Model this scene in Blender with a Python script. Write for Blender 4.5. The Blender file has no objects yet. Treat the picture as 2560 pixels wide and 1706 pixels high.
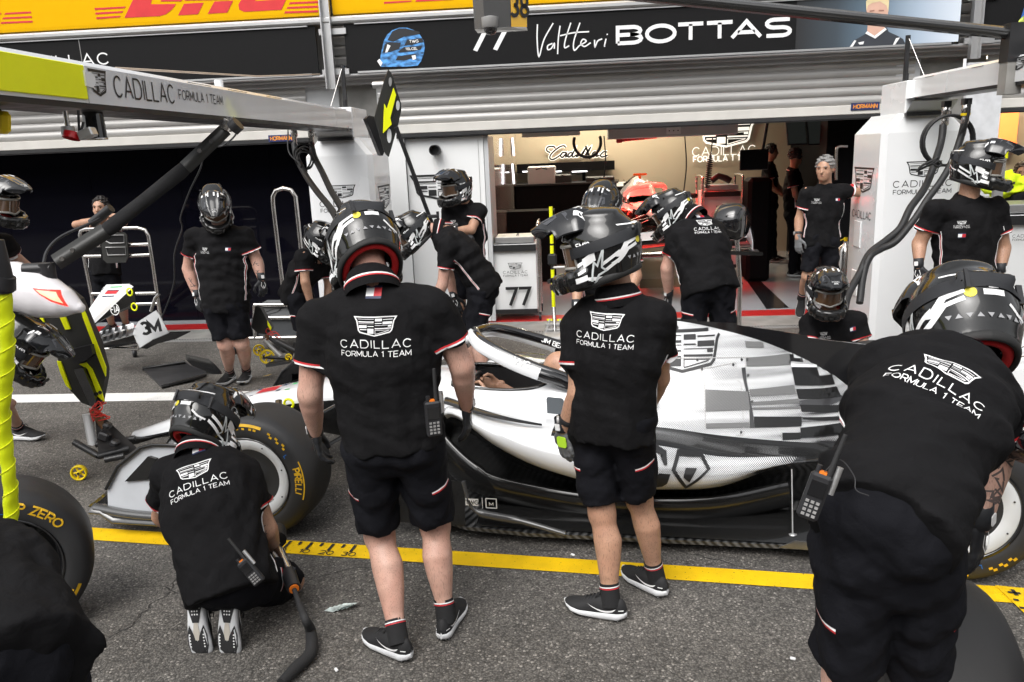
import bpy,bmesh,math,random
import numpy as np
from mathutils import Vector,Matrix
from mathutils.bvhtree import BVHTree

# ------------------------------------------------------------------ camera, light, exposure
SC = bpy.context.scene
COL = SC.collection
PW,PH = 2560.0,1706.0            # photograph size in its own pixels
CAM_F = 28.0 / 36.0 * PW           # 28 mm lens
CAM_H = 2.0
YAW,PITCH,ROLL = -0.0795,0.2331,-0.0406

_F = np.array([math.sin(YAW) * math.cos(PITCH),math.cos(YAW) * math.cos(PITCH),-math.sin(PITCH)])
_R = np.array([math.cos(YAW),-math.sin(YAW),0.0])
_U = np.cross(_R,_F)
CR = math.cos(ROLL) * _R + math.sin(ROLL) * _U
CU = -math.sin(ROLL) * _R + math.cos(ROLL) * _U
CF = _F
CC = np.array([0.0,0.0,CAM_H])

cam_d = bpy.data.cameras.new('camera')
cam_d.lens = 28.0
cam_d.sensor_width = 36.0
cam_d.clip_start = 0.05
cam_d.clip_end = 400
cam = bpy.data.objects.new('camera',cam_d)
COL.objects.link(cam)
M = Matrix.Identity(4)
for i in range(3):
 M[i][0],M[i][1],M[i][2],M[i][3] = CR[i],CU[i],-CF[i],CC[i]
cam.matrix_world = M
SC.camera = cam

SUN_EL,SUN_AZ = math.radians(52),math.radians(205)     # azimuth clockwise from +Y: behind the camera, a little left
world = bpy.data.worlds.new('World')
SC.world = world
world.use_nodes = True
wn = world.node_tree.nodes
bg = wn['Background']
sky = wn.new('ShaderNodeTexSky')
sky.sky_type = 'NISHITA'
sky.sun_disc = False
sky.sun_elevation = SUN_EL
sky.sun_rotation = SUN_AZ
sky.air_density = 1.0
sky.dust_density = 4.0
hs = wn.new('ShaderNodeHueSaturation')                    # overcast: the cloud deck greys the sky
hs.inputs['Saturation'].default_value = 0.12
world.node_tree.links.new(sky.outputs[0],hs.inputs['Color'])
world.node_tree.links.new(hs.outputs[0],bg.inputs[0])
bg.inputs[1].default_value = 0.15
sun_d = bpy.data.lights.new('sun','SUN')
sun_d.energy = 1.0
sun_d.angle = math.radians(45)
sun_d.color = (1.0,0.965,0.92)
sun = bpy.data.objects.new('sun',sun_d)
COL.objects.link(sun)
sdir = Vector((math.sin(SUN_AZ) * math.cos(SUN_EL),math.cos(SUN_AZ) * math.cos(SUN_EL),math.sin(SUN_EL)))
sun.rotation_euler = sdir.to_track_quat('Z','Y').to_euler()
SC.view_settings.view_transform = 'Standard'
SC.view_settings.look = 'None'
SC.view_settings.exposure = 0.8
SC.view_settings.gamma = 1.0
SC.view_settings.use_curve_mapping = False
SC.render.engine = 'CYCLES'
SC.cycles.use_denoising = True
SC.cycles.max_bounces = 6
SC.cycles.diffuse_bounces = 3
SC.cycles.glossy_bounces = 4
SC.cycles.caustics_reflective = False
SC.cycles.caustics_refractive = False

# ------------------------------------------------------------------ where a photographed point lies in the place
def ray(x,y):
 return CF + (x - PW / 2) / CAM_F * CR - (y - PH / 2) / CAM_F * CU
def on_plane(x,y,n,c):
 d = ray(x,y); n = np.asarray(n,float)
 return CC + d * ((c - n @ CC) / (n @ d))
def at(x,y,Y):
 return on_plane(x,y,(0,1,0),Y)
def gnd(x,y,z=0.0):
 return on_plane(x,y,(0,0,1),z)
def V(*a):
 return np.array(a,float)
def unit(v):
 v = np.asarray(v,float)
 return v / max(np.linalg.norm(v),1e-9)
def rotmat(axis,ang):
 return np.array(Matrix.Rotation(ang,3,Vector(axis)))

# ------------------------------------------------------------------ objects
def thing(name,label,cat,loc,group=None):
 o = bpy.data.objects.new(name,None)
 COL.objects.link(o)
 o.location = Vector([float(c) for c in loc])
 o.empty_display_size = 0.1
 o['label'] = label
 o['category'] = cat
 if group: o['group'] = group
 return o
def tag(o,label,cat,group=None):
 o['label'] = label; o['category'] = cat
 if group: o['group'] = group
 return o
def origin_of(p):
 v = Vector((0,0,0))
 while p is not None:
  v = v + p.location; p = p.parent
 return v
def make_mesh(name,v,f,mats,fm=None,smooth=False):
 me = bpy.data.meshes.new(name)
 v = np.asarray(v,np.float32).reshape(-1,3)
 lens = np.array([len(q) for q in f],np.int32)
 loops = np.fromiter((i for q in f for i in q),np.int32,int(lens.sum())) if not isinstance(f,np.ndarray) else f.astype(np.int32).ravel()
 me.vertices.add(len(v)); me.vertices.foreach_set('co',v.ravel())
 me.loops.add(len(loops)); me.loops.foreach_set('vertex_index',loops)
 me.polygons.add(len(lens))
 st = np.concatenate([[0],np.cumsum(lens)[:-1]]).astype(np.int32) if len(lens) else lens
 me.polygons.foreach_set('loop_start',st)
 me.polygons.foreach_set('loop_total',lens)
 for m in (mats if isinstance(mats,(list,tuple)) else [mats]):
  me.materials.append(m)
 if fm is not None:
  me.polygons.foreach_set('material_index',np.asarray(fm,np.int32))
 sm = smooth if isinstance(smooth,(list,np.ndarray)) else [bool(smooth)] * len(lens)
 me.polygons.foreach_set('use_smooth',np.asarray(sm,bool))
 me.update(calc_edges=True); me.validate()
 return me
def obj(name,v,f,mats,parent=None,fm=None,smooth=False,kind=None):
 """links one mesh object; v in world coordinates"""
 org = origin_of(parent)
 v = np.asarray(v,float).reshape(-1,3)
 if parent is None:
  org = Vector(((v[:,0].min() + v[:,0].max()) / 2,(v[:,1].min() + v[:,1].max()) / 2,v[:,2].min()))
 me = make_mesh(name,v - np.array(org),f,mats,fm,smooth)
 o = bpy.data.objects.new(name,me)
 COL.objects.link(o)
 if parent is None: o.location = org
 else: o.parent = parent
 if kind: o['kind'] = kind
 return o
def inst(name,me,parent,mat4):
 """an object sharing mesh data, placed by a world matrix"""
 o = bpy.data.objects.new(name,me); COL.objects.link(o)
 if name in ('side_print','peak_print','peak_vent','rear_vent','mouth_vent','side_flash','laces','outsole','star_print','back_print','strap_buckle'): o['kind'] = 'stuff'   # small print and relief too fine to take apart
 m = Matrix(np.asarray(mat4,float).tolist())
 if parent is not None:
  o.parent = parent
  pm = Matrix.Identity(4); p = parent
  chain = []
  while p is not None: chain.append(p.matrix_basis.copy()); p = p.parent
  for c in reversed(chain): pm = pm @ c
  m = pm.inverted() @ m
 o.matrix_basis = m
 return o
def frame4(o,x,y,z):
 m = np.eye(4); m[:3,0] = x; m[:3,1] = y; m[:3,2] = z; m[:3,3] = o
 return m
def basis(fwd,up):
 y = unit(fwd); x = unit(np.cross(y,up)); z = np.cross(x,y)
 return x,y,z

class MB:
 """collects shapes into one mesh"""
 def __init__(s): s.v = []; s.f = []; s.m = []; s.s = []
 def add(s,v,f,m=0,smooth=False):
  n = len(s.v); s.v.extend([list(map(float,p)) for p in v])
  s.f.extend([tuple(n + i for i in q) for q in f]); s.m.extend([m] * len(f)); s.s.extend([smooth] * len(f))
  return s
 def box(s,c,size,R=None,m=0,bev=0.0):
  c = np.asarray(c,float); h = np.asarray(size,float) / 2
  R = np.eye(3) if R is None else np.asarray(R,float)
  b = min(bev,h.min() * 0.9)
  if b <= 0:
   P = [(x,y,z) for x in (-1,1) for y in (-1,1) for z in (-1,1)]
   v = [c + R @ (np.array(p) * h) for p in P]
   F = [(0,1,3,2),(4,6,7,5),(0,4,5,1),(2,3,7,6),(0,2,6,4),(1,5,7,3)]
   return s.add(v,F,m)
  v = []; idx = {}
  for sx in (-1,1):
   for sy in (-1,1):
    for sz in (-1,1):
     for a in range(3):
      p = np.array([sx,sy,sz]) * (h - b); p[a] += np.array([sx,sy,sz])[a] * b
      idx[(sx,sy,sz,a)] = len(v); v.append(p)
  F = []
  for a in range(3):
   o1,o2 = [i for i in range(3) if i != a]
   for sg in (-1,1):
    q = []
    for u,w in ((-1,-1),(1,-1),(1,1),(-1,1)):
     t = [0,0,0]; t[a] = sg; t[o1] = u; t[o2] = w; q.append(idx[(*t,a)])
    F.append(q)
   for u in (-1,1):
    for w in (-1,1):
     t1 = [0,0,0]; t1[o1] = u; t1[o2] = w; t2 = list(t1); t1[a] = -1; t2[a] = 1
     F.append([idx[(*t1,o1)],idx[(*t2,o1)],idx[(*t2,o2)],idx[(*t1,o2)]])
  for sx in (-1,1):
   for sy in (-1,1):
    for sz in (-1,1): F.append([idx[(sx,sy,sz,a)] for a in range(3)])
  G = []
  for q in F:
   P = [v[i] for i in q]; n = np.cross(P[1] - P[0],P[2] - P[0])
   G.append(q if n @ (sum(P) / len(P)) > 0 else q[::-1])
  return s.add([c + R @ p for p in v],G,m)
 def quad(s,a,b,c,d,m=0): return s.add([a,b,c,d],[(0,1,2,3)],m)
 def poly(s,P,m=0): return s.add(P,[tuple(range(len(P)))],m)
 def grid(s,rows,m=0,smooth=True,closed=False,flip=False):
  """rows: list of equal-length point rows"""
  n = len(rows[0]); v = [p for r in rows for p in r]; F = []
  for i in range(len(rows) - 1):
   for j in range(n if closed else n - 1):
    k = (j + 1) % n; q = (i * n + j,i * n + k,(i + 1) * n + k,(i + 1) * n + j)
    F.append(q[::-1] if flip else q)
  return s.add(v,F,m,smooth)
 def loft(s,rings,m=0,smooth=True,caps=True,flip=False):
  s.grid(rings,m,smooth,True,flip)
  if caps:
   a,b = list(rings[0]),list(rings[-1])
   s.poly(a if flip else a[::-1],m); s.poly(b[::-1] if flip else b,m)
  return s
 def tube(s,pts,r,n=10,m=0,caps=True,closed=False,flat=None,ref=None):
  """round tube along points; r number or list; flat = (rx, ry) factors with ref = direction of rx"""
  P = [np.asarray(p,float) for p in pts]; N = len(P)
  rr = r if isinstance(r,(list,tuple,np.ndarray)) else [r] * N
  T = []
  for i in range(N):
   a = P[(i - 1) % N] if (closed or i) else P[i]; b = P[(i + 1) % N] if (closed or i < N - 1) else P[i]
   T.append(unit(b - a))
  u = np.asarray(ref,float) if ref is not None else (V(0,0,1) if abs(T[0][2]) < 0.9 else V(1,0,0))
  rings = []
  for i in range(N):
   if ref is not None: u = np.asarray(ref,float)
   u = unit(u - T[i] * (u @ T[i])); w = np.cross(T[i],u)
   fx,fy = flat if flat else (1,1)
   rings.append([P[i] + rr[i] * (math.cos(t) * u * fx + math.sin(t) * w * fy) for t in np.linspace(0,2 * math.pi,n,endpoint=False)])
  if closed: rings.append(rings[0])
  return s.loft(rings,m,True,caps and not closed)
 def cyl(s,a,b,r,n=20,m=0,r2=None,caps=True):
  s_ = s.s; k = len(s.f)
  a = np.asarray(a,float); b = np.asarray(b,float)
  return s.tube([a,b],[r,r if r2 is None else r2],n,m,caps)
 def lathe(s,prof,o,ax,n=32,m=0,smooth=True,a0=0,a1=2 * math.pi,ref=None):
  """prof: list of (radius, height along ax)"""
  ax = unit(ax); u = np.asarray(ref,float) if ref is not None else (V(0,0,1) if abs(ax[2]) < 0.9 else V(1,0,0))
  u = unit(u - ax * (u @ ax)); w = np.cross(ax,u); o = np.asarray(o,float)
  full = abs(a1 - a0) > 6.28
  rows = [[o + ax * h + r * (math.cos(t) * u + math.sin(t) * w) for t in np.linspace(a0,a1,n,endpoint=not full)] for r,h in prof]
  return s.grid(rows,m,smooth,full)
 def prism(s,poly,o,x,y,depth,m=0,bev=0.0,smooth=False):
  """extrudes a 2-D polygon (counter-clockwise in x,y) by depth along -(x cross y), front face at o"""
  o = np.asarray(o,float); x = np.asarray(x,float); y = np.asarray(y,float); n = unit(np.cross(x,y))
  A = [o + x * p[0] + y * p[1] for p in poly]; B = [a - n * depth for a in A]; k = len(A)
  s.poly(A,m); s.poly(B[::-1],m)
  for i in range(k):
   j = (i + 1) % k; s.add([A[i],B[i],B[j],A[j]],[(0,1,2,3)],m,smooth)
  return s
 def build(s,name,mats,parent=None,kind=None):
  return obj(name,s.v,s.f,mats,parent,s.m,s.s,kind)
 def mesh(s,name,mats):
  return make_mesh(name,s.v,s.f,mats,s.m,s.s)
def bez(P,n=16):
 """smooth curve through the points (Catmull-Rom)"""
 P = [np.asarray(p,float) for p in P]
 Q = [2 * P[0] - P[1]] + P + [2 * P[-1] - P[-2]]; out = []
 for i in range(1,len(Q) - 2):
  for t in np.linspace(0,1,n,endpoint=False):
   a,b,c,d = Q[i - 1],Q[i],Q[i + 1],Q[i + 2]
   out.append(0.5 * (2 * b + (c - a) * t + (2 * a - 5 * b + 4 * c - d) * t * t + (3 * b - 3 * c + d - a) * t ** 3))
 out.append(P[-1]); return out
def rrect(w,h,r,n=4,cx=0,cy=0):
 o = []
 for sx,sy,a in ((1,1,0),(-1,1,90),(-1,-1,180),(1,-1,270)):
  for k in range(n + 1):
   t = math.radians(a + 90 * k / n); o.append((cx + sx * (w / 2 - r) + r * math.cos(t),cy + sy * (h / 2 - r) + r * math.sin(t)))
 return o

# ------------------------------------------------------------------ materials
def srgb(h):
 c = [int(h[i:i + 2],16) / 255 for i in (0,2,4)]
 return tuple(x / 12.92 if x <= 0.04045 else ((x + 0.055) / 1.055) ** 2.4 for x in c)
MATS = {}
def mat(name,col,rough=0.5,metal=0.0,var=0.06,scale=8.0,bump=0.0,bscale=60.0,coat=0.0,spec=0.5,emit=None,est=0.0,sheen=0.0,rvar=0.0,stretch=None,aniso=None,dist=0.002):
 m = bpy.data.materials.new(name); MATS[name] = m; m.use_nodes = True
 nt = m.node_tree; b = nt.nodes['Principled BSDF']; L = nt.links.new
 b.inputs['Roughness'].default_value = rough; b.inputs['Metallic'].default_value = metal
 b.inputs['Coat Weight'].default_value = coat; b.inputs['Coat Roughness'].default_value = 0.05
 b.inputs['Specular IOR Level'].default_value = spec
 if sheen: b.inputs['Sheen Weight'].default_value = sheen; b.inputs['Sheen Roughness'].default_value = 0.5
 tc = nt.nodes.new('ShaderNodeTexCoord'); src = tc.outputs['Object']
 if stretch:
  mp = nt.nodes.new('ShaderNodeMapping'); mp.inputs['Scale'].default_value = stretch; L(src,mp.inputs[0]); src = mp.outputs[0]
 nz = nt.nodes.new('ShaderNodeTexNoise'); nz.inputs['Scale'].default_value = scale; nz.inputs['Detail'].default_value = 5
 L(src,nz.inputs['Vector'])
 mr = nt.nodes.new('ShaderNodeMapRange'); mr.inputs[1].default_value = 0.3; mr.inputs[2].default_value = 0.7
 mr.inputs[3].default_value = 1 - var; mr.inputs[4].default_value = 1 + var; L(nz.outputs[0],mr.inputs[0])
 mx = nt.nodes.new('ShaderNodeVectorMath'); mx.operation = 'SCALE'; mx.inputs[0].default_value = col[:3]; L(mr.outputs[0],mx.inputs['Scale'])
 L(mx.outputs[0],b.inputs['Base Color'])
 if rvar:
  r2 = nt.nodes.new('ShaderNodeMapRange'); r2.inputs[1].default_value = 0.3; r2.inputs[2].default_value = 0.7
  r2.inputs[3].default_value = max(0.02,rough - rvar); r2.inputs[4].default_value = min(1,rough + rvar); L(nz.outputs[0],r2.inputs[0]); L(r2.outputs[0],b.inputs['Roughness'])
 if bump:
  n2 = nt.nodes.new('ShaderNodeTexNoise'); n2.inputs['Scale'].default_value = bscale; n2.inputs['Detail'].default_value = 3; L(src,n2.inputs['Vector'])
  bp = nt.nodes.new('ShaderNodeBump'); bp.inputs['Strength'].default_value = bump; bp.inputs['Distance'].default_value = dist
  L(n2.outputs[0],bp.inputs['Height']); L(bp.outputs[0],b.inputs['Normal'])
 if emit:
  b.inputs['Emission Color'].default_value = (*emit[:3],1); b.inputs['Emission Strength'].default_value = est
 return m
def carbon(name,base=0.02,hi=0.05,scale=160.0,rough=0.25,ang=0.785,coat=.6,spec=.5):
 """woven carbon: fine diagonal twill"""
 m = mat(name,(base,base,base * 1.05),rough,coat=coat,var=0.05,spec=spec); nt = m.node_tree; b = nt.nodes['Principled BSDF']; L = nt.links.new
 tc = nt.nodes.new('ShaderNodeTexCoord'); mp = nt.nodes.new('ShaderNodeMapping'); mp.inputs['Rotation'].default_value = (0.3,ang,0.4); L(tc.outputs['Object'],mp.inputs[0])
 w = nt.nodes.new('ShaderNodeTexWave'); w.inputs['Scale'].default_value = scale; w.inputs['Distortion'].default_value = 0.4; L(mp.outputs[0],w.inputs['Vector'])
 mr = nt.nodes.new('ShaderNodeMapRange'); mr.inputs[3].default_value = base * 0.6; mr.inputs[4].default_value = hi; L(w.outputs['Fac'],mr.inputs[0])
 L(mr.outputs[0],b.inputs['Base Color'])
 return m
WHITE = mat('white_paint',(0.80,0.81,0.82),0.25,var=0.02,scale=2,coat=0.3,rvar=0.05)
PANEL = mat('white_panel',(0.78,0.79,0.79),0.35,var=0.025,scale=1.5,rvar=0.08)
BLACK = mat('black_print',(0.012,0.012,0.013),0.5,var=0.1)
WPRINT = mat('white_print',(0.82,0.82,0.82),0.55,var=0.03,bump=0.1,bscale=300)
REDP = mat('red_print',(0.55,0.03,0.04),0.5)
NAVY = mat('navy_print',(0.02,0.03,0.08),0.5)
BLKMETAL = mat('black_metal',(0.015,0.015,0.016),0.4,var=0.15,rvar=0.1)
BLKPLAST = mat('black_plastic',(0.018,0.018,0.02),0.45,bump=0.15,bscale=200)
RUBBER = mat('rubber',(0.02,0.02,0.021),0.75,var=0.2,bump=0.2,bscale=120)
STEEL = mat('polished_steel',(0.62,0.60,0.58),0.22,metal=1.0,var=0.05,rvar=0.06)
ALU = mat('aluminium',(0.55,0.55,0.55),0.42,metal=0.9,var=0.05)
GREYMETAL = mat('grey_metal',(0.36,0.355,0.35),0.45,metal=0.3,var=0.08,scale=4)
CARBON = carbon('carbon_weave')
CARBON_FINE = carbon('carbon_fine',0.018,0.034,420,0.16)
NEON = mat('fluorescent_yellow',(0.90,0.94,0.0),0.5,var=0.03)
YEL = mat('yellow_plastic',(0.82,0.60,0.0),0.4)
ORANGE = mat('orange_plastic',(0.8,0.2,0.02),0.4)
GLOSSBLK = mat('gloss_black',(0.01,0.01,0.011),0.08,coat=0.8,var=0.1)

# ------------------------------------------------------------------ lettering and marks, drawn as strokes
def _arc(cx,cy,rx,ry,a0,a1,n=10):
 return [(cx + rx * math.cos(math.radians(a)),cy + ry * math.sin(math.radians(a))) for a in np.linspace(a0,a1,n)]
GL = {  # width, strokes (unit height)
 'A': (1.0,[[(0,0),(.5,1),(1,0)],[(.2,.32),(.8,.32)]]),
 'B': (.85,[[(0,0),(0,1),(.55,1)] + _arc(.55,.76,.27,.24,80,-80,7) + [(.5,.52),(.06,.52)],[(.45,.52)] + _arc(.55,.26,.3,.26,80,-80,7) + [(.5,0),(0,0)]]),
 'C': (1.0,[_arc(.5,.5,.5,.5,40,320,16)]),
 'D': (1.0,[[(0,0),(0,1),(.5,1)] + _arc(.5,.5,.5,.5,85,-85,12) + [(.5,0),(0,0)]]),
 'E': (.8,[[(.8,1),(0,1),(0,0),(.8,0)],[(0,.5),(.7,.5)]]),
 'F': (.75,[[(.75,1),(0,1),(0,0)],[(0,.5),(.65,.5)]]),
 'G': (1.0,[_arc(.5,.5,.5,.5,40,350,16) + [(1,.45),(.6,.45)]]),
 'H': (.9,[[(0,0),(0,1)],[(.9,0),(.9,1)],[(0,.5),(.9,.5)]]),
 'I': (.06,[[(.03,0),(.03,1)]]),
 'J': (.6,[[(.6,1),(.6,.3)] + _arc(.3,.3,.3,.3,0,-170,8)]),
 'K': (.85,[[(0,0),(0,1)],[(.8,1),(.05,.45)],[(.3,.62),(.85,0)]]),
 'L': (.75,[[(0,1),(0,0),(.75,0)]]),
 'M': (1.05,[[(0,0),(0,1),(.525,.25),(1.05,1),(1.05,0)]]),
 'N': (.9,[[(0,0),(0,1),(.9,0),(.9,1)]]),
 'O': (1.1,[_arc(.55,.5,.55,.5,90,450,22)]),
 'P': (.8,[[(0,0),(0,1),(.5,1)] + _arc(.5,.72,.3,.28,85,-85,8) + [(.5,.44),(0,.44)]]),
 'R': (.85,[[(0,0),(0,1),(.52,1)] + _arc(.52,.72,.3,.28,85,-85,8) + [(.52,.44),(0,.44)],[(.5,.44),(.85,0)]]),
 'S': (.85,[[(.82,1),(.28,1)] + _arc(.28,.755,.26,.245,95,265,8) + [(.56,.51)] + _arc(.57,.255,.27,.255,85,-85,8) + [(.02,0)]]),
 'T': (.9,[[(0,1),(.9,1)],[(.45,1),(.45,0)]]),
 'U': (.9,[[(0,1),(0,.4)] + _arc(.45,.4,.45,.4,190,350,12) + [(.9,.4),(.9,1)]]),
 'V': (.9,[[(0,1),(.45,0),(.9,1)]]),
 'W': (1.2,[[(0,1),(.3,0),(.6,.9),(.9,0),(1.2,1)]]),
 'X': (.85,[[(0,0),(.85,1)],[(0,1),(.85,0)]]),
 'Y': (.85,[[(0,1),(.42,.5),(.85,1)],[(.42,.5),(.42,0)]]),
 'Z': (.8,[[(0,1),(.8,1),(0,0),(.8,0)]]),
 '0': (.8,[_arc(.4,.5,.4,.5,90,450,18)]),
 '1': (.3,[[(0,.8),(.28,1),(.28,0)]]),
 '2': (.75,[_arc(.37,.68,.36,.32,160,-40,10) + [(0,0),(.75,0)]]),
 '3': (.7,[_arc(.33,.75,.33,.25,150,-90,9),_arc(.33,.26,.36,.26,90,-150,9)]),
 '6': (.7,[_arc(.35,.3,.35,.3,90,450,14),[(.0,.3),(.1,.7),(.55,1)]]),
 '7': (.75,[[(0,1),(.75,1),(.28,0)]]),
 '8': (.7,[_arc(.35,.75,.3,.25,90,450,14),_arc(.35,.25,.35,.25,90,450,14)]),
 '9': (.7,[_arc(.35,.7,.35,.3,90,450,14),[(.7,.7),(.6,.3),(.15,0)]]),
 '#': (.7,[[(.2,0),(.3,1)],[(.5,0),(.6,1)],[(0,.35),(.75,.35)],[(0,.68),(.75,.68)]]),
 ' ': (.45,[]),
}
def stroke(pts,w,seg=0.03,close=False):
 """a line of width w as a strip of quads (2-D), mitred, cut into short pieces so that it drapes"""
 P = [np.array(p,float) for p in pts]
 P = [p for i,p in enumerate(P) if i == 0 or np.linalg.norm(p - P[i - 1]) > 1e-6]
 Q = [P[0]]
 for a,b in zip(P,P[1:]):
  n = max(1,int(math.ceil(np.linalg.norm(b - a) / seg)))
  for i in range(1,n + 1): Q.append(a + (b - a) * i / n)
 L,R = [],[]
 N = len(Q)
 for i in range(N):
  a = Q[i - 1] if i else (Q[-2] if close else None); c = Q[i + 1] if i < N - 1 else (Q[1] if close else None)
  d1 = unit(Q[i] - a) if a is not None else None; d2 = unit(c - Q[i]) if c is not None else None
  if d1 is None: d1 = d2
  if d2 is None: d2 = d1
  n1 = np.array([-d1[1],d1[0]]); n2 = np.array([-d2[1],d2[0]]); m = unit(n1 + n2) if np.linalg.norm(n1 + n2) > .05 else n1
  k = w / 2 / max(0.45,m @ n1)
  L.append(Q[i] + m * k); R.append(Q[i] - m * k)
 return [[R[i],R[i + 1],L[i + 1],L[i]] for i in range(N - 1)]
def text2d(s,h,weight=0.12,sx=1.15,gap=0.22,shear=0.0,seg=None,center=True):
 """quads spelling s at height h; returns list of 2-D quads"""
 out = []; x = 0.0
 for ch in s:
  w,st = GL[ch]
  for pl in st:
   q = [((x + px * sx),py) for px,py in pl]
   for quad in stroke(q,weight,0.34): out.append(quad)
  x += w * sx + gap
 x -= gap
 c = x / 2 if center else 0
 return [[np.array([(p[0] - c + shear * (p[1] - .5)) * h,(p[1] - .5) * h]) for p in q] for q in out]
def text_width(s,h,sx=1.15,gap=0.22):
 return h * (sum(GL[c][0] * sx + gap for c in s) - gap)
def fit2d(s,h,W,weight=.12,g=.28,**k):
 """lettering stretched to the width W"""
 sx = W / h / (sum(GL[c][0] for c in s) + g * (len(s) - 1))
 return text2d(s,h,weight,sx,g * sx,**k)
def move(Q,dx=0,dy=0,s=1.0,rot=0.0):
 c,n = math.cos(rot),math.sin(rot)
 return [[np.array([(p[0] * c - p[1] * n) * s + dx,(p[0] * n + p[1] * c) * s + dy]) for p in q] for q in Q]
def rect2d(x0,y0,x1,y1,nx=1,ny=1):
 o = []
 for i in range(nx):
  for j in range(ny):
   a,b = x0 + (x1 - x0) * i / nx,x0 + (x1 - x0) * (i + 1) / nx; c,d = y0 + (y1 - y0) * j / ny,y0 + (y1 - y0) * (j + 1) / ny
   o.append([np.array((a,c)),np.array((b,c)),np.array((b,d)),np.array((a,d))])
 return o
def crest2d(w,outline=0.03):
 """wide shield of chequered bars, width w, centred; height about 0.42 w"""
 o = []
 out = [(-.5,.2),(.5,.2),(.44,.10),(.395,-.12),(.355,-.165),(0,-.245),(-.355,-.165),(-.395,-.12),(-.44,.10),(-.5,.2)]
 o += stroke(out,outline,0.09,True)
 def half(sg,blocks):
  for x0,y0,x1,y1 in blocks:
   a,b = (x0,x1) if sg > 0 else (-x1,-x0)
   o.extend(rect2d(a,y0,b,y1,max(1,int((b - a) / .09)),1))
 half(1,[(.015,.10,.17,.16),(.19,.125,.415,.142),(.015,.04,.17,.058),(.19,.025,.405,.085),
   (.015,-.005,.39,.004),(.31,-.04,.385,-.005),(.015,-.085,.38,-.06),(.015,-.118,.35,-.108),(.015,-.2,.028,-.118)])
 half(-1,[(.015,.145,.42,.155),(.015,.07,.40,.098),(.015,.04,.40,.048),(.19,-.06,.39,0.005),(.015,-.03,.17,-.012),
   (.19,-.11,.36,-.09),(.015,-.19,.17,-.075)])
 for q in stroke([(.02,-.205),(.33,-.125)],.014,.1): o.append(q)
 return [[np.array(p) * w for p in q] for q in o]
def flag2d(w):
 """small two-colour flag patch between two bars: returns (white, red, navy) quads"""
 h = w * .5
 return (rect2d(-w / 2,-h / 2,0,h / 2,2,2),rect2d(0,-h / 2,w / 2,h / 2,2,2),
   rect2d(-w / 2,h / 2,w / 2,h * .8,3,1) + rect2d(-w / 2,-h * .8,w / 2,-h / 2,3,1))
def logo2d(w,crest=True):
 """crest, team name and line below, name width w"""
 o = []
 th = w * .108; t2 = w * .075
 o += fit2d('CADILLAC',th,w,.125,.36)
 o += move(fit2d('FORMULA 1 TEAM',t2,w * .985,.14,.26),0,-th * .5 - w * .048 - t2 * .5)
 if crest: o += move(crest2d(w * .58),0,th * .5 + w * .205)
 return o
def flat(name,Q,o,x,y,m,parent,off=0.002,kind='stuff'):
 """prints 2-D quads on a plane through o"""
 o = np.asarray(o,float); x = np.asarray(x,float); y = np.asarray(y,float); n = unit(np.cross(x,y))
 v = []; f = []
 for q in Q:
  k = len(v); P = [o + x * p[0] + y * p[1] + n * off for p in q]
  v += P; f.append(tuple(range(k,k + len(q))))
 return obj(name,v,f,m,parent,kind=kind)
def drape_vf(Q,o,x,y,bvh,off=0.002,reach=0.35,maxdev=None):
 o = np.asarray(o,float); x = unit(x); y = np.asarray(y,float); y = unit(y - x * (x @ y)); n = np.cross(x,y)
 v = []; f = []
 d = Vector(-n)
 for q in Q:
  P = []
  for p in q:
   s = o + x * p[0] + y * p[1] + n * reach
   h = bvh.ray_cast(Vector(s),d,reach * 2)
   if h[0] is None: P = None; break
   nn = np.array(h[1])
   if nn @ n < 0: nn = -nn
   P.append(np.array(h[0]) + nn * off)
  if P is None: continue
  if maxdev:
   t = [float((p - o) @ n) for p in P]
   if max(t) - min(t) > maxdev: continue
  k = len(v); v += P; f.append(tuple(range(k,k + len(P))))
 return v,f
def drape(name,Q,o,x,y,m,bvh,parent,off=0.002,reach=0.35,maxdev=None):
 """prints 2-D quads on a surface, thrown along -(x cross y) from o"""
 v,f = drape_vf(Q,o,x,y,bvh,off,reach,maxdev)
 if not f: return None
 return obj(name,v,f,m,parent,kind='stuff')
def bvh_of(o):
 me = o.data; n = len(me.vertices); c = np.zeros(n * 3,np.float32); me.vertices.foreach_get('co',c)
 c = c.reshape(-1,3) + np.array(origin_of(o),np.float32)
 return BVHTree.FromPolygons([Vector(p) for p in c.tolist()],[tuple(p.vertices) for p in me.polygons])

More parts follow.
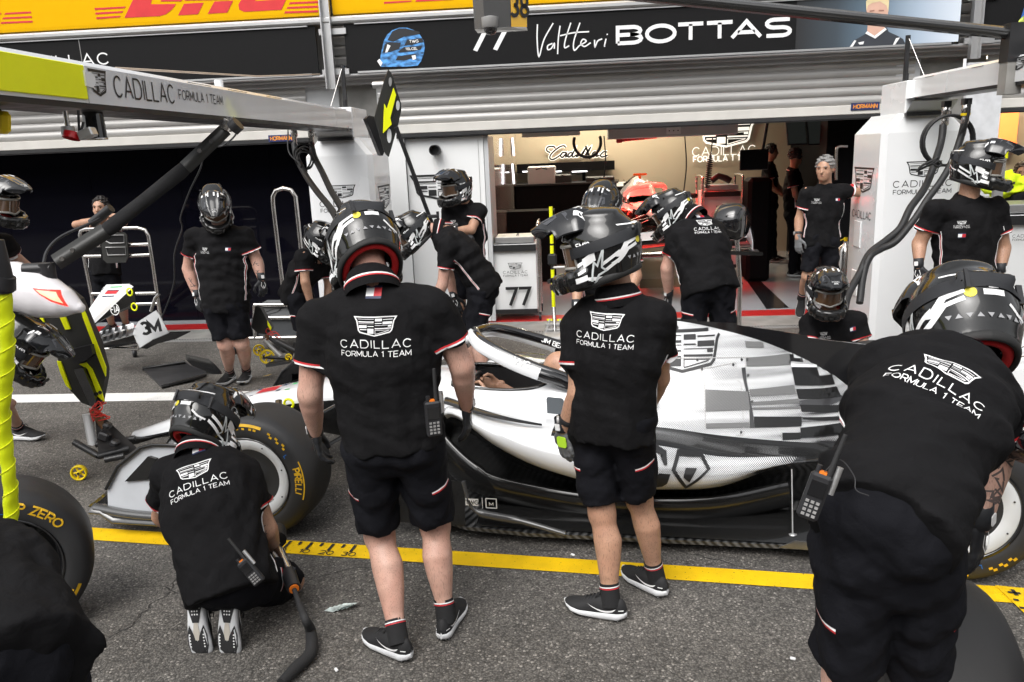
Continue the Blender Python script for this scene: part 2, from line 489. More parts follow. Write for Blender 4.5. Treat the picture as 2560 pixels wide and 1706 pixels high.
# ------------------------------------------------------------------ ground
def asphalt():
 m = bpy.data.materials.new('asphalt'); m.use_nodes = True; nt = m.node_tree; b = nt.nodes['Principled BSDF']; L = nt.links.new
 N = nt.nodes.new
 tc = N('ShaderNodeTexCoord'); P = tc.outputs['Object']
 def noise(s,d=4,r=.6):
  n = N('ShaderNodeTexNoise'); n.inputs['Scale'].default_value = s; n.inputs['Detail'].default_value = d; n.inputs['Roughness'].default_value = r; L(P,n.inputs['Vector']); return n.outputs[0]
 def rng(x,a,c,o0,o1):
  r = N('ShaderNodeMapRange'); r.inputs[1].default_value = a; r.inputs[2].default_value = c; r.inputs[3].default_value = o0; r.inputs[4].default_value = o1; L(x,r.inputs[0]); return r.outputs[0]
 def math_(op,a,c):
  q = N('ShaderNodeMath'); q.operation = op
  for i,x in enumerate((a,c)):
   if isinstance(x,(int,float)): q.inputs[i].default_value = x
   else: L(x,q.inputs[i])
  return q.outputs[0]
 v = N('ShaderNodeTexVoronoi'); v.inputs['Scale'].default_value = 110; L(P,v.inputs['Vector'])
 sep = N('ShaderNodeSeparateColor'); L(v.outputs['Color'],sep.inputs[0])
 stone = rng(sep.outputs[0],0,1,.68,1.28)
 spark = rng(sep.outputs[1],.93,.97,0,.16)
 gap = rng(v.outputs['Distance'],.25,.75,1.15,.45)
 base = math_('MULTIPLY',math_('MULTIPLY',stone,gap),rng(noise(.9,7),.3,.7,.66,1.25))
 base = math_('MULTIPLY',base,rng(noise(14,3),.3,.7,.82,1.18))
 base = math_('ADD',math_('MULTIPLY',base,.125),spark)
 vc = N('ShaderNodeTexVoronoi'); vc.feature = 'DISTANCE_TO_EDGE'; vc.inputs['Scale'].default_value = .55
 wv = N('ShaderNodeVectorMath'); wv.operation = 'ADD'; L(P,wv.inputs[0])
 nn = N('ShaderNodeTexNoise'); nn.inputs['Scale'].default_value = 5; L(P,nn.inputs['Vector'])
 sc = N('ShaderNodeVectorMath'); sc.operation = 'SCALE'; sc.inputs['Scale'].default_value = .22; L(nn.outputs['Color'],sc.inputs[0]); L(sc.outputs[0],wv.inputs[1]); L(wv.outputs[0],vc.inputs['Vector'])
 crack = math_('MULTIPLY',rng(vc.outputs[0],.0,.004,1,0),rng(noise(.7,2),.52,.58,0,.7))
 base = math_('MULTIPLY',base,math_('SUBTRACT',1.0,crack))
 cb = N('ShaderNodeCombineColor'); L(math_('MULTIPLY',base,1.08),cb.inputs[0]); L(base,cb.inputs[1]); L(math_('MULTIPLY',base,.90),cb.inputs[2])
 L(cb.outputs[0],b.inputs['Base Color'])
 L(rng(noise(3,4),.3,.7,.62,.88),b.inputs['Roughness'])
 bp = N('ShaderNodeBump'); bp.inputs['Strength'].default_value = .7; bp.inputs['Distance'].default_value = .004
 L(math_('SUBTRACT',math_('ADD',gap,sep.outputs[2]),math_('MULTIPLY',crack,4)),bp.inputs['Height']); L(bp.outputs[0],b.inputs['Normal'])
 return m
ASPHALT = asphalt()
def worn(name,col):
 """road paint, worn through to the asphalt in specks along its edges"""
 m = mat(name,col,.6,var=.12,scale=6,bump=.5,bscale=150,dist=.003); nt = m.node_tree; L = nt.links.new
 out = nt.nodes['Material Output']; b = nt.nodes['Principled BSDF']
 tr = nt.nodes.new('ShaderNodeBsdfTransparent'); mx = nt.nodes.new('ShaderNodeMixShader')
 tc = nt.nodes.new('ShaderNodeTexCoord'); n = nt.nodes.new('ShaderNodeTexNoise'); n.inputs['Scale'].default_value = 75; n.inputs['Detail'].default_value = 4; L(tc.outputs['Object'],n.inputs['Vector'])
 r = nt.nodes.new('ShaderNodeMapRange'); r.inputs[1].default_value = .30; r.inputs[2].default_value = .34; L(n.outputs[0],r.inputs[0])
 L(r.outputs[0],mx.inputs[0]); L(tr.outputs[0],mx.inputs[1]); L(b.outputs[0],mx.inputs[2]); L(mx.outputs[0],out.inputs[0])
 return m
PAINT_Y = worn('yellow_road_paint',(.80,.50,.0)); PAINT_W = worn('white_road_paint',(.72,.72,.70)); PAINT_K = mat('black_road_paint',(.02,.02,.02),.7)
CONC = mat('concrete',(.25,.245,.23),.8,var=.2,scale=5,bump=.3,bscale=90)
FLOOR = mat('garage_floor_grey',(.42,.43,.45),.12,var=.05,scale=2,coat=.4)
FLOORK = mat('garage_floor_black',(.02,.02,.022),.15,coat=.3)
FLOORR = mat('garage_floor_red',(.45,.02,.02),.3,var=.1)
Z0 = 0.0
b = MB(); b.quad((-60,-40,0),(60,-40,0),(60,8.72,0),(-60,8.72,0)); b.build('pit_lane_asphalt',ASPHALT,kind='structure')
b = MB(); b.quad((-60,8.86,0),(60,8.86,0),(60,9.40,0),(-60,9.40,0)); b.build('concrete_apron',CONC,kind='structure')
b = MB(); b.quad((-60,9.40,0),(60,9.40,0),(60,9.74,0),(-60,9.74,0)); b.build('red_threshold_strip',FLOORR,kind='structure')
b = MB(); b.quad((-60,9.74,0),(60,9.74,0),(60,24,0),(-60,24,0)); b.build('garage_floor',FLOOR,kind='structure')
# drain along the apron, its bars built
b = MB(); b.quad((-60,8.72,-.05),(60,8.72,-.05),(60,8.86,-.05),(-60,8.86,-.05))
b.quad((-60,8.72,-.05),(-60,8.72,0),(60,8.72,0),(60,8.72,-.05)); b.quad((60,8.86,-.05),(60,8.86,0),(-60,8.86,0),(-60,8.86,-.05))
gr = b.build('drain_channel',BLKMETAL,kind='structure')
b = MB()
for i in range(420): b.box((-7 + i * .033,8.79,-.008),(.014,.14,.012))
b.box((0,8.755,-.006),(14,.012,.014)); b.box((0,8.825,-.006),(14,.012,.014))
gb = b.build('drain_bar',GREYMETAL,gr,kind='stuff')
# painted lines: the pit-box line turns a little towards the camera on the right
ya,yb = gnd(203,1319),gnd(1997,1435.5); yd = unit(yb - ya); yn = V(-yd[1],yd[0],0)
def strip(name,pts,m,z=.004):
 b = MB(); b.poly([V(p[0],p[1],z) for p in pts],m=0); return b.build(name,m,kind='structure')
w = .135
p0 = ya + yd * .04
strip('yellow_pit_box_line',[p0 - yn * w - yd * .05,p0 + yd * 9 - yn * w,p0 + yd * 9,p0],PAINT_Y)
b = MB()   # stop-mark ruler on the line, at the front wheel
k0 = gnd(688,1385)
def ruler(o,d,n,cnt,side=1):
 Q = []
 for i in range(cnt):
  L = .075 if i % 2 == 0 else .035
  Q += [[o + d * (i * .062) - n * a + d * c for a,c in ((.012,-.008),(.012,.008),(.012 + L,.008),(.012 + L,-.008))]]
 return Q
s0 = p0 + yd * ((gnd(712,1372) - p0) @ yd)
for q in ruler(s0,yd,yn,7): b.poly([V(p[0],p[1],.008) for p in q][::-1])
b.build('ruler_marks',PAINT_K,kind='structure')
for i,t in enumerate(('0','10','20','30')):
 c = s0 + yd * (i * .124 + .0) - yn * .108
 flat('ruler_numeral',text2d(t,.036,.16,1.2),(c[0],c[1],.006),yd,yn,PAINT_K,None,.002,kind='structure')
# the box corner at the right
c0 = gnd(2487,1467); e1 = unit(gnd(2560,1475) - c0); e2 = unit(gnd(2545,1545) - c0)
b = MB(); P = [c0 + e1 * .0,c0 + e1 * .9,c0 + e1 * .9 + e2 * .1,c0 + e1 * .16 + e2 * .13,c0 + e1 * .22 + e2 * .34,c0 + e2 * .38 + e1 * .06]
b.poly([V(p[0],p[1],.008) for p in P][::-1]); b.build('yellow_pit_box_corner',PAINT_Y,kind='structure')
b = MB()
for i in range(5):
 for a in (0,1):
  o = c0 + (e1 if a else e2) * (.05 + i * .062) + (e2 if a else e1) * .03; d = (e2 if a else e1); q = (e1 if a else e2)
  P = [o,o + d * (.05 if i % 2 == 0 else .02),o + d * (.05 if i % 2 == 0 else .02) + q * .015,o + q * .015]
  P = [V(p[0],p[1],.012) for p in P]
  if np.cross(P[1] - P[0],P[2] - P[0])[2] < 0: P = P[::-1]
  b.poly(P)
b.build('corner_ruler_marks',PAINT_K,kind='structure')
wa = gnd(48,988); wb = gnd(453,982); wd = unit(wb - wa); wn_ = V(-wd[1],wd[0],0)
ww = np.linalg.norm(gnd(250,985) - gnd(250,1002))
strip('white_fast_lane_line',[wa - wd * 6 - wn_ * ww,wa + wd * 14 - wn_ * ww,wa + wd * 14,wa - wd * 6],PAINT_W)
# black bands laid across the garage floor
def band(P,m=FLOORK): strip('garage_floor_band',P,m)
band([gnd(1848,676),gnd(1872,676),gnd(1972,770),gnd(1916,773)])
band([gnd(1540,630),gnd(1565,630),gnd(1590,772),gnd(1490,772)])
band([gnd(1600,700),gnd(1850,690),gnd(1858,712),gnd(1600,722)])

# ------------------------------------------------------------------ garage building
FY = 9.35
GREYCLAD = mat('grey_cladding',(.33,.325,.32),.42,metal=.35,var=.05,scale=3,rvar=.08)
SLAT = mat('door_slat',(.44,.43,.415),.4,metal=.25,var=.04,scale=3,rvar=.06)
RAILM = mat('door_rail',(.62,.60,.56),.45,var=.05,scale=5)
BEIGE = mat('garage_wall_beige',(.42,.37,.28),.3,var=.04,scale=1.5)
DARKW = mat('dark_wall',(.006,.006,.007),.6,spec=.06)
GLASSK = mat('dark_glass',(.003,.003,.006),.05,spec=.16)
CEIL = mat('garage_ceiling',(.06,.06,.06),.7)
GREYP = mat('grey_panel',(.52,.53,.54),.4,var=.05,scale=3)
bld = thing('garage_building','long grey pit garage building with metal cladding above three open bays','building',(0,9.5,0))
b = MB(); b.box((0,9.66,4.15),(40,.3,2.5)); b.build('wall',GREYCLAD,bld)
for x0,x1 in ((-3.02,-1.98),(3.72,4.50)):
 b = MB(); b.box(((x0 + x1) / 2,9.56,1.45),(x1 - x0,.34,2.9)); b.build('pillar',CONC,bld)
for x0,x1,y,z0,z1,m in ((-3.02,-2.62,9.37,2.3,2.83,GREYP),(-2.18,-1.9,9.37,0,2.83,PANEL),(3.55,3.8,9.36,2.2,2.8,GREYP)):
 b = MB(); b.box(((x0 + x1) / 2,y,(z0 + z1) / 2),(x1 - x0,.03,z1 - z0)); b.build('pillar_panel',m,bld)
pa,pb_ = at(2413,222,8.9),at(2492,350,8.9)
b = MB(); b.box(((pa[0] + pb_[0]) / 2,8.9,1.35),(pb_[0] - pa[0],.04,2.7)); b.build('pillar_panel',mat('scuffed_panel',(.55,.56,.58),.5,var=.12,scale=9),bld)
# horizontal ribs of the cladding show between the banners
ribs = MB().lathe([(.0,0),(.0,1)],(0,0,0),(1,0,0),3)
def rib_mesh(L):
 b = MB(); pr = [(0,-.055),(-.022,-.05),(-.03,-.03),(-.03,.03),(-.022,.05),(0,.055)]
 rows = [[V(x,p[0],p[1]) for p in pr] for x in (-L / 2,L / 2)]
 b.grid(rows,0,False,flip=True); return b.mesh('rib',GREYCLAD)
for x0,x1 in ((-2.80,-2.36),(4.02,4.32)):
 rm = rib_mesh(x1 - x0)
 for i in range(9): inst('cladding_rib',rm,bld,frame4(((x0 + x1) / 2,9.505,2.86 + i * .112),V(1,0,0),V(0,1,0),V(0,0,1)))
for X,zb,dx in ((-2.594,2.70,-.0),(4.20,2.70,0)):
 b = MB(); b.box((X - .05,9.02,3.6),(.012,.07,1.7)); b.box((X,9.05,3.6),(.09,.012,1.7)); b.box((X + .045,9.02,3.62),(.010,.05,1.74))
 b.box((X + .05,9.06,2.93),(.30,.02,.06)); b.box((X + .05,9.06,3.35),(.30,.02,.06))
 b.build('bracket_post',ALU,bld)
# header box over the doors: soffit, guide rail, dark shadow gap
b = MB(); b.box((0,9.24,2.88),(30,.20,.05)); b.box((0,9.30,2.83),(30,.12,.05)); b.build('door_header',GREYMETAL,bld)
b = MB(); b.box((0,9.10,2.895),(30,.05,.03),bev=.008); b.build('header_trim',ALU,bld)
b = MB(); b.box((0,9.07,3.465),(30,.08,.07),bev=.02); b.build('cornice_strip',ALU,bld)
# inside of the bays
b = MB(); b.quad((-12,15.2,-.1),(12,15.2,-.1),(12,15.2,3.4),(-12,15.2,3.4)); b.build('back_wall',BEIGE,bld)
b = MB(); b.quad((-12,9.82,3.3),(-12,15.2,3.3),(12,15.2,3.3),(12,9.82,3.3)); b.build('ceiling',CEIL,bld)
LWX = -0.99
GLOSSW = mat('glossy_side_wall',(.30,.27,.25),.08,coat=.6,var=.04)
b = MB(); b.box((LWX - .03,12.6,1.6),(.06,5.2,3.2)); b.build('side_wall',GLOSSW,bld)
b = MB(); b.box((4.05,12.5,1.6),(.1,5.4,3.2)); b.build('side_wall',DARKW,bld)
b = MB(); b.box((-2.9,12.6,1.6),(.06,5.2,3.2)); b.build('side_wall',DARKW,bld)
# dark glass closing the left bay
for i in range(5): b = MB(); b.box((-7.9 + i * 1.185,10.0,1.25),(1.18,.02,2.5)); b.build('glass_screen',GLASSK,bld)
b = MB(); b.box((4.2,12,1.5),(.06,4,3)); b.build('side_wall',BEIGE,bld)
b = MB(); b.box((7.2,11.2,1.3),(5.8,.05,2.6)); b.build('inner_wall',BEIGE,bld)

def roller_door(x0,x1,label):
 t = thing('roller_door',label,'roller door',((x0 + x1) / 2,FY,2.2),'roller doors of the pit garages')
 L = x1 - x0; pitch = .0975
 b = MB(); pr = []
 for k in range(9):
  a = k / 8; pr.append((-.016 * math.sin(math.pi * min(1,a * 1.02)) - .004 * (a > .04) * (a < .96),a * (pitch - .006)))
 b.grid([[V(x,p[0],p[1]) for p in pr] for x in (-L / 2,L / 2)],0,True,flip=True)
 b.box((0,.006,-.003),(L,.004,.012),m=0)
 sm = b.mesh('slat',SLAT)
 for i in range(6): inst('slat',sm,t,frame4(((x0 + x1) / 2,FY,2.352 + i * pitch),V(1,0,0),V(0,1,0),V(0,0,1)))
 b = MB(); b.box(((x0 + x1) / 2,FY - .012,2.30),(L,.04,.10),bev=.006); b.build('bottom_rail',RAILM,t)
 b = MB(); b.box(((x0 + x1) / 2,FY - .005,2.225),(L,.05,.05),bev=.01); b.box(((x0 + x1) / 2,FY - .012,2.203),(L,.02,.012)); b.build('rubber_seal',RUBBER,t)
 return t
PLB = mat('maker_plate_blue',(.015,.03,.12),.4); PLO = mat('maker_plate_orange',(.75,.28,.05),.5)
def plate(t,cx,cy):
 c = at(cx,cy,FY - .04)
 b = MB(); b.box(c,(.30,.008,.075)); b.build('maker_plate',PLB,t)
 flat('maker_name',fit2d('HORMANN',.040,.25,.26,.3),c + V(0,-.005,0),V(1,0,0),V(0,0,1),PLO,t,.002)
dl = roller_door(-8.6,-3.0,'raised grey roller door over the dark left garage bay'); plate(dl,703,346)
dm = roller_door(-1.98,3.74,'raised grey roller door over the lit middle garage bay'); plate(dm,2163,266)
roller_door(4.48,9.0,'raised grey roller door over the right garage bay by the frame edge')

# ------------------------------------------------------------------ signs on the facade
YELB = mat('yellow_sign_board',(.86,.47,.005),.16,var=.02,coat=.5); REDB = mat('red_sign_letters',(.68,.045,.05),.4)
def fascia(x0,x1,label):
 t = thing('advertising_board',label,'sign board',((x0 + x1) / 2,9.1,3.5),'yellow advertising boards along the facade')
 b = MB(); pr = [(9.16,3.50),(9.11,3.505),(9.085,3.525),(9.08,3.56),(9.06,3.85),(9.03,4.4),(9.03,4.7),(9.3,4.7)]
 b.grid([[V(x,*p) for p in pr] for x in (x0,x1)],0,False,flip=True);
 b.build('panel',YELB,t); return t
def face_y(z): return 9.08 + (z - 3.56) * (-.02 / .29)
def on_board(t,name,Qpix):
 """prints polygons given in photograph pixels on the sloped face of the board"""
 n = unit((0,.29,.02)); c = n @ V(0,9.08 - .003,3.56)
 b = MB()
 for q in Qpix: b.poly([on_plane(x,y,n,c) for x,y in q][::-1])
 return b.build(name,REDB,t)
fl = fascia(-9.0,-2.66,'yellow sign board with cropped red letters above the left bay')
st = []
for k in range(3):
 st.append([(236 + k * 2 ,20.5 + k * 11.5),(314 - k * 6,16.5 + k * 11.5),(311 - k * 6,20.8 + k * 11.5),(237 + k * 2,25.5 + k * 11.5)])
 st.append([(14 - k * 5,32.5 + k * 11.5),(77 + k * 2,29 + k * 11.5),(78 + k * 2,33.5 + k * 11.5),(10 - k * 5,37 + k * 11.5)])
 st.append([(-20,34 + k * 11.5),(4 - k * 4,33 + k * 11.5),(1 - k * 4,37.5 + k * 11.5),(-20,39 + k * 11.5)])
 st.append([(725 - k * 6,6 + k * 11.5),(795,3 + k * 11.5),(795,8 + k * 11.5),(722 - k * 6,11 + k * 11.5)])
for q_ in st: on_board(fl,'stripe',[q_])
for q_ in ([(311,45),(333,-2),(380,-2),(377,11),(440,10.5),(430,24),(415,36),(398,41)],[(401,4),(405,-3),(456,-3),(453,4)],[(445,39),(460,10),(509,7),(495,36)],[(519,35),(536,4),(583,2),(568,32)],[(461,2),(464,-3),(575,-3),(570,0)],
  [(596,12),(604,-2),(640,-2),(637,3),(716,-2),(703,25),(610,30),(598,24)]):
 on_board(fl,'letter',[q_])
fm_ = fascia(-2.53,4.08,'yellow sign board above the name banner, mostly out of frame')
on_board(fm_,'stripe',[[(960,5),(1030,1.5),(1027,5),(960,10)]]); on_board(fm_,'letter',[[(1038,5),(1042,-3),(1135,-3),(1134,0)]])
fascia(4.25,10.0,'yellow sign board above the right bay, mostly out of frame')

BANN = mat('banner_black',(.008,.008,.0085),.6,var=.08,scale=40,spec=.15)
def banner(x0,x1,label):
 t = thing('banner',label,'banner',((x0 + x1) / 2,9.08,2.9),'long black banners above the garage bays')
 b = MB(); b.box(((x0 + x1) / 2,9.085,3.165),(x1 - x0,.02,.515)); b.build('panel',BANN,t)
 b = MB(); b.box(((x0 + x1) / 2 + .02,9.072,2.917),(x1 - x0 - .2,.03,.02)); b.box(((x0 + x1) / 2 + .02,9.072,3.418),(x1 - x0 - .2,.03,.012)); b.build('frame_strip',ALU,t)
 return t
BY = 9.073
def on_banner(t,name,Q,cx,cy,h,m,x=V(1,0,0),y=V(0,0,1)):
 return flat(name,Q,at(cx,cy,BY),x,y,m,t,.002)
bl = banner(-9.2,-2.74,'black banner with white team lettering above the left bay')
on_banner(bl,'lettering',fit2d('CADILLAC',.115,1.22,.13,.36),143,153,.1,WPRINT)
b = MB(); a0 = at(196,96,BY); b.box((a0[0],BY + .002,3.165),(.006,.008,.515)); b.build('seam',GREYMETAL,bl)
bc = banner(-2.42,4.055,'black banner with white driver name, number and printed portrait')
# portrait area: a pale blue print fading from the black
def fade_mat():
 m = mat('portrait_backdrop',(.3,.4,.5),.5); nt = m.node_tree; b = nt.nodes['Principled BSDF']; L = nt.links.new
 tc = nt.nodes.new('ShaderNodeTexCoord'); sp = nt.nodes.new('ShaderNodeSeparateXYZ'); L(tc.outputs['Generated'],sp.inputs[0])
 cr = nt.nodes.new('ShaderNodeValToRGB'); e = cr.color_ramp.elements
 e[0].color = (.014,.014,.015,1); e[1].position = 1; e[1].color = (.62,.68,.76,1)
 for p,c in ((.25,(.04,.055,.07,1)),(.5,(.11,.17,.23,1)),(.75,(.36,.44,.54,1))):
  n = e.new(p); n.color = c
 L(sp.outputs['X'],cr.inputs[0]); L(cr.outputs[0],b.inputs['Base Color']); return m
c1,c2 = at(1990,70,BY),at(2398,70,BY)
b = MB(); b.quad((c1[0],BY - .003,2.93),(c2[0],BY - .003,2.93),(c2[0],BY - .003,3.41),(c1[0],BY - .003,3.41)); b.build('printed_backdrop',fade_mat(),bc)
SKINP = mat('printed_skin',(.62,.38,.29),.6); HAIRP = mat('printed_fair_hair',(.70,.58,.34),.6); SUITP = mat('printed_suit',(.03,.035,.045),.6)
def print_poly(t,name,polys,m,off):
 b = MB()
 for q in polys: b.poly([at(x,y,BY - off) for x,y in q][::-1])
 return b.build(name,m,t)
print_poly(bc,'printed_suit',[[(2124,118),(2133,103),(2150,93),(2166,84),(2172,76),(2216,68),(2222,80),(2244,90),(2258,98),(2263,110)]],SUITP,.006)
print_poly(bc,'printed_face',[[(2168,78),(2169,62),(2168,40),(2166,22),(2168,4),(2180,-6),(2205,-8),(2219,4),(2221,26),(2219,44),(2214,58),(2212,72),(2196,88),(2180,90)]],SKINP,.008)
print_poly(bc,'printed_hair',[[(2166,28),(2165,4),(2178,-12),(2210,-12),(2223,2),(2221,30),(2216,14),(2200,4),(2180,8),(2170,14)]],HAIRP,.010)
print_poly(bc,'printed_detail',[[(2174,27),(2186,25),(2186,28),(2174,30)],[(2197,25),(2210,25),(2210,28),(2197,28)],[(2184,56),(2202,55),(2200,59),(2186,59)],[(2190,46),(2196,46),(2195,48),(2191,48)]],mat('printed_shade',(.30,.15,.11),.6),.011)
print_poly(bc,'printed_trim',[[(2163,84),(2168,78),(2186,90),(2213,70),(2217,74),(2188,97)],[(2240,96),(2250,94),(2238,112),(2232,113)],[(2124,118),(2136,101),(2141,102),(2132,117)],[(2145,107),(2160,104),(2158,111),(2149,112)]],WPRINT,.012)
# the name
for ch,xa_,xb_ in zip('BOTTAS',(1540,1613,1691,1763,1826,1911),(1607,1691,1762,1835,1906,1980)):
 yc_ = 88 - (xa_ - 1540) * .0505; l_,r_ = at(xa_,yc_,BY),at(xb_,yc_,BY)
 flat('letter',text2d(ch,.158,.25,(r_[0] - l_[0] - .035) / .158 / GL[ch][0],0),(l_ + r_) / 2,V(1,0,0),V(0,0,1),WPRINT,bc,.003,None)
for x_ in (1200,1250): on_banner(bc,'digit',text2d('7',.30,.17,.75,.0,shear=.25),x_,90 - (x_ - 1200) * .05,.2,WPRINT)
def script(pix,w,t,m,name='handwriting',off=.003):
 b = MB(); o = at(1280,90,BY)
 for pl in pix:
  pts = [np.array([(at(x,y,BY) - o)[0],(at(x,y,BY) - o)[2]]) for x,y in pl]
  pts = [p[[0,2]] if len(p) == 3 else p for p in [np.array([q_[0],0,q_[1]]) for q_ in bez([V(p[0],p[1],0) for p in pts],5)]] if False else [p[:2] for p in bez([V(p[0],p[1],0) for p in pts],5)]
  for q in stroke(pts,w): b.poly([o + V(p[0],-off,p[1]) for p in q])
 return b.build(name,m,t)
def W_(x,y): return (830 + x / 2.613,y / 2.613)
script([[W_(1342,160),W_(1340,260),W_(1352,370),W_(1385,260),W_(1445,152)],
  [W_(1440,285),W_(1410,300),W_(1410,325),W_(1432,318),W_(1452,285),W_(1452,320)],
  [W_(1490,170),W_(1478,260),W_(1474,355)],
  [W_(1560,150),W_(1525,260),W_(1520,312),W_(1550,300)],[W_(1620,150),W_(1580,270),W_(1583,330),W_(1615,300)],
  [W_(1490,235),W_(1580,215),W_(1680,208)],
  [W_(1615,300),W_(1660,272),W_(1640,258),W_(1625,285),W_(1650,305),W_(1690,280)],
  [W_(1715,262),W_(1718,308),W_(1735,270),W_(1765,255)],[W_(1790,255),W_(1780,300),W_(1785,302)],[W_(1797,222),W_(1799,230)]],.014,bc,WPRINT)
# printed blue helmet
HB = mat('printed_helmet_blue',(.06,.22,.50),.5,var=.9,scale=14,stretch=(1,1,2.2)); HD = mat('printed_helmet_dark',(.012,.014,.018),.5); HG = mat('printed_helmet_grey',(.25,.27,.30),.5,var=.5,scale=30)
def HX(x,y): return (830 + x / 2.613,y / 2.613)
print_poly(bc,'printed_helmet',[[HX(*p) for p in ((320,438),(312,405),(322,340),(338,270),(360,228),(395,198),(440,182),(490,182),(535,198),(572,225),(598,265),(606,310),(600,350),(582,400),(560,430),(480,437))]],HB,.004)
print_poly(bc,'printed_visor',[[HX(*p) for p in ((330,345),(345,290),(372,275),(450,280),(440,320),(385,340))],[HX(*p) for p in ((395,205),(440,186),(480,186),(575,210),(570,225),(470,240),(400,275),(362,262))],[HX(*p) for p in ((470,300),(490,262),(590,250),(598,275),(560,285),(480,300))],
 [HX(*p) for p in ((430,340),(470,308),(590,300),(580,325),(530,336),(440,345))],[HX(*p) for p in ((415,395),(430,368),(550,352),(530,380),(480,395))]],HD,.006)
print_poly(bc,'printed_trim',[[HX(*p) for p in ((347,345),(362,290),(382,300),(362,342))],[HX(*p) for p in ((295,400),(310,385),(330,410),(318,436))],[HX(*p) for p in ((520,365),(545,360),(550,385),(528,395))]],WPRINT,.008)
on_banner(bc,'printed_lettering',text2d('TWG',.026,.2,1.1),1035,104,.2,WPRINT).location.y -= .008
on_banner(bc,'printed_lettering',text2d('TELCEL',.022,.24,1.0,.2),1029,122.5,.2,WPRINT).location.y -= .008
br = banner(4.27,10.0,'black banner with a yellow and blue printed helmet cut by the frame edge')
print_poly(br,'printed_helmet',[[(2538,74),(2547,52),(2566,30),(2590,30),(2590,80),(2552,80)]],mat('printed_helmet_yellow',(.55,.65,.12),.5,var=.6,scale=25),.004)
print_poly(br,'printed_trim',[[(2552,46),(2560,20),(2590,10),(2590,28),(2566,34)]],mat('printed_blue',(.03,.12,.4),.5),.006)

# ------------------------------------------------------------------ white towers with the gantry booms
def tower(x0,x1,yf,yb_,label,side):
 cx = (x0 + x1) / 2; t = thing('equipment_tower',label,'tower',(cx,(yf + yb_) / 2,0),'white pit equipment towers')
 w = x1 - x0; b = MB(); ch = .05
 def ring(z,ix=0,iy=0):
  return [V(x0 + ix + ch,yf + iy,z),V(x1 - ix - ch,yf + iy,z),V(x1 - ix,yf + iy + ch,z),V(x1 - ix,yb_,z),V(x0 + ix,yb_,z),V(x0 + ix,yf + iy + ch,z)]
 b.loft([ring(.03),ring(2.03)],0,False,True)
 b.loft([ring(2.03),ring(2.17,w * .17,.02),ring(2.20,w * .2,.02)],0,False,True)
 b.build('body',WHITE,t)
 b = MB(); b.box((cx,(yf + yb_) / 2,.015),(w - .06,yb_ - yf - .06,.03)); b.build('plinth',BLKMETAL,t)
 # head box that carries the boom
 b = MB(); hx0,hx1 = cx - w * .26,cx + w * .26
 b.box((cx,yf + .30,2.34),(hx1 - hx0,.6,.30),bev=.008)
 b.build('head_box',WHITE,t)
 b = MB(); b.poly([V(hx0,yf + .004,2.185),V(hx1,yf + .004,2.185),V(hx1,yf - .16,2.30),V(hx0,yf - .16,2.30)]); b.poly([V(hx0,yf - .16,2.33),V(hx1,yf - .16,2.33),V(hx1,yf,2.33),V(hx0,yf,2.33)])
 b.build('hood',GREYP,t)
 b = MB(); b.box((cx,yf - .02,2.19),(hx1 - hx0,.05,.03)); b.build('hood_edge',BLKMETAL,t)
 c = V(cx + .01,yf,1.56)
 flat('logo',logo2d(w * .70),c,V(1,0,0),V(0,0,1),BLACK,t,.002)
 # big mark on the flank facing the bay
 xs = x1 if side > 0 else x0
 flat('flank_mark',move(crest2d(.52,.035),0,0),V(xs,(yf + yb_) / 2 + .05,1.60),V(0,side,0),V(0,0,1),BLACK,t,.002)
 flat('flank_mark',fit2d('CADILLAC',.07,.52,.13),V(xs,(yf + yb_) / 2 + .05,1.25),V(0,side,0),V(0,0,1),BLACK,t,.002)
 for i in range(2):
  b = MB(); b.box((cx + side * .0 + (w / 2 + .004) * side,yb_ - .25,.55 + i * .5),(.012,.18,.26),bev=.004); b.build('access_hatch',PANEL,t)
 # mast and cable
 b = MB(); m0 = V(cx - .02 + side * .02,yf + .45,2.48); b.box(m0 + V(0,0,.22),(.035,.035,.46)); b.tube([m0 + V(.0,-.03,.1),m0 + V(.0,-.03,-.02)],.02); b.build('mast',BLKMETAL,t)
 b = MB(); b.tube([m0 + V(0,0,.44),m0 + V(-.1 * side,-.25,.0)],.004,6); b.build('stay_wire',STEEL,t)
 return t
tl = tower(-2.64,-1.96,8.0,8.75,'white tower with team crest at the left end of the middle bay',1)
tr = tower(2.90,3.66,7.85,8.6,'white tower with team crest at the right end of the middle bay',-1)

def boom(x0,x1,y0,y1,z0,z1,label,face):
 """gantry boom running out over the pit box; face = +1 when its +X side faces the camera"""
 t = thing('gantry_boom',label,'gantry',((x0 + x1) / 2,y1,z0),'white gantry booms over the pit boxes')
 cx = (x0 + x1) / 2; w = x1 - x0
 b = MB(); cut = 3.56 if face > 0 else 7.3
 segs = [(y0,cut - .004),(cut + .004,7.45),(7.458,y1)] if face > 0 else [(y0,7.20),(7.208,y1)]
 for a,c in segs:
  pr = [(x0,z0),(x1,z0),(x1,z1 - .02),(x1 - .02,z1),(x0 + .02,z1),(x0,z1 - .02)]
  b.loft([[V(p[0],a,p[1]) for p in pr],[V(p[0],c,p[1]) for p in pr]],0,False,True,flip=True)
 b.build('beam',mat('boom_paint',(.72,.73,.75) if face > 0 else (.74,.75,.76),.15,var=.04,scale=2.5,coat=.6,rvar=.05),t)
 b = MB(); b.box((cx,(y0 + y1) / 2,z0 - .012),(w - .02,y1 - y0 - .02,.024)); b.build('underside',BLKMETAL,t)
 return t
BX = -2.13
gl = boom(BX - .30,BX,.6,8.02,2.285,2.465,'grey white gantry boom with yellow panel running in from the left',1)
b = MB(); b.box((BX + .004,2.08,2.372),(.012,2.93,.145),bev=.003); b.build('yellow_panel',NEON,gl)
X_ = V(0,1,0)
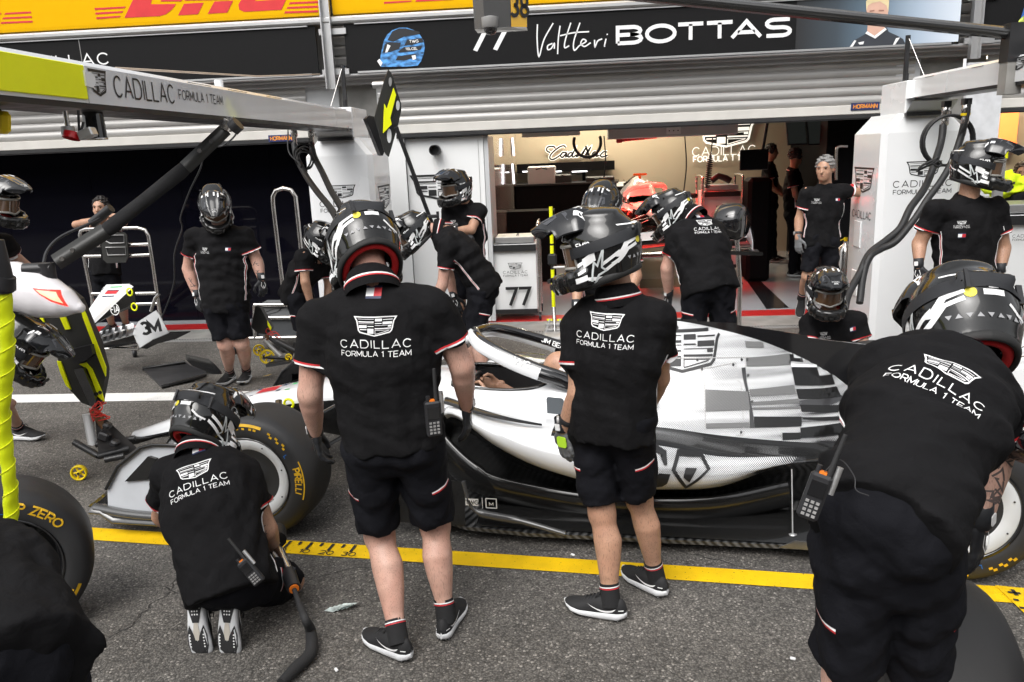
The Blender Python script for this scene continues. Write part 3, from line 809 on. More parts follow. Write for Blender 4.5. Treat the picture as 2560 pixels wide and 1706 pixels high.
def on_boom(x,y): return on_plane(x,y,(1,0,0),BX + .001)
q0 = on_boom(245,203); wc_ = on_boom(266,206)[1] - on_boom(224,200)[1]
flat('crest',[[p * np.array((1,.105 / (.445 * wc_))) for p in q] for q in crest2d(wc_,.05)],V(BX,q0[1],q0[2] - .004),X_,V(0,0,1),BLACK,gl,.003)
a,c = on_boom(284,210),on_boom(434,230)
flat('lettering',move(fit2d('CADILLAC',.093,c[1] - a[1],.10),0,0),V(BX,(a[1] + c[1]) / 2,(a[2] + c[2]) / 2 - .012),X_,V(0,0,1),BLACK,gl,.003)
a,c = on_boom(446,232),on_boom(555,246)
flat('lettering',fit2d('FORMULA 1 TEAM',.05,c[1] - a[1],.11),V(BX,(a[1] + c[1]) / 2,(a[2] + c[2]) / 2 - .012),X_,V(0,0,1),BLACK,gl,.003)
b = MB(); q1 = on_boom(210,198); b.prism([(-.035,-.03),(.015,-.035),(.04,-.015),(.04,.015),(.015,.03),(-.035,.035)],V(BX + .018,q1[1] + .02,q1[2]),V(0,1,0),V(0,0,1),.018); b.build('latch',WHITE,gl)
for (px_,L_,r_) in ((602,.07,.028),(100,.02,.02)):
 q1 = on_boom(px_,230); b = MB(); b.cyl(V(BX - .14,q1[1],2.46),V(BX - .14,q1[1],2.46 + L_),r_); b.build('stub',WHITE,gl)
q1 = on_boom(292,280); b = MB(); b.tube([V(BX - .12,q1[1],2.28),V(BX - .12,q1[1],2.14)],[.045,.05],16); b.build('lamp_housing',GLOSSBLK,gl)
b = MB(); b.lathe([(.044,0),(.052,0),(.052,-.008),(.044,-.008)],V(BX - .12,q1[1],2.142),(0,0,1)); b.build('lamp_ring',STEEL,gl)
for yy in (4.7,5.25,5.9):
 b = MB(); b.box((BX + .001,yy,2.452),(.003,.3,.003)); b.build('seam',BLACK,gl)
grt = boom(3.15,3.42,3.0,7.9,2.34,2.52,'white gantry boom running out of the frame at top right',-1)
q0 = on_plane(2546,158,(1,0,0),3.15)
flat('crest',crest2d(.18,.05),V(3.15,q0[1],q0[2]),V(0,-1,0),V(0,0,1),BLACK,grt,.003)
for yy in (7.55,6.7,6.3):
 b = MB(); b.box((3.149,yy,2.495),(.003,.18,.003)); b.build('seam',BLACK,grt)
b = MB(); b.cyl((3.28,7.2,2.52),(3.28,7.2,2.6),.012); b.build('stub',WHITE,grt)
# ropes from boom to facade
r0 = V(BX - .1,4.0,2.48); r1 = at(800,186,9.0)
b = MB(); b.tube([r0,(r0 + r1) / 2 - V(0,0,.03),r1],.006,6); tag(b.build('stay_rope',mat('rope',(.45,.36,.28),.8)),'thin tan rope tied to the left gantry boom','rope')

# ------------------------------------------------------------------ partition with crest and duct beside the middle bay
pt = thing('partition_wall','white partition panel with black crest and round duct beside the left tower','wall',(-1.45,9.42,0))
px0,px1 = -1.90,-0.99
b = MB(); b.box(((px0 + px1) / 2,9.44,1.10),(px1 - px0,.05,2.18),bev=.004); b.build('panel',PANEL,pt)
b = MB(); b.box((px1 + .03,9.75,1.10),(.05,.66,2.18)); b.build('return_panel',GREYP,pt)
c = at(1088,465,9.41); flat('crest',crest2d(.60,.035),c + V(.02,0,0),V(1,0,0),V(0,0,1),BLACK,pt,.003)
c = at(1090,376,9.41); b = MB(); b.lathe([(.052,.0),(.06,0),(.062,.05),(.060,.14),(.052,.14),(.050,.05)],c,(0,-1,0)); b.build('duct',BLKPLAST,pt)
b = MB(); b.lathe([(.0,.06),(.052,.06)],c,(0,-1,0)); b.build('duct_core',BLACK,pt)
b = MB(); b.box((px1 - .06,9.412,1.1),(.004,.004,2.1)); b.build('seam',GREYMETAL,pt)

# ------------------------------------------------------------------ rounded bodies: distance fields turned into smooth meshes
class Field:
 def __init__(s,h): s.h = h; s.pr = []; s.cut = []; s.disp = []
 def limb(s,a,b,prof,lat=None,k=.03,cuts=(),sub=False):
  """a tapered limb from a to b; prof rows (t, ru[, rv, ou, ov]); lat = direction of u"""
  a = np.asarray(a,float); b = np.asarray(b,float)
  P = np.array([(list(r) + [r[1]] * (len(r) == 2) + [0,0])[:5] if len(r) < 5 else r for r in prof],float)
  s.pr.append(('L',a,b,P,lat,k,cuts,sub)); return s
 def ball(s,c,r,R=None,k=.03,sub=False,cuts=()):
  s.pr.append(('E',np.asarray(c,float),np.broadcast_to(np.asarray(r,float),(3,)).copy(),R,None,k,cuts,sub)); return s
 def rbox(s,c,half,R=None,rad=.01,k=.01,sub=False):
  s.pr.append(('B',np.asarray(c,float),np.asarray(half,float),R,rad,k,(),sub)); return s
 def _bb(s,p):
  if p[0] == 'L':
   r = p[3][:,1:3].max() + np.abs(p[3][:,3:]).max()
   return np.minimum(p[1],p[2]) - r,np.maximum(p[1],p[2]) + r
  r = np.linalg.norm(p[2]) if p[3] is not None else p[2]
  return p[1] - r,p[1] + r
 def _eval(s,p,X):
  if p[0] == 'L':
   a,b,P,lat = p[1],p[2],p[3],p[4]; d = b - a; L = max(np.linalg.norm(d),1e-6); d = d / L
   l = np.asarray(lat,float) if lat is not None else (V(0,0,1) if abs(d[2]) < .9 else V(1,0,0))
   l = unit(l - d * (l @ d)); w = np.cross(d,l)
   q = X - a.astype(np.float32); t = q @ d.astype(np.float32) / L; tc = np.clip(t,0,1); e = (t - tc) * L
   u = q @ l.astype(np.float32); v = q @ w.astype(np.float32); f = np.interp
   ru = f(tc,P[:,0],P[:,1]); rv = f(tc,P[:,0],P[:,2])
   if np.abs(P[:,3]).max() > 0: u = u - f(tc,P[:,0],P[:,3])
   if np.abs(P[:,4]).max() > 0: v = v - f(tc,P[:,0],P[:,4])
   m = np.minimum(ru,rv)
   D = (np.sqrt((u / ru) ** 2 + (v / rv) ** 2 + (e / m) ** 2) - 1) * m
  elif p[0] == 'E':
   q = X - p[1].astype(np.float32)
   if p[3] is not None: q = q @ np.asarray(p[3],np.float32)
   D = (np.sqrt(((q / p[2].astype(np.float32)) ** 2).sum(-1)) - 1) * p[2].min()
  else:
   q = X - p[1].astype(np.float32)
   if p[3] is not None: q = q @ np.asarray(p[3],np.float32)
   q = np.abs(q) - (p[2] - p[4]).astype(np.float32)
   D = np.sqrt((np.maximum(q,0) ** 2).sum(-1)) + np.minimum(q.max(-1),0) - p[4]
  for pt,n in p[6]:
   D = np.maximum(D,(X - np.asarray(pt,np.float32)) @ unit(n).astype(np.float32))
  return D.astype(np.float32)
 def mesh(s):
  h = s.h; adds = [p for p in s.pr if not p[7]]
  lo = np.min([s._bb(p)[0] for p in adds],0) - 4 * h; hi = np.max([s._bb(p)[1] for p in adds],0) + 4 * h
  n = np.ceil((hi - lo) / h).astype(int) + 1
  ax = [(lo[i] + h * np.arange(n[i])).astype(np.float32) for i in range(3)]
  F = np.full(n,1.0,np.float32)
  for p in s.pr:
   a,b = s._bb(p); k = max(p[5],1e-4); m = k + 3 * h
   i0 = np.clip(((a - m - lo) / h).astype(int),0,n - 1); i1 = np.clip(((b + m - lo) / h).astype(int) + 2,1,n)
   if (i1 <= i0).any(): continue
   sl = tuple(slice(i0[i],i1[i]) for i in range(3))
   X = np.stack(np.meshgrid(*[ax[i][sl[i]] for i in range(3)],indexing='ij'),-1)
   D = s._eval(p,X); G = F[sl]
   if p[7]: D = -D; hh = np.maximum(k - np.abs(G - D),0) / k; F[sl] = np.maximum(G,D) + hh * hh * k / 4
   else: hh = np.maximum(k - np.abs(G - D),0) / k; F[sl] = np.minimum(G,D) - hh * hh * k / 4
  if s.disp or s.cut:
   near = np.abs(F) < .05
   I = np.argwhere(near); X = (lo + h * I).astype(np.float32)
   val = F[near]
   for g in s.disp: val = val + g(X).astype(np.float32)
   for pt,nn in s.cut: val = np.maximum(val,(X - np.asarray(pt,np.float32)) @ unit(nn).astype(np.float32))
   F[near] = val
   if s.cut:
    I = np.argwhere(F < -.04); X = (lo + h * I).astype(np.float32); val = F[F < -.04].copy()
    sel = tuple(I.T)
    for pt,nn in s.cut: val = np.maximum(val,(X - np.asarray(pt,np.float32)) @ unit(nn).astype(np.float32))
    F[sel] = val
  return nets(F,lo,h)
def nets(F,lo,h):
 S = F < 0; nx,ny,nz = F.shape
 cnt = np.zeros((nx - 1,ny - 1,nz - 1),np.int8)
 off = [(i,j,k) for i in (0,1) for j in (0,1) for k in (0,1)]
 for i,j,k in off: cnt += S[i:nx - 1 + i,j:ny - 1 + j,k:nz - 1 + k]
 act = (cnt > 0) & (cnt < 8); I = np.argwhere(act)
 idx = np.full(act.shape,-1,np.int32); idx[act] = np.arange(len(I))
 val = np.stack([F[I[:,0] + i,I[:,1] + j,I[:,2] + k] for i,j,k in off],1)
 acc = np.zeros((len(I),3),np.float32); num = np.zeros(len(I),np.float32); O = np.array(off,np.float32)
 for a in range(8):
  for b in range(a + 1,8):
   if abs(O[a] - O[b]).sum() != 1: continue
   c = (val[:,a] < 0) != (val[:,b] < 0); t = np.where(c,val[:,a] / np.where(c,val[:,a] - val[:,b],1),0)
   acc += np.where(c[:,None],O[a] + t[:,None] * (O[b] - O[a]),0); num += c
 vtx = lo + h * (I + acc / num[:,None])
 Q = []
 for ax in range(3):
  o1,o2 = (ax + 1) % 3,(ax + 2) % 3
  sa = [slice(0,-1)] * 3; sb = [slice(0,-1)] * 3; sa[ax] = slice(0,-1); sb[ax] = slice(1,None)
  for o in (o1,o2): sa[o] = slice(1,-1); sb[o] = slice(1,-1)
  A = S[tuple(sa)]; B = S[tuple(sb)]; E = np.argwhere(A != B)
  if not len(E): continue
  flip = A[tuple(E.T)]; c = E.copy(); c[:,o1] += 1; c[:,o2] += 1
  def cell(d1,d2):
   q = c.copy(); q[:,o1] -= d1; q[:,o2] -= d2; return idx[q[:,0],q[:,1],q[:,2]]
  a,b,cc,d = cell(1,1),cell(0,1),cell(0,0),cell(1,0)
  q = np.stack([a,b,cc,d],1); q[~flip] = q[~flip][:,::-1]
  Q.append(q[(q >= 0).all(1)])
 return vtx,np.concatenate(Q)
def ripple(seed,amp,wl,bias=None,n=6):
 rs = np.random.RandomState(seed); K = rs.normal(size=(n,3)); K /= np.linalg.norm(K,axis=1)[:,None]
 if bias is not None:
  K = K * .45 + np.asarray(bias)[None] * rs.choice([-1,1],n)[:,None] ; K /= np.linalg.norm(K,axis=1)[:,None]
 K *= (2 * math.pi / wl) * rs.uniform(.6,1.6,n)[:,None]; ph = rs.uniform(0,6,n); W = rs.normal(size=(n,3)) * 9
 K = K.astype(np.float32); W = W.astype(np.float32)
 def g(X):
  o = 0
  for i in range(n):
   s = np.sin(X @ K[i] + ph[i] + 1.6 * np.sin(X @ W[i] + ph[i] * 2)); o = o + s * np.abs(s)
  return amp * o / n * 3.6
 return g

# ------------------------------------------------------------------ skin, cloth
def skin_mat(name,col,red=.25,hair=.0):
 m = mat(name,col,.48,var=.10,scale=22,bump=.25,bscale=220,dist=.001); nt = m.node_tree; b = nt.nodes['Principled BSDF']; L = nt.links.new
 src = b.inputs['Base Color'].links[0].from_socket
 tc = nt.nodes.new('ShaderNodeTexCoord'); n = nt.nodes.new('ShaderNodeTexNoise'); n.inputs['Scale'].default_value = 7; n.inputs['Detail'].default_value = 6; L(tc.outputs['Object'],n.inputs['Vector'])
 r = nt.nodes.new('ShaderNodeMapRange'); r.inputs[1].default_value = .42; r.inputs[2].default_value = .7; r.inputs[4].default_value = red; L(n.outputs[0],r.inputs[0])
 mx = nt.nodes.new('ShaderNodeMix'); mx.data_type = 'RGBA'; L(r.outputs[0],mx.inputs[0]); L(src,mx.inputs[6]); mx.inputs[7].default_value = (col[0] * .85,col[1] * .55,col[2] * .5,1)
 out = mx.outputs[2]
 if hair:   # body hair: fine dark streaks
  mp = nt.nodes.new('ShaderNodeMapping'); mp.inputs['Scale'].default_value = (330,330,55); mp.inputs['Rotation'].default_value = (.25,.3,.1); L(tc.outputs['Object'],mp.inputs[0])
  h = nt.nodes.new('ShaderNodeTexNoise'); h.inputs['Scale'].default_value = 1; h.inputs['Detail'].default_value = 2; L(mp.outputs[0],h.inputs['Vector'])
  hr = nt.nodes.new('ShaderNodeMapRange'); hr.inputs[1].default_value = .56; hr.inputs[2].default_value = .70; hr.inputs[4].default_value = hair; L(h.outputs[0],hr.inputs[0])
  m2 = nt.nodes.new('ShaderNodeMix'); m2.data_type = 'RGBA'; L(hr.outputs[0],m2.inputs[0]); L(out,m2.inputs[6]); m2.inputs[7].default_value = (.09,.05,.035,1); out = m2.outputs[2]
 L(out,b.inputs['Base Color']); b.inputs['Subsurface Weight'].default_value = .08; b.inputs['Subsurface Radius'].default_value = (.012,.005,.003)
 return m
SKIN = {'fair': skin_mat('fair_skin',(.56,.34,.265),.35,.45),'tan': skin_mat('tan_skin',(.46,.265,.175),.2,.6),'light': skin_mat('light_skin',(.52,.315,.23),.2,.35)}
def cloth_mat(name,col,b1=.35):
 m = mat(name,col,.85,var=.12,scale=14,sheen=.0,spec=.12); nt = m.node_tree; b = nt.nodes['Principled BSDF']; L = nt.links.new
 tc = nt.nodes.new('ShaderNodeTexCoord'); hs_ = []
 for s,d,w in ((7,4,1.0),(24,3,.35),(500,1,.06)):
  n = nt.nodes.new('ShaderNodeTexNoise'); n.inputs['Scale'].default_value = s; n.inputs['Detail'].default_value = d; n.inputs['Distortion'].default_value = .8 if s < 100 else 0; L(tc.outputs['Object'],n.inputs['Vector'])
  q = nt.nodes.new('ShaderNodeMath'); q.operation = 'MULTIPLY'; q.inputs[1].default_value = w; L(n.outputs[0],q.inputs[0]); hs_.append(q.outputs[0])
 a = hs_[0]
 for x in hs_[1:]:
  q = nt.nodes.new('ShaderNodeMath'); q.operation = 'ADD'; L(a,q.inputs[0]); L(x,q.inputs[1]); a = q.outputs[0]
 bp = nt.nodes.new('ShaderNodeBump'); bp.inputs['Strength'].default_value = b1; bp.inputs['Distance'].default_value = .012; L(a,bp.inputs['Height']); L(bp.outputs[0],b.inputs['Normal'])
 return m
SHIRT = cloth_mat('black_polo_cloth',(.0080,.0078,.0086),.9); SHORTS = cloth_mat('black_shorts_cloth',(.0070,.0072,.0096),.8)
SOCK = mat('sock_cloth',(.012,.012,.013),.9,bump=.4,bscale=300)
GLOVEM = mat('black_glove',(.014,.015,.018),.6,var=.2,bump=.3,bscale=80)
GLOVEG = mat('grey_glove',(.16,.165,.17),.6,bump=.3,bscale=80); GLOVEL = mat('lime_glove_panel',(.45,.75,.04),.5)
HAIRS = {'black': mat('black_hair',(.012,.009,.008),.55,var=.4,scale=90,bump=.8,bscale=160),'grey': mat('grey_hair',(.20,.195,.19),.6,var=.35,scale=90,bump=.8,bscale=160),'brown': mat('brown_hair',(.035,.02,.013),.55,var=.4,scale=90,bump=.8,bscale=160)}
SOLE = mat('white_shoe_sole',(.66,.67,.68),.55,var=.08,scale=20); UPPER = mat('black_shoe_mesh',(.013,.013,.014),.75,bump=.4,bscale=400,var=.2); SOLED = mat('black_outsole',(.02,.02,.021),.8,bump=.6,bscale=120)
SOLEC = mat('cream_outsole',(.50,.46,.40),.6)
TATTOO = mat('tattoo_ink',(.10,.075,.07),.6)

# shoe, once: toe along +Y, ankle over the origin, sole on z = 0
def shoe_meshes():
 ys = np.linspace(-.085,.205,30)
 def W(y): return np.interp(y,[-.085,-.075,-.05,0,.06,.12,.16,.19,.205],[.004,.022,.034,.036,.041,.049,.046,.03,.004])
 def zb(y): return np.interp(y,[-.085,-.05,.0,.10,.16,.205],[.018,.002,.0,.0,.008,.034])
 def zt(y): return np.interp(y,[-.085,-.05,.02,.12,.205],[.040,.038,.034,.030,.042])
 def top(y): return np.interp(y,[-.085,-.07,-.04,0,.04,.09,.13,.17,.195,.205],[.06,.098,.100,.098,.104,.083,.064,.054,.046,.043])
 ce = lambda y: np.interp(y,[-.085,.05,.205],[0,-.002,.006])
 a = MB(); b = MB(); c = MB()
 rs = []; ru = []
 for y in ys:
  w,z0,z1,t = W(y),zb(y),zt(y),top(y)
  rs.append([V(ce(y) + sx * w * k,y,z) for sx,k,z in ((-1,.8,z0),(-1,1.0,z0 + .008),(-1,1.03,(z0 + z1) / 2),(-1,.97,z1),(-.5,1,z1 + .001),(.5,1,z1 + .001),(1,.97,z1),(1,1.03,(z0 + z1) / 2),(1,1.0,z0 + .008),(1,.8,z0))])
  ru.append([V(ce(y) + math.cos(q) * w * .97 * (1 - .25 * math.sin(q) ** 3 * (y < .05)),y,z1 - .002 + (t - z1) * math.sin(q) ** .8) for q in np.linspace(0,math.pi,13)])
 a.loft(rs,0,True,True,flip=True); b.grid(ru,0,True,flip=True)
 up = b.mesh('upper',UPPER)
 bv = BVHTree.FromPolygons([Vector(p) for p in b.v],b.f)
 sw = []
 P = [(-.045,.060),(-.01,.048),(.03,.049),(.085,.066)]; Q2 = [(-.045,.060),(-.025,.044),(.02,.040),(.085,.066)]
 A = bez([V(p[0],p[1],0) for p in P],5); B = bez([V(p[0],p[1],0) for p in Q2],5)
 quads = [[A[i][:2],A[i + 1][:2],B[i + 1][:2],B[i][:2]] for i in range(len(A) - 1)]
 v = []; f = []
 for sg in (-1,1):
  qq = [[np.array((p[0] * sg,p[1])) for p in q] for q in quads]
  vv,ff = drape_vf(qq,V(0,0,0),V(0,sg,0),V(0,0,1),bv,.0015,.12)
  n0 = len(v); v += vv; f += [tuple(i + n0 for i in q) for q in ff]
  vv,ff = drape_vf(rect2d(-.075 if sg > 0 else .055,.052,-.055 if sg > 0 else .075,.056),V(0,0,0),V(0,sg,0),V(0,0,1),bv,.0015,.12)
  n0 = len(v); v += vv; f += [tuple(i + n0 for i in q) for q in ff]
 swm = make_mesh('side_flash',v,f,WPRINT)
 l = MB()
 for i,y in enumerate((.045,.062,.079,.096)):
  z = top(y); l.tube([V(-.022,y + .006,z - .012),V(0,y,z + .004),V(.022,y - .004,z - .012)],.0032,5)
 l.tube(bez([V(0,.04,.103),V(.02,.035,.118),V(.025,.05,.103)],4),.0025,5); l.tube(bez([V(0,.04,.103),V(-.02,.032,.116),V(-.026,.05,.1)],4),.0025,5)
 lm = l.mesh('laces',UPPER)
 sv = BVHTree.FromPolygons([Vector(p) for p in a.v],a.f)   # tread plates under the sole, thrown on from below
 def under(P):
  Q = []; P = [np.array((-x,y)) for x,y in P]; cc = sum(P) / len(P); n_ = len(P)
  for i in range(n_):
   for k0,k1 in ((0,.34),(.34,.67),(.67,1)):
    A,B_ = P[i],P[(i + 1) % n_]
    for t0,t1 in ((0,.5),(.5,1)):
     e0,e1 = A + (B_ - A) * t0,A + (B_ - A) * t1; Q.append([cc + (e0 - cc) * k1,cc + (e1 - cc) * k1,cc + (e1 - cc) * k0,cc + (e0 - cc) * k0])
  return Q
 ov,of,om = [],[],[]
 def put(Q,m_,off):
  v_,f_ = drape_vf(Q,V(0,0,0),V(-1,0,0),V(0,1,0),sv,off,.1)
  n0 = len(ov); ov.extend(v_); of.extend([tuple(i + n0 for i in q) for q in f_]); om.extend([m_] * len(f_))
 put(under([(-.026,-.02),(-.031,-.05),(-.02,-.074),(.02,-.074),(.031,-.05),(.026,-.02),(.014,.03),(-.014,.03)]),0,.0022)
 put(under([(-.030,.04),(-.042,.085),(-.044,.13),(-.034,.17),(0,.192),(.034,.17),(.044,.13),(.042,.085),(.030,.04),(.016,.09),(.0,.11),(-.016,.09)]),0,.0022)
 put(under([(-.008,.03),(-.014,.07),(-.007,.105),(.007,.105),(.014,.07),(.008,.03)]),2,.0030)
 for x0,y0 in [(i * .011,-.062 + j * .014) for i in range(-2,3) for j in range(5) if abs(i) < 2 or 0 < j < 3] + [(sx * .030,.08 + j * .013) for sx in (-1,1) for j in range(5)]:
  put([[np.array((x0 + .0036 * math.cos(t),y0 + .0036 * math.sin(t))) for t in np.linspace(0,2 * math.pi,7,endpoint=False)]],1,.0045)
 outm = make_mesh('outsole',ov,of,[SOLED,WPRINT,SOLEC],om)
 return a.mesh('sole',SOLE),up,swm,lm,outm
SHOE = shoe_meshes()
def shoe(p,ankle,toe,up=(0,0,1),right=True):
 y = unit(toe); x,y,z = basis(y,up)
 m = frame4(ankle,x,y,z)
 s = inst('shoe',SHOE[1],p,m)
 for nm,me in (('sole',SHOE[0]),('side_flash',SHOE[2]),('laces',SHOE[3]),('outsole',SHOE[4])):
  inst(nm,me,s,m)
 return s

# hand, once per pose: wrist at the origin, fingers along +Y, palm facing -Z, thumb towards +X
HANDS = {}
def hand_mesh(curl,side,matl,fat=1.0):
 key = (curl,side,matl.name)
 if key in HANDS: return HANDS[key]
 F = Field(.0036); r = .0092 * fat
 F.limb((0,-.03,0),(0,.02,0),[(0,.030,.022),(1,.030,.018)],lat=(1,0,0),k=.01)
 F.limb((0,.01,0),(0,.088,0),[(0,.030,.016),(.5,.038,.015),(1,.040,.012)],lat=(1,0,0),k=.012)
 for x,L,dy in ((.030,.068,0),(.010,.078,.005),(-.010,.072,.002),(-.029,.055,-.006)):
  p = V(x,.088 + dy,0); a = 0.0
  for i,fr in enumerate((.45,.32,.23)):
   a += curl * (.8,1.0,.7)[i]; q = p + L * fr * V(.06 * x / .03,math.cos(a),-math.sin(a))
   F.limb(p,q,[(0,r * (1 - .08 * i)),(1,r * (.94 - .08 * i))],k=.004); p = q
 t0 = V(.026,.018,-.004); t1 = t0 + V(.030,.030,-.014); t2 = t1 + V(.010,.030,-.008 - .01 * curl); t3 = t2 + V(-.002 - .012 * curl,.022,-.006)
 F.limb(t0,t1,[(0,.015),(1,.0115 * fat)],k=.01); F.limb(t1,t2,[(0,.0112 * fat),(1,.0105 * fat)],k=.004); F.limb(t2,t3,[(0,.010 * fat),(1,.009 * fat)],k=.004)
 v,f = F.mesh()
 if side < 0: v = v * np.array([-1,1,1]); f = f[:,::-1]
 HANDS[key] = make_mesh('glove' if 'glove' in matl.name else 'hand',v,f,matl,None,True); return HANDS[key]
CUFFS = {}
def glove(p,wrist,fingers,palm,side,curl=.35,matl=None,name='glove',cuff=True,lime=False,s=1.0):
 """side +1 when the thumb lies towards fingers x (-palm) ... chosen per hand"""
 matl = matl or GLOVEM
 y = unit(fingers); z = -np.asarray(palm,float); z = unit(z - y * (z @ y)); x = np.cross(y,z)
 m = frame4(wrist,x * s,y * s,z * s)
 g = inst(name,hand_mesh(curl,side,matl,1.18 if 'glove' in matl.name else .95),p,m)
 if cuff:
  if 'c' not in CUFFS:
   b = MB(); b.lathe([(.030,-.062),(.033,-.06),(.0335,-.02),(.031,.004),(.027,.006)],(0,0,0),(0,1,0),16); CUFFS['c'] = b.mesh('cuff',GLOVEM)
   b = MB(); b.prism(rrect(.026,.03,.004,2),V(0,.0,.0),V(1,0,0),V(0,1,0),.003); CUFFS['t'] = b.mesh('cuff_tab',WPRINT)
   b = MB(); b.prism(rrect(.050,.050,.012,3),V(0,.05,.0),V(1,0,0),V(0,1,0),.004); CUFFS['l'] = b.mesh('back_panel',GLOVEL)
   b = MB()
   for q in stroke([(-.012,.0),(-.02,.03),(-.006,.055),(0,.03),(.006,.055),(.02,.03),(.012,0)],.004): b.poly([V(t[0],t[1] + .02,0) for t in q])
   CUFFS['w'] = b.mesh('back_print',WPRINT)
  inst('cuff',CUFFS['c'],g,m)
  inst('cuff_tab',CUFFS['t'],g,m @ frame4((0,-.025,.036),V(1,0,0),V(0,1,0),V(0,0,1)))
  if lime: inst('back_panel',CUFFS['l'],g,m @ frame4((0,0,.022),V(1,0,0),V(0,1,0),V(0,0,1)))
  else: inst('back_print',CUFFS['w'],g,m @ frame4((0,0,.0195),V(1,0,0),V(0,1,0),V(0,0,1)))
 return g

# ------------------------------------------------------------------ the off-road helmet, once: face along +Y, up +Z, head centre at the origin
HSHELL = carbon('helmet_carbon',.006,.016,520,.09,coat=.25,spec=.45)
HPEAK = mat('helmet_peak_gloss',(.009,.0095,.011),.12,coat=.3,var=.15); HRIM = mat('helmet_rim_rubber',(.012,.012,.012),.7)
LINER = mat('red_liner',(.55,.012,.015),.8); VENTG = mat('vent_grille',(.30,.30,.31),.5)
LENS = mat('goggle_lens',(.10,.055,.03),.08,coat=1.0,var=.3,scale=20); GFRAME = mat('goggle_frame',(.28,.27,.25),.3); STRAP = mat('goggle_strap',(.013,.014,.017),.7,bump=.3,bscale=200)
YDOT = mat('yellow_sticker',(.80,.68,.05),.5)
def helmet_meshes():
 F = Field(.0058)
 F.ball((0,-.012,.008),(.130,.160,.145),k=.01)
 F.limb((0,-.05,-.02),(0,-.05,-.09),[(0,.120,.105),(1,.112,.098)],lat=(1,0,0),k=.04)
 ch = [V(sx * x,y,z) for sx in (1,-1) for x,y,z in ()]
 arc = [V(.112 * math.cos(t),.055 + .135 * math.sin(t),-.098 - .022 * math.sin(t)) for t in np.linspace(-.35,math.pi + .35,11)]
 for a,b in zip(arc,arc[1:]): F.limb(a,b,[(0,.036,.020),(1,.036,.020)],lat=(0,0,1),k=.025)
 F.limb((0,.185,-.085),(0,.205,-.125),[(0,.034,.018),(1,.030,.016)],lat=(1,0,0),k=.02)
 F.limb((0,-.10,.125),(0,.06,.150),[(0,.05,.012),(1,.07,.014)],lat=(1,0,0),k=.03)
 F.limb((.06,-.165,.05),(-.06,-.165,.05),[(0,.018,.012),(1,.018,.012)],lat=(0,0,1),k=.02)
 F.rbox((0,.13,-.012),(.098,.10,.062),rad=.03,k=.012,sub=True)          # eye port
 F.ball((0,-.004,-.02),(.106,.132,.122),k=.008,sub=True)
 F.limb((0,0,-.06),(0,.01,-.25),[(0,.098,.118),(1,.106,.130)],lat=(1,0,0),k=.01,sub=True)
 F.cut.append((V(0,-.16,-.098),unit(V(0,-.16,-1))))
 v,f = F.mesh(); out = {}
 bv = BVHTree.FromPolygons([Vector(p) for p in v.tolist()],f.tolist())
 out['helmet'] = make_mesh('helmet',v,f,HSHELL,None,True)
 # peak: two skins with thickness, raised fins
 def pk(u,t):   # u across -1..1, t 0 back .. 1 front
  y = -.02 + t * .275; w = np.interp(t,[0,.25,.6,.85,1],[.075,.122,.118,.095,.055])
  z = np.interp(t,[0,.2,.5,.8,1],[.158,.176,.170,.148,.128]) - (.05 - .01 * t) * abs(u) ** 2.4 + .012 * math.exp(-((abs(u) - .42) / .12) ** 2) * min(1,t * 3) * (1 - .6 * t)
  return V(u * w,y - .05 * (abs(u) ** 3) * t,z - .035 * abs(u) ** 6 * (t < .7))
 b = MB(); U = np.linspace(-1,1,25); T = np.linspace(0,1,16)
 top = [[pk(u,t) for u in U] for t in T]; bot = [[pk(u,t) - V(0,0,.006 + .006 * (1 - abs(u))) for u in U] for t in T]
 b.grid(top,0,True); b.grid(bot,0,True,flip=True)
 for r in (0,-1): b.grid([top[r],bot[r]],0,False,flip=(r == 0))
 for c in (0,-1): b.grid([[r[c] for r in top],[r[c] for r in bot]],0,False,flip=(c == -1))
 out['peak'] = b.mesh('peak',HPEAK); pv = BVHTree.FromPolygons([Vector(p) for p in b.v],b.f)
 # dark vents let into the peak
 vv,ff = [],[]
 for sg in (-1,1):
  for P in ([(.04,.20),(.075,.165),(.07,.12),(.05,.13),(.035,.17)],[(.06,.10),(.095,.075),(.085,.02),(.055,.04)]):
   P = [(sg * x,y) for x,y in P]; P = P if sg > 0 else P[::-1]
   a,c = drape_vf([[np.array(p) for p in P]],V(0,0,.1),V(1,0,0),V(0,1,0),pv,.0012,.3)
   n = len(vv); vv += a; ff += [tuple(i + n for i in q) for q in c]
 out['peak_vent'] = make_mesh('peak_vent',vv,ff,mat('peak_vent_dark',(.06,.062,.07),.25))
 # prints
 def pr(items,tgt=bv):
  v_,f_ = [],[]
  for Q,o,x,y in items:
   a,c = drape_vf(Q,o,x,y,tgt,.0014,.3,.08)
   n = len(v_); v_ += a; f_ += [tuple(i + n for i in q) for q in c]
  return v_,f_
 def bars(sg):
  Q = []
  def para(x0,y0,x1,y1,h,n=5):
   for i in range(n):
    a,c = i / n,(i + 1) / n
    P = [(x0 + (x1 - x0) * a,y0 + (y1 - y0) * a),(x0 + (x1 - x0) * c,y0 + (y1 - y0) * c)]
    q = [P[0],P[1],(P[1][0],P[1][1] + h),(P[0][0],P[0][1] + h)]
    Q.append([np.array((sg * p[0],p[1])) for p in (q if sg > 0 else q[::-1])])
  # x to the rear
  para(-.075,-.055,-.045,-.043,.014); para(-.070,-.082,-.038,-.070,.012); para(-.045,-.058,.010,-.034,.036)
  para(.03,-.062,.105,-.026,.013); para(.035,-.088,.11,-.050,.013); para(-.085,-.112,-.035,-.104,.020); para(-.035,-.108,.03,-.118,.014)
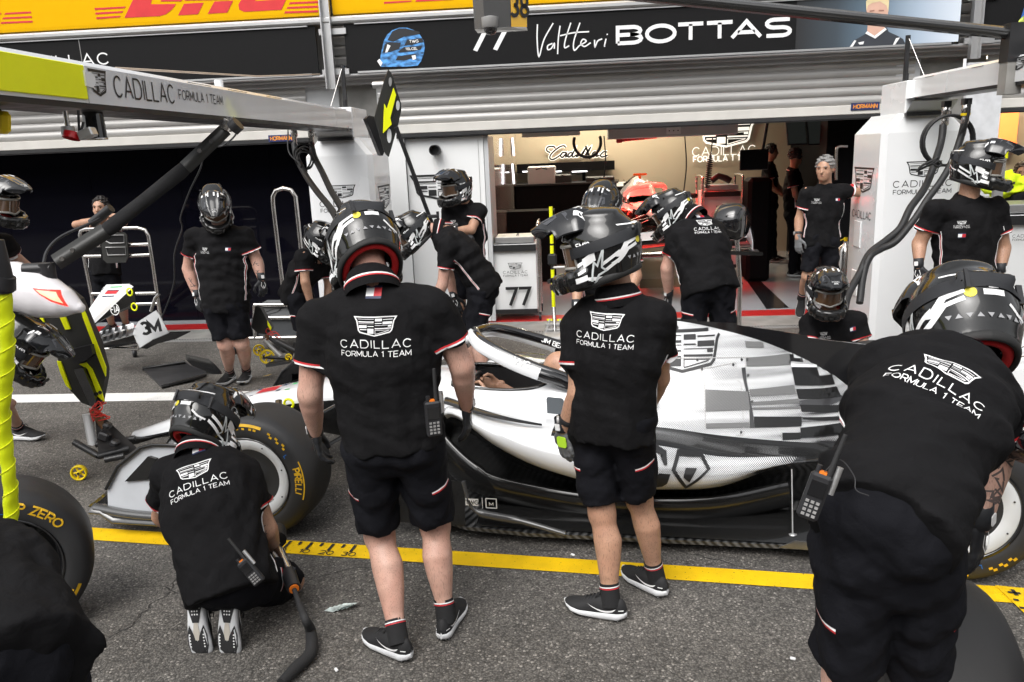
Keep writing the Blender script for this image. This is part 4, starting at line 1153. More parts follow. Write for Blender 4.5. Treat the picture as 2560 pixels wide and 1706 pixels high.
  st = [(-.022,-.112),(-.012,-.075),(.000,-.040),(.010,-.056),(.048,.006),(.026,-.066),(.040,-.080),(.008,-.092),(-.010,-.118),(-.022,-.124),(-.022,-.112)]
  K = [[np.array((sg * p[0],p[1])) for p in (q if sg > 0 else q[::-1])] for q in stroke(st,.0075,.012)]
  return Q,K
 items = []; outl = []
 for sg in (1,-1):
  Q,K = bars(sg); fr = (V(0,0,0),V(0,-1,0) * sg * (1),V(0,0,1))
  # seen from +X the rear is to the right when x axis = -Y... throw along -X*sg
  if sg > 0: items.append((Q,V(0,0,0),V(0,1,0) * -1 * -1,V(0,0,1))) if False else items.append(([[p * np.array((-1,1)) for p in q][::-1] for q in Q],V(0,0,0),V(0,1,0),V(0,0,1)))
  else: items.append(([[p * np.array((-1,1)) for p in q][::-1] for q in Q],V(0,0,0),V(0,-1,0),V(0,0,1)))
  if sg > 0: outl.append(([[p * np.array((-1,1)) for p in q][::-1] for q in K],V(0,0,0),V(0,1,0),V(0,0,1)))
  else: outl.append(([[p * np.array((-1,1)) for p in q][::-1] for q in K],V(0,0,0),V(0,-1,0),V(0,0,1)))
  items.append((move(text2d('SM10',.019,.22,.8,.2),.03 * sg,.03),V(0,0,0),V(0,sg,0),V(0,0,1)))
 # rear marks
 items.append((move(rect2d(-.012,.0,.012,.016),.012,.020),V(0,0,0),V(1,0,0),V(0,0,1)))
 items.append((move(rect2d(-.026,-.008,.026,.008,2,1),.012,.008),V(0,0,0),V(1,0,0),V(0,0,1)))
 items.append((stroke([(-.085,.078),(-.04,.070),(.02,.072),(.085,.082)],.006,.02),V(0,0,0),V(1,0,0),V(0,0,1)))
 items.append((stroke([(.05,-.018),(.075,-.038),(.10,-.045)],.008,.015),V(0,0,0),V(1,0,0),V(0,0,1)))
 for k,a in ((.018,.015),(.040,.012)): items.append((stroke([(-.118,-.02 - k),(-.095,.022 - k),(-.055,.034 - k)],a,.015),V(0,0,0),V(1,0,0),V(0,0,1)))
 v_,f_ = pr(items); out['side_print'] = make_mesh('side_print',v_,f_,WPRINT)
 v_,f_ = pr(outl)
 v_ = [p * 1.012 for p in v_]; out['star_print'] = make_mesh('star_print',v_,f_,mat('star_print_grey',(.55,.58,.58),.4))
 v_,f_ = pr([(move([[np.array((.014 * math.cos(t),.014 * math.sin(t))) for t in np.linspace(0,2 * math.pi,14,endpoint=False)]],-.042,.008),V(0,0,0),V(1,0,0),V(0,0,1))])
 out['sticker'] = make_mesh('sticker',v_,f_,YDOT)
 pq = []
 for x,y0,y1,w in ((-.085,.0,.05,.02),(-.05,.02,.09,.010),(.03,.02,.075,.022),(.075,-.0,.06,.014),(-.02,.03,.07,.012)):
  pq.append((rect2d(x,y0,x + w,y1,1,3),V(0,0,.1),V(1,0,0),V(0,1,0)))
 pq.append((move(logo2d(.050),0,.205),V(0,0,.1),V(1,0,0),V(0,1,0)))
 v_,f_ = pr(pq,pv); out['peak_print'] = make_mesh('peak_print',v_,f_,WPRINT)
 # goggles, strap, rim, red neck roll, rear grille
 b = MB(); rows = []
 for z in np.linspace(-.055,.035,8):
  rows.append([V(.098 * math.sin(a),.035 + .112 * math.cos(a) - .004,z - .012 * math.exp(-(a / .25) ** 2) * (z < -.03)) for a in np.linspace(-1.15,1.15,17)])
 b.grid(rows,0,True,flip=True); out['goggle_lens'] = b.mesh('goggle_lens',LENS)
 b = MB(); ring = [p for p in rows[0]] + [r[-1] for r in rows[1:]] + rows[-1][::-1][1:] + [r[0] for r in rows[::-1][1:-1]]
 b.tube(ring,.0075,8,closed=True); out['goggle_frame'] = b.mesh('goggle_frame',GFRAME)
 rows = []
 for z in (-.022,-.008,.008,.020):
  r_ = []
  for a in np.linspace(math.radians(-148),math.radians(148),60):
   d = V(math.sin(a),-math.cos(a),0); zz = z + .045 * (1 - abs(a) / 2.6)
   h = bv.ray_cast(Vector(V(0,-.01,zz) + d * .3),Vector(-d),.3)
   p = np.array(h[0]) if h[0] is not None else V(0,-.01,zz) + d * .13
   r_.append(p + d * .0035)
  rows.append(r_)
 b = MB(); b.grid(rows,0,True); out['goggle_strap'] = b.mesh('goggle_strap',STRAP)
 b = MB(); i = 26; b.box((rows[1][i] + rows[2][i]) / 2 + V(0,-.004,0),(.010,.006,.052)); i = 38; b.box((rows[1][i] + rows[2][i]) / 2 + V(0,-.004,0),(.014,.008,.054)); out['strap_buckle'] = b.mesh('strap_buckle',BLKPLAST)
 rim = []; roll = []
 for a in np.linspace(0,2 * math.pi,40,endpoint=False):
  x,y = .104 * math.sin(a),-.012 - .128 * math.cos(a);
  z = -.100 - .16 * (y + .16)
  rim.append(V(x * 1.10,y * 1.06,z + .004))
 b = MB(); b.tube(rim,.011,8,closed=True,flat=(1.5,.8)); out['rubber_rim'] = b.mesh('rubber_rim',HRIM)
 for a in np.linspace(-1.9,1.9,30): roll.append(V(.094 * math.sin(a),-.012 - .112 * math.cos(a),-.100 - .16 * (-.112 * math.cos(a) + .13)))
 b = MB(); b.tube(roll,.013,10); out['neck_roll'] = b.mesh('neck_roll',LINER)
 b = MB()
 for i in range(9):
  a = -.62 + i * .155; d = V(math.sin(a),-math.cos(a),0)
  h = bv.ray_cast(Vector(V(0,-.01,-.052) + d * .3),Vector(-d),.3)
  if h[0] is None: continue
  p = np.array(h[0]) + d * .002; t = V(math.cos(a),math.sin(a),0)
  s = 1 if i % 2 else -1
  b.add([p - t * .0085 + V(0,0,-.006 * s),p + t * .0085 + V(0,0,-.006 * s),p + V(0,0,.007 * s)],[(0,1,2) if s > 0 else (0,2,1)])
 out['rear_vent'] = b.mesh('rear_vent',VENTG)
 b = MB()
 for sx in (-1,0,1): b.box((sx * .034,.222 - .008 * abs(sx),-.118),(.022,.01,.018),m=0)
 b.box((0,.222,-.092),(.06,.012,.014)); out['mouth_vent'] = b.mesh('mouth_vent',HRIM)
 return out
HELM = helmet_meshes()
def helmet(p,c,face,up=(0,0,1),s=1.0):
 x,y,z = basis(face,up); m = frame4(c,x * s,y * s,z * s)
 h = inst('helmet',HELM['helmet'],p,m)
 for k,me in HELM.items():
  if k != 'helmet': inst(k,me,h,m)
 return h

# ------------------------------------------------------------------ heads with faces
def head_field(F,c,face,up,s=1.0):
 """adds skull, jaw, nose, ears, brow to a body field"""
 x,y,z = basis(face,up); R = np.stack([x,y,z],1)
 w = lambda a,b_,c_: c + s * (x * a + y * b_ + z * c_)
 F.ball(w(0,-.012,.03),np.array((.078,.098,.095)) * s,R,.02)
 F.ball(w(0,.022,-.045),np.array((.062,.070,.075)) * s,R,.03)
 F.ball(w(0,.058,-.088),np.array((.026,.022,.020)) * s,R,.03)
 F.limb(w(0,.082,.022),w(0,.106,-.022),[(0,.009 * s),(1,.014 * s)],k=.012)
 F.limb(w(-.032,.074,.034),w(.032,.074,.034),[(0,.011 * s),(1,.011 * s)],k=.016)
 for sg in (-1,1):
  F.ball(w(sg * .044,.056,-.022),np.array((.018,.018,.018)) * s,R,.02)
  F.ball(w(sg * .080,-.012,-.004),np.array((.008,.022,.034)) * s,R,.008)
  F.ball(w(sg * .031,.094,.014),np.array((.014,.012,.009)) * s,R,.010,sub=True)
 F.limb(w(-.018,.088,-.056),w(.018,.088,-.056),[(0,.007 * s,.007 * s),(1,.007 * s,.007 * s)],k=.008)
 return x,y,z
EYEM = mat('eye_dark',(.03,.02,.015),.2); LIPM = mat('lip',(.33,.13,.11),.5)
def head_parts(p,c,face,up,hair,s=1.0):
 x,y,z = basis(face,up); w = lambda a,b_,c_: c + s * (x * a + y * b_ + z * c_)
 R = np.stack([x,y,z],1)
 for sg in (-1,1):
  b = MB(); q = w(sg * .031,.080,.015); b.tube([q - y * .004,q + y * .002],[.010 * s,.007 * s],10,ref=x); b.build('eye',EYEM,p)
  b = MB(); b.tube([w(sg * .016,.089,.032),w(sg * .032,.090,.036),w(sg * .048,.078,.032)],[.003,.0042,.002],6); b.build('eyebrow',HAIRS[hair or 'brown'],p)
 b = MB(); b.tube([w(-.022,.087,-.055),w(0,.096,-.054),w(.022,.087,-.055)],[.002,.005,.002],6); b.build('lips',LIPM,p)
 if hair:
  F = Field(.006 * s)
  F.ball(w(0,-.018,.042),np.array((.087,.104,.098)) * s,R,.02)
  F.disp.append(ripple(5,.006,.03))
  n = unit(y * .85 - z * .55); F.cut.append((w(0,.058,.062),unit(y * .9 - z * .35)))
  F.cut.append((w(0,-.02,-.045),unit(y * .55 - z)))
  v,f = F.mesh(); obj('hair',v,f,HAIRS[hair],p,None,True)

# ------------------------------------------------------------------ a person
GREYTRIM = mat('trim_red',(.55,.02,.025),.6)
PEOPLE = []
def lerp(a,b,t): return a + (b - a) * t
def ring_band(bv,c,ax,r,w,out=.0022,n=36,reach=.16):
 """a thin band round a sleeve or hem: points found on the cloth itself"""
 ax = unit(ax); u = unit(np.cross(ax,V(.3,.2,.9))); k = np.cross(ax,u); rows = []
 for d in (0,w):
  row = []
  for t in np.linspace(0,2 * math.pi,n,endpoint=False):
   dr = math.cos(t) * u + math.sin(t) * k; o = c + ax * d
   h = bv.ray_cast(Vector(o + dr * 0.001),Vector(dr),reach)
   # outermost hit
   h2 = bv.ray_cast(Vector(o + dr * reach),Vector(-dr),reach)
   q = np.array(h2[0]) if h2[0] is not None else o + dr * r
   if np.linalg.norm(q - o) > r * 1.35 or np.linalg.norm(q - o) < r * .6: q = o + dr * r
   row.append(q + dr * out)
  rows.append(row)
 return rows
def person(key,label,J,skin='fair',build=1.0,h=.011,helm=None,head=None,gl=(None,None),shoes=(None,None),bare=(None,None),seed=1,
  printed='back',wr=.005,wbias=None,legs=True,arms=True,shorts=True,group=None,long=False,back_bow=.02,sock=True,base=None,logo_w=.27,hem=.10,collar=True,pr_off=(0,0),pr_rot=0.0,trims=True,ssec=None):
 """J: joints in world coordinates. Body skin is one mesh; clothes, shoes, gloves and helmet are its children."""
 J = {k: np.asarray(v,float) for k,v in J.items()}
 P,N = J['P'],J['N']; sL,sR = J['sL'],J['sR']; hL,hR = J['hL'],J['hR']
 if base is None:
  a = [J[k] for k in ('aL','aR') if k in J]; base = V(*(np.mean(a,0)[:2] if a else P[:2]),0)
 t = thing('person',label,'person',base,group or 'pit crew in black team kit')
 B = build; up = unit(N - P); ls = unit(sR - sL); lp = unit(hR - hL)
 back = unit(np.cross(ls + lp,up))               # points out of the back? right x up = forward -> up x right = backward
 # --- skin
 F = Field(h)
 M_ = lerp(P,N,.5) + back * back_bow
 F.limb(P,M_,[(0,.13 * B,.09 * B),(1,.13 * B,.09 * B)],lat=lp,k=.05)
 F.limb(M_,N - up * .04,[(0,.13 * B,.09 * B),(.7,.14 * B,.085 * B),(1,.06 * B,.06 * B)],lat=ls,k=.05)
 hc = J['H']; hax = unit(hc - N)
 if helm is None: hx = head[0]; F.limb(N - hax * .02,hc - hax * .05 - unit(hx) * .015,[(0,.062),(1,.056)],k=.03)
 else: F.limb(N - hax * .02,hc + unit(helm[0]) * -.03 - hax * .02,[(0,.064 * B ** .5),(1,.060 * B ** .5)],k=.03); F.ball(hc - hax * .01,(.085,.085,.085),k=.03)
 if head is not None: head_field(F,hc,head[0],head[1] if len(head) > 1 else (0,0,1),head[3] if len(head) > 3 else 1.0)
 if arms:
  for s_,e_,w_ in (('sL','eL','wL'),('sR','eR','wR')):
   if e_ not in J: continue
   S,E,W_ = J[s_],J[e_],J[w_]
   F.limb(lerp(N,S,.35) - up * .03,S,[(0,.05),(1,.054 * B)],k=.04)
   F.limb(S,E,[(0,.056 * B),(.35,.056 * B),(.75,.047 * B),(1,.043 * B)],k=.02)
   F.limb(E,W_,[(0,.043 * B),(.25,.048 * B,.044 * B),(.6,.038 * B,.036 * B),(1,.031,.025)],k=.02)
 if legs:
  for h_,k_,a_ in (('hL','kL','aL'),('hR','kR','aR')):
   if k_ not in J: continue
   H,K = J[h_],J[k_]
   F.limb(H,K,[(0,.085 * B),(.5,.078 * B),(.85,.062 * B),(1,.058 * B)],k=.03)
   if a_ in J:
    A = J[a_]; td = J.get('t' + a_[1],V(0,1,0)); d = unit(A - K); bk = -unit(td); bk = unit(bk - d * (bk @ d)) if abs(bk @ d) < .95 else V(0,-1,0); lt = np.cross(bk,d)
    F.limb(K,A,[(0,.057 * B,.058 * B,0,0),(.12,.052 * B,.054 * B,0,.004),(.32,.058 * B,.062 * B,0,.014),(.55,.050 * B,.052 * B,0,.010),(.8,.037 * B ** .5,.040 * B ** .5,0,.002),(1,.035,.038,0,0)],lat=lt if np.cross(d,lt) @ bk > 0 else -lt,k=.02)
 for nm,(side,wq,fq,pq,cq) in ((0,bare[0] or (None,) * 5),(1,bare[1] or (None,) * 5)):
  pass
 v,f = F.mesh(); body = obj('body',v,f,SKIN[skin] if isinstance(skin,str) else skin,t,None,True)
 # --- shirt
 F = Field(h)
 lo = P - up * (hem + .05)
 sec = ssec or (.192,.192,.188,.196,.186)
 F.limb(lo,M_,[(0,sec[0] * B,.146 * B),(.5,sec[1] * B * .98,.144 * B),(1,sec[2] * B,.130 * B)],lat=lp,k=.06,cuts=((P - up * hem,-up),))
 F.limb(M_,N - up * .015,[(0,sec[2] * B,.130 * B),(.45,sec[3] * B,.138 * B),(.72,sec[4] * B * .9,.122 * B),(.9,.135 * B,.09 * B),(1,.074 * B,.070 * B)],lat=ls,k=.06)
 SL = {}
 for s_,e_ in (('sL','eL'),('sR','eR')):
  if e_ not in J: continue
  S,E = J[s_],J[e_]; C0 = lerp(N - up * .075,S,.42); d = unit(E - S)
  F.limb(C0,S - up * .008,[(0,.078 * B),(1,.068 * B)],k=.05)
  end = S + d * (np.linalg.norm(E - S) * .60)
  F.limb(S - up * .008,end + d * .05,[(0,.068 * B),(.5,.070 * B),(1,.078 * B)],k=.04,cuts=((end,d),)); SL[s_] = (end,d)
 F.disp.append(ripple(seed,wr,.13,wbias)); F.disp.append(ripple(seed + 50,wr * .22,.05,wbias))
 v,f = F.mesh(); sh = obj('shirt',v,f,SHIRT,t,None,True); bv = bvh_of(sh)
 if trims:
  for s_,(end,d) in SL.items():
   for k0,mt,nm in ((.002,WPRINT,'cuff_stripe'),(.009,GREYTRIM,'cuff_stripe')):
    R_ = ring_band(bv,end - d * (k0 + .008),d,.076 * B,.0075)
    b = MB(); b.grid([R_[1],R_[0]],0,True,True); b.build(nm,WPRINT if k0 < .005 else GREYTRIM,sh)
 if collar:
  na = unit(lerp(up,hax,.55)); bl = unit(ls - na * (ls @ na)); fw = np.cross(na,bl) * -1; fw = -np.cross(bl,na) if False else np.cross(na,bl)
  fw = np.cross(bl,na) * -1                                  # forward
  b = MB(); pr = [(.100,-.050),(.098,-.022),(.092,.002),(.080,.026),(.070,.034),(.066,.030),(.070,.0)]
  def cr(r,hh,rows=[]):
   row = []
   for q in np.linspace(.0,1,25):
    a = math.radians(28 + q * 304);
    row.append(N + na * (hh * B - .018 * math.cos(a) - .004) + bl * r * B * math.sin(a) - fw * -1 * r * B * 1.0 * math.cos(a) * 1.02 - fw * .012)
   return row
  rows = [cr(r,hh) for r,hh in pr]
  b.grid(rows,0,True,flip=False); b.build('collar',SHIRT,sh)
  for r,hh,mt in ((.0995,-.020,GREYTRIM),(.0985,-.0145,WPRINT)):
   b = MB(); b.grid([cr(r,hh),cr(r - .001,hh + .0055)],0,True); b.build('collar_stripe',mt,sh)
 # prints
 ctr = lerp(P,N,.655)
 if printed:
  n = back if printed == 'back' else -back
  y = unit(up - n * (up @ n)); x = np.cross(y,n)
  if pr_rot: R_ = rotmat(n,pr_rot); x,y = R_ @ x,R_ @ y
  if printed == 'back':
   o = ctr + x * pr_off[0] + y * pr_off[1]
   drape('back_print',logo2d(logo_w),o,x,y,WPRINT,bv,sh,.0025,.4)
   w_,r_,nv = flag2d(.058)
   o2 = lerp(P,N,.955) + x * (.02 + pr_off[0] * .3)
   for Q,mt in ((w_,WPRINT),(r_,REDP),(nv,NAVY)): drape('flag_patch',Q,o2,x,y,mt,bv,sh,.0025,.4)
  else:
   o = ctr + x * -.095 + y * .02
   drape('chest_print',logo2d(.085),o,x,y,WPRINT,bv,sh,.0025,.4)
   w_,r_,nv = flag2d(.042)
   o2 = ctr + x * (.105 if seed % 2 else -.095) + y * (.045 if seed % 2 else -.045)
   for Q,mt in ((w_,WPRINT),(r_,REDP),(nv,NAVY)): drape('flag_patch',Q,o2,x,y,mt,bv,sh,.0025,.4)
 # side piping
 if trims:
  for sg,nm in ((-1,'sL'),(1,'sR')):
   for k,mt in ((0,WPRINT),(1,REDP),(2,WPRINT)):
    pts = []
    for q in np.linspace(.12,.70,16):
     c = lerp(P - up * hem * .8,N,q); d = unit(sg * lerp(lp,ls,q) - back * (.18 + k * .035))
     hh = bv.ray_cast(Vector(c + d * .4),Vector(-d),.4)
     if hh[0] is not None and np.linalg.norm(np.array(hh[0]) - c) < .222 * B: pts.append(np.array(hh[0]) + d * .001)
    if len(pts) > 4 and k != 1 or len(pts) > 4: b = MB(); b.tube(pts,.0028,5); b.build('side_piping',mt,sh)
 # --- shorts or trousers
 if shorts:
  F = Field(h); lpd = lp
  F.limb(lerp(hL,hR,.16),lerp(hL,hR,.84),[(0,.115 * B,.128 * B),(.5,.118 * B,.118 * B),(1,.115 * B,.128 * B)],lat=up,k=.04)
  F.limb(P - up * .02,P + up * .09,[(0,.165 * B,.120 * B),(1,.150 * B,.110 * B)],lat=lp,k=.04)
  HM = {}
  for h_,k_ in (('hL','kL'),('hR','kR')):
   if k_ not in J: continue
   H,K = J[h_],J[k_]; d = unit(K - H)
   if long:
    F.limb(H,K,[(0,.11 * B),(1,.075 * B)],k=.04)
    if 'a' + k_[1] in J: F.limb(K,J['a' + k_[1]],[(0,.075 * B),(1,.062)],k=.03)
    continue
   end = lerp(H,K,.86)
   F.limb(H,end + d * .04,[(0,.100 * B,.112 * B),(.4,.090 * B,.104 * B),(1,.084 * B,.096 * B)],lat=lp,k=.022,cuts=((end,d),)); HM[k_] = (end,d)
  F.disp.append(ripple(seed + 9,wr * 1.1,.14)); F.disp.append(ripple(seed + 70,wr * .2,.05))
  v,f = F.mesh(); so = obj('shorts' if not long else 'trousers',v,f,SHORTS,t,None,True); bs = bvh_of(so)
  if trims:
   for h_,k_,sg in (('hL','kL',-1),('hR','kR',1)):
    if k_ not in J or long: continue
    H,K = J[h_],J[k_]; c = lerp(H,K,.42); d = unit(K - H)
    sd = unit(sg * lp * .8 + back * .75); sd = unit(sd - d * (sd @ d)); x = np.cross(-d,sd)
    for yy,mt in ((.003,WPRINT),(-.003,GREYTRIM)):
     drape('pocket_stripe',move(rect2d(-.05,-.003,.05,.003,8,1),0,yy,1,.06 * sg),c,x,-d,mt,bs,so,.0025,.3)
 # --- shoes and socks
 for nm,td in (('L',shoes[0]),('R',shoes[1])):
  a_ = J.get('a' + nm)
  if td is None or a_ is None: continue
  tdv,tu = (td if isinstance(td,tuple) else (td,None)); flatfoot = tu is None; tu = (0,0,1) if flatfoot else tu
  x,y,z = basis(tdv,tu); org = a_ - z * .095 + y * .012
  if flatfoot and abs(org[2]) < .08: org[2] = .006
  shoe(t,org,tdv,tu)
  if sock:
   k_ = J.get('k' + nm,a_ + V(0,0,.3)); d = unit(k_ - a_); b = MB(); b.tube([a_ - d * .035,a_ + d * .02,a_ + d * .065],[.042,.0415,.042],16); so_ = b.build('sock',SOCK,t)
   for q,mt in ((.050,WPRINT),(.043,REDP)): b = MB(); b.tube([a_ + d * q,a_ + d * (q + .005)],[.0438,.0438],16,caps=False); b.build('sock_stripe',mt,so_)
 # --- gloves: (fingers dir, palm dir, curl, options)
 for nm,g,side in (('L',gl[0],1),('R',gl[1],-1)):
  if g is None or 'w' + nm not in J: continue
  opt = g[3] if len(g) > 3 else {}
  glove(t,J['w' + nm] + unit(g[0]) * .0,g[0],g[1],side,g[2],**opt)
 if helm is not None: helmet(t,hc,helm[0],helm[1] if len(helm) > 1 else (0,0,1),helm[2] if len(helm) > 2 else 1.0)
 if head is not None: head_parts(t,hc,head[0],head[1] if len(head) > 1 else (0,0,1),head[2] if len(head) > 2 else 'black',head[3] if len(head) > 3 else 1.0)
 PEOPLE.append((key,t,J,bv))
 def L_(a,b): return round(float(np.linalg.norm(J[a] - J[b])),2) if a in J and b in J else None
 print('LEN',key,'torso',L_('P','N'),'sh',L_('sL','sR'),'uaL',L_('sL','eL'),'faL',L_('eL','wL'),'uaR',L_('sR','eR'),'faR',L_('eR','wR'),'hip',L_('hL','hR'),'thL',L_('hL','kL'),'shL',L_('kL','aL'),'thR',L_('hR','kR'),'shR',L_('kR','aR'),'NH',L_('N','H'),'P.z',round(float(P[2]),2))
 return t
def joints(Y,**k):
 """joints from their photographed position and their depth: name = (x, y, depth offset)"""
 return {n: (at(v[0],v[1],Y + v[2]) if len(v) == 3 else np.array(v[0])) for n,v in k.items()}

# ------------------------------------------------------------------ the crew
HAND = lambda k: SKIN[k]
# two men standing in front, seen from behind
J = joints(3.0,P=(985,1085,0),N=(930,705,.02),H=(907,618,.13),sL=(797,795,.03),sR=(1085,770,.03),eL=(775,985,0),wL=(790,1085,.10),eR=(1155,915,.05),wR=(1167,1020,.16),
  hL=(925,1120,0),hR=(1045,1105,0),kL=(949,1340,.06),kR=(1088,1315,.10),aL=(1000,1585,0),aR=(1112,1530,.14))
J['aL'] = gnd(996,1650) + V(0,.02,.10); J['aR'] = gnd(1113,1600) + V(0,.04,.10)
tdL = unit(gnd(885,1585) - gnd(1012,1650)); tdR = unit(gnd(1150,1530) - gnd(1115,1603)); J['tL'] = tdL; J['tR'] = tdR
person('P2','broad man standing with his back turned left of centre, head bent over the car',J,'fair',1.10,.0095,helm=((-.40,.70,-.85),(-.25,.5,1),1.06),
 gl=((V(.05,.15,-1),V(.9,.3,0),.45),(V(-.02,.1,-1),V(-.95,.2,.1),.35)),shoes=(tdL,tdR),seed=3,hem=.045,logo_w=.265,pr_rot=-.10,pr_off=(.02,.0),wr=.004)
J = joints(3.22,P=(1530,1035,0),N=(1542,728,0),H=(1495,620,-.02),sL=(1450,805,.05),sR=(1645,790,-.04),eL=(1447,985,-.02),wL=(1408,1075,.04),eR=(1648,945,.10),wR=(1610,1040,.25),
  hL=(1480,1065,.05),hR=(1580,1055,-.03),kL=(1505,1285,.0),kR=(1598,1250,.08),aL=(1522,1510,0),aR=(1630,1440,.3))
J['aL'] = gnd(1528,1555) + V(0,.03,.10); J['aR'] = gnd(1640,1492) + V(0,.03,.10)
tdL = unit(gnd(1402,1535) - gnd(1545,1565)); tdR = unit(gnd(1555,1440) - gnd(1662,1500)); J['tL'] = tdL; J['tR'] = tdR
person('P3','man standing with his back turned right of centre, helmet turned sideways, one lime green glove',J,'tan',1.0,.0095,helm=((-.95,.22,-.20),(0,0,1),1.0),
 gl=((V(.10,.05,-1),V(.6,.75,0),.3,dict(matl=GLOVEG,lime=True)),(V(0,.3,-1),V(-.9,0,0),.4)),shoes=(tdL,tdR),seed=14,logo_w=.235,pr_off=(.0,.02),wr=.004)
# kneeling at the front wheel with a wheel gun
J = joints(2.95,P=(565,1430,0),N=(500,1125,.28),H=(523,1048,.40),sL=(418,1185,.24),sR=(608,1180,.26),eL=(405,1290,.42),wL=(500,1370,.55),eR=(668,1325,.24),wR=(686,1372,.42),
  hL=(530,1455,0),hR=(610,1452,.02),kL=(560,1420,.5),kR=(728,1460,.36))
J['aL'] = gnd(520,1600) + V(-.0,.02,.16); J['aR'] = gnd(598,1600) + V(0,.02,.16)
J['kL'] = V(J['kL'][0],J['kL'][1],.07); J['kR'] = V(J['kR'][0],J['kR'][1],.07)
J['tL'] = J['tR'] = V(0,0,-1)
person('P1','man kneeling at the front wheel, back turned, soles of both shoes towards the camera',J,'tan',1.0,.0095,helm=((.30,.78,-.70),(.15,.6,1),1.0),
 gl=((V(.4,.8,-.2),V(0,0,-1),.5),(V(-.05,.6,-.6),V(-.9,-.2,-.3),.8)),shoes=((V(.05,-.18,-1),V(.0,1,-.15)),(V(-.05,-.18,-1),V(.0,1,-.15))),seed=8,logo_w=.245,pr_rot=.03,wr=.0045,sock=True,base=V(*gnd(560,1615)[:2],0))
# bending over a wheel at the right, close to the camera
J = joints(1.62,P=(2222,1275,0),N=(2378,880,.44),H=(2393,812,.56),sL=(2205,962,.36),sR=(2470,985,.36),eL=(2160,1080,.60),wL=(2150,1200,.75),eR=(2490,1130,.42),wR=(2447,1310,.36),
  hL=(2150,1370,.02),hR=(2285,1385,.02),kL=(2118,1700,.06),kR=(2292,1700,.12),aL=(2130,2080,.0),aR=(2310,2080,.0))
J['aL'] = V(J['aL'][0],J['aL'][1],.1); J['aR'] = V(J['aR'][0],J['aR'][1],.1); J['tL'] = J['tR'] = V(0,1,0)
person('P4','large man bending forward at the right front, back to the camera',J,'fair',.93,.0085,helm=((-.04,.85,-.66),(.10,.6,1),1.0),
 gl=((V(0,.6,-.6),V(0,-.5,-.5),.5),(V(.10,.10,-1),V(-.7,.7,0),.25)),shoes=(V(0,1,0),V(0,1,0)),seed=21,logo_w=.205,ssec=(.172,.168,.170,.19,.18),collar=False,pr_off=(.0,-.11),pr_rot=-.16,wr=.006,wbias=(0.1,.75,.65),hem=.07)

# farther crew, left to right
J = joints(5.15,P=(-75,790,0),N=(-45,590,.02),H=(-8,500,.02),sL=(12,610,.15),sR=(-95,620,-.15),eL=(28,640,.28),wL=(78,672,.38),eR=(-100,730,-.2),wR=(-40,790,.0),
  hL=(-70,800,.10),hR=(-85,800,-.08),kL=(-10,930,.1),kR=(-20,940,-.12),aL=(2,1040,.1),aR=(30,1060,-.15))
J['aL'] = gnd(-20,1070) + V(0,0,.10); J['aR'] = gnd(52,1100) + V(0,0,.10); J['tL'] = J['tR'] = V(1,0,0)
person('FL1','man at the left edge in a dark peaked helmet reaching for the white boom light',J,'light',1.0,.013,helm=((.86,-.12,-.22),(0,0,1),1.0),
 gl=((V(1,.1,-.5),V(0,.2,-1),.6),None),shoes=(V(1,.1,0),V(1,-.05,0)),seed=5,printed=None)
J = joints(4.35,P=(-210,960,0),N=(-60,840,0),H=(52,862,.0),sL=(-60,870,.16),sR=(-70,880,-.18),eL=(-30,990,.2),wL=(30,1010,.25),eR=(-50,1000,-.2),wR=(10,1040,-.1),
  hL=(-215,990,.12),hR=(-220,1000,-.12),kL=(-130,1090,.12),kR=(-140,1100,-.12))
person('FL2','crouching man low at the left edge, helmet marked in white lettering behind the yellow pole',J,'fair',1.0,.013,helm=((.74,.16,-.72),(.5,.1,1),1.05),seed=6,printed=None,base=V(-3.6,4.35,0),trims=False,shoes=(None,None))
J = joints(1.25,P=(-40,1660,0),N=(-190,1400,.25),H=(-250,1290,.35),sL=(-300,1480,.2),sR=(-70,1470,.22),eL=(-330,1620,.3),wL=(-250,1600,.5),eR=(-40,1560,.4),wR=(-20,1460,.6),
  hL=(-100,1710,0),hR=(40,1690,.02),kL=(-60,1860,.28),kR=(150,1770,.30),aL=(-120,2000,-.05),aR=(90,1960,.0))
person('FG1','dark clad back of a crouching man filling the bottom left corner',J,'fair',.95,.011,helm=((-.3,.8,-.5),),seed=31,printed=None,trims=False,base=V(-1.2,1.2,0),shoes=(None,None))
# watching man leaning on the trolley rail
J = joints(8.75,P=(262,668,.0),N=(255,566,.12),H=(252,522,.06),sL=(288,570,.10),sR=(222,571,.10),eL=(309,557,-.10),wL=(245,553,-.22),eR=(190,562,-.10),wR=(262,545,-.28),
  hL=(278,690,0),hR=(246,690,0),kL=(300,765,-.02),kR=(262,765,0),aL=(318,812,0),aR=(283,815,0))
J['aL'] = gnd(318,826) + V(0,0,.09); J['aR'] = gnd(283,828) + V(0,0,.09); J['tL'] = J['tR'] = V(0,-1,0)
person('C1','bareheaded dark haired man leaning with crossed arms on the trolley rail',J,'tan',.92,.012,head=(V(.12,-1,.02),(0,0,1),'black',1.0),shoes=(V(.1,-1,0),V(-.1,-1,0)),seed=7,printed=None,
 gl=((V(-1,.05,-.45),V(0,.2,-1),.5,dict(matl=SKIN['tan'],cuff=False,name='hand')),(V(.9,-.2,.3),V(0,.3,-1),.5,dict(matl=SKIN['tan'],cuff=False,name='hand'))))
J = joints(6.72,P=(562,750,0),N=(552,570,.02),H=(537,512,-.06),sL=(612,588,.02),sR=(486,590,.02),eL=(643,655,.05),wL=(654,700,.0),eR=(470,672,.05),wR=(493,742,0),
  hL=(590,765,0),hR=(538,765,0),kL=(604,858,-.02),kR=(563,862,-.05),aL=(617,932,0),aR=(575,940,0))
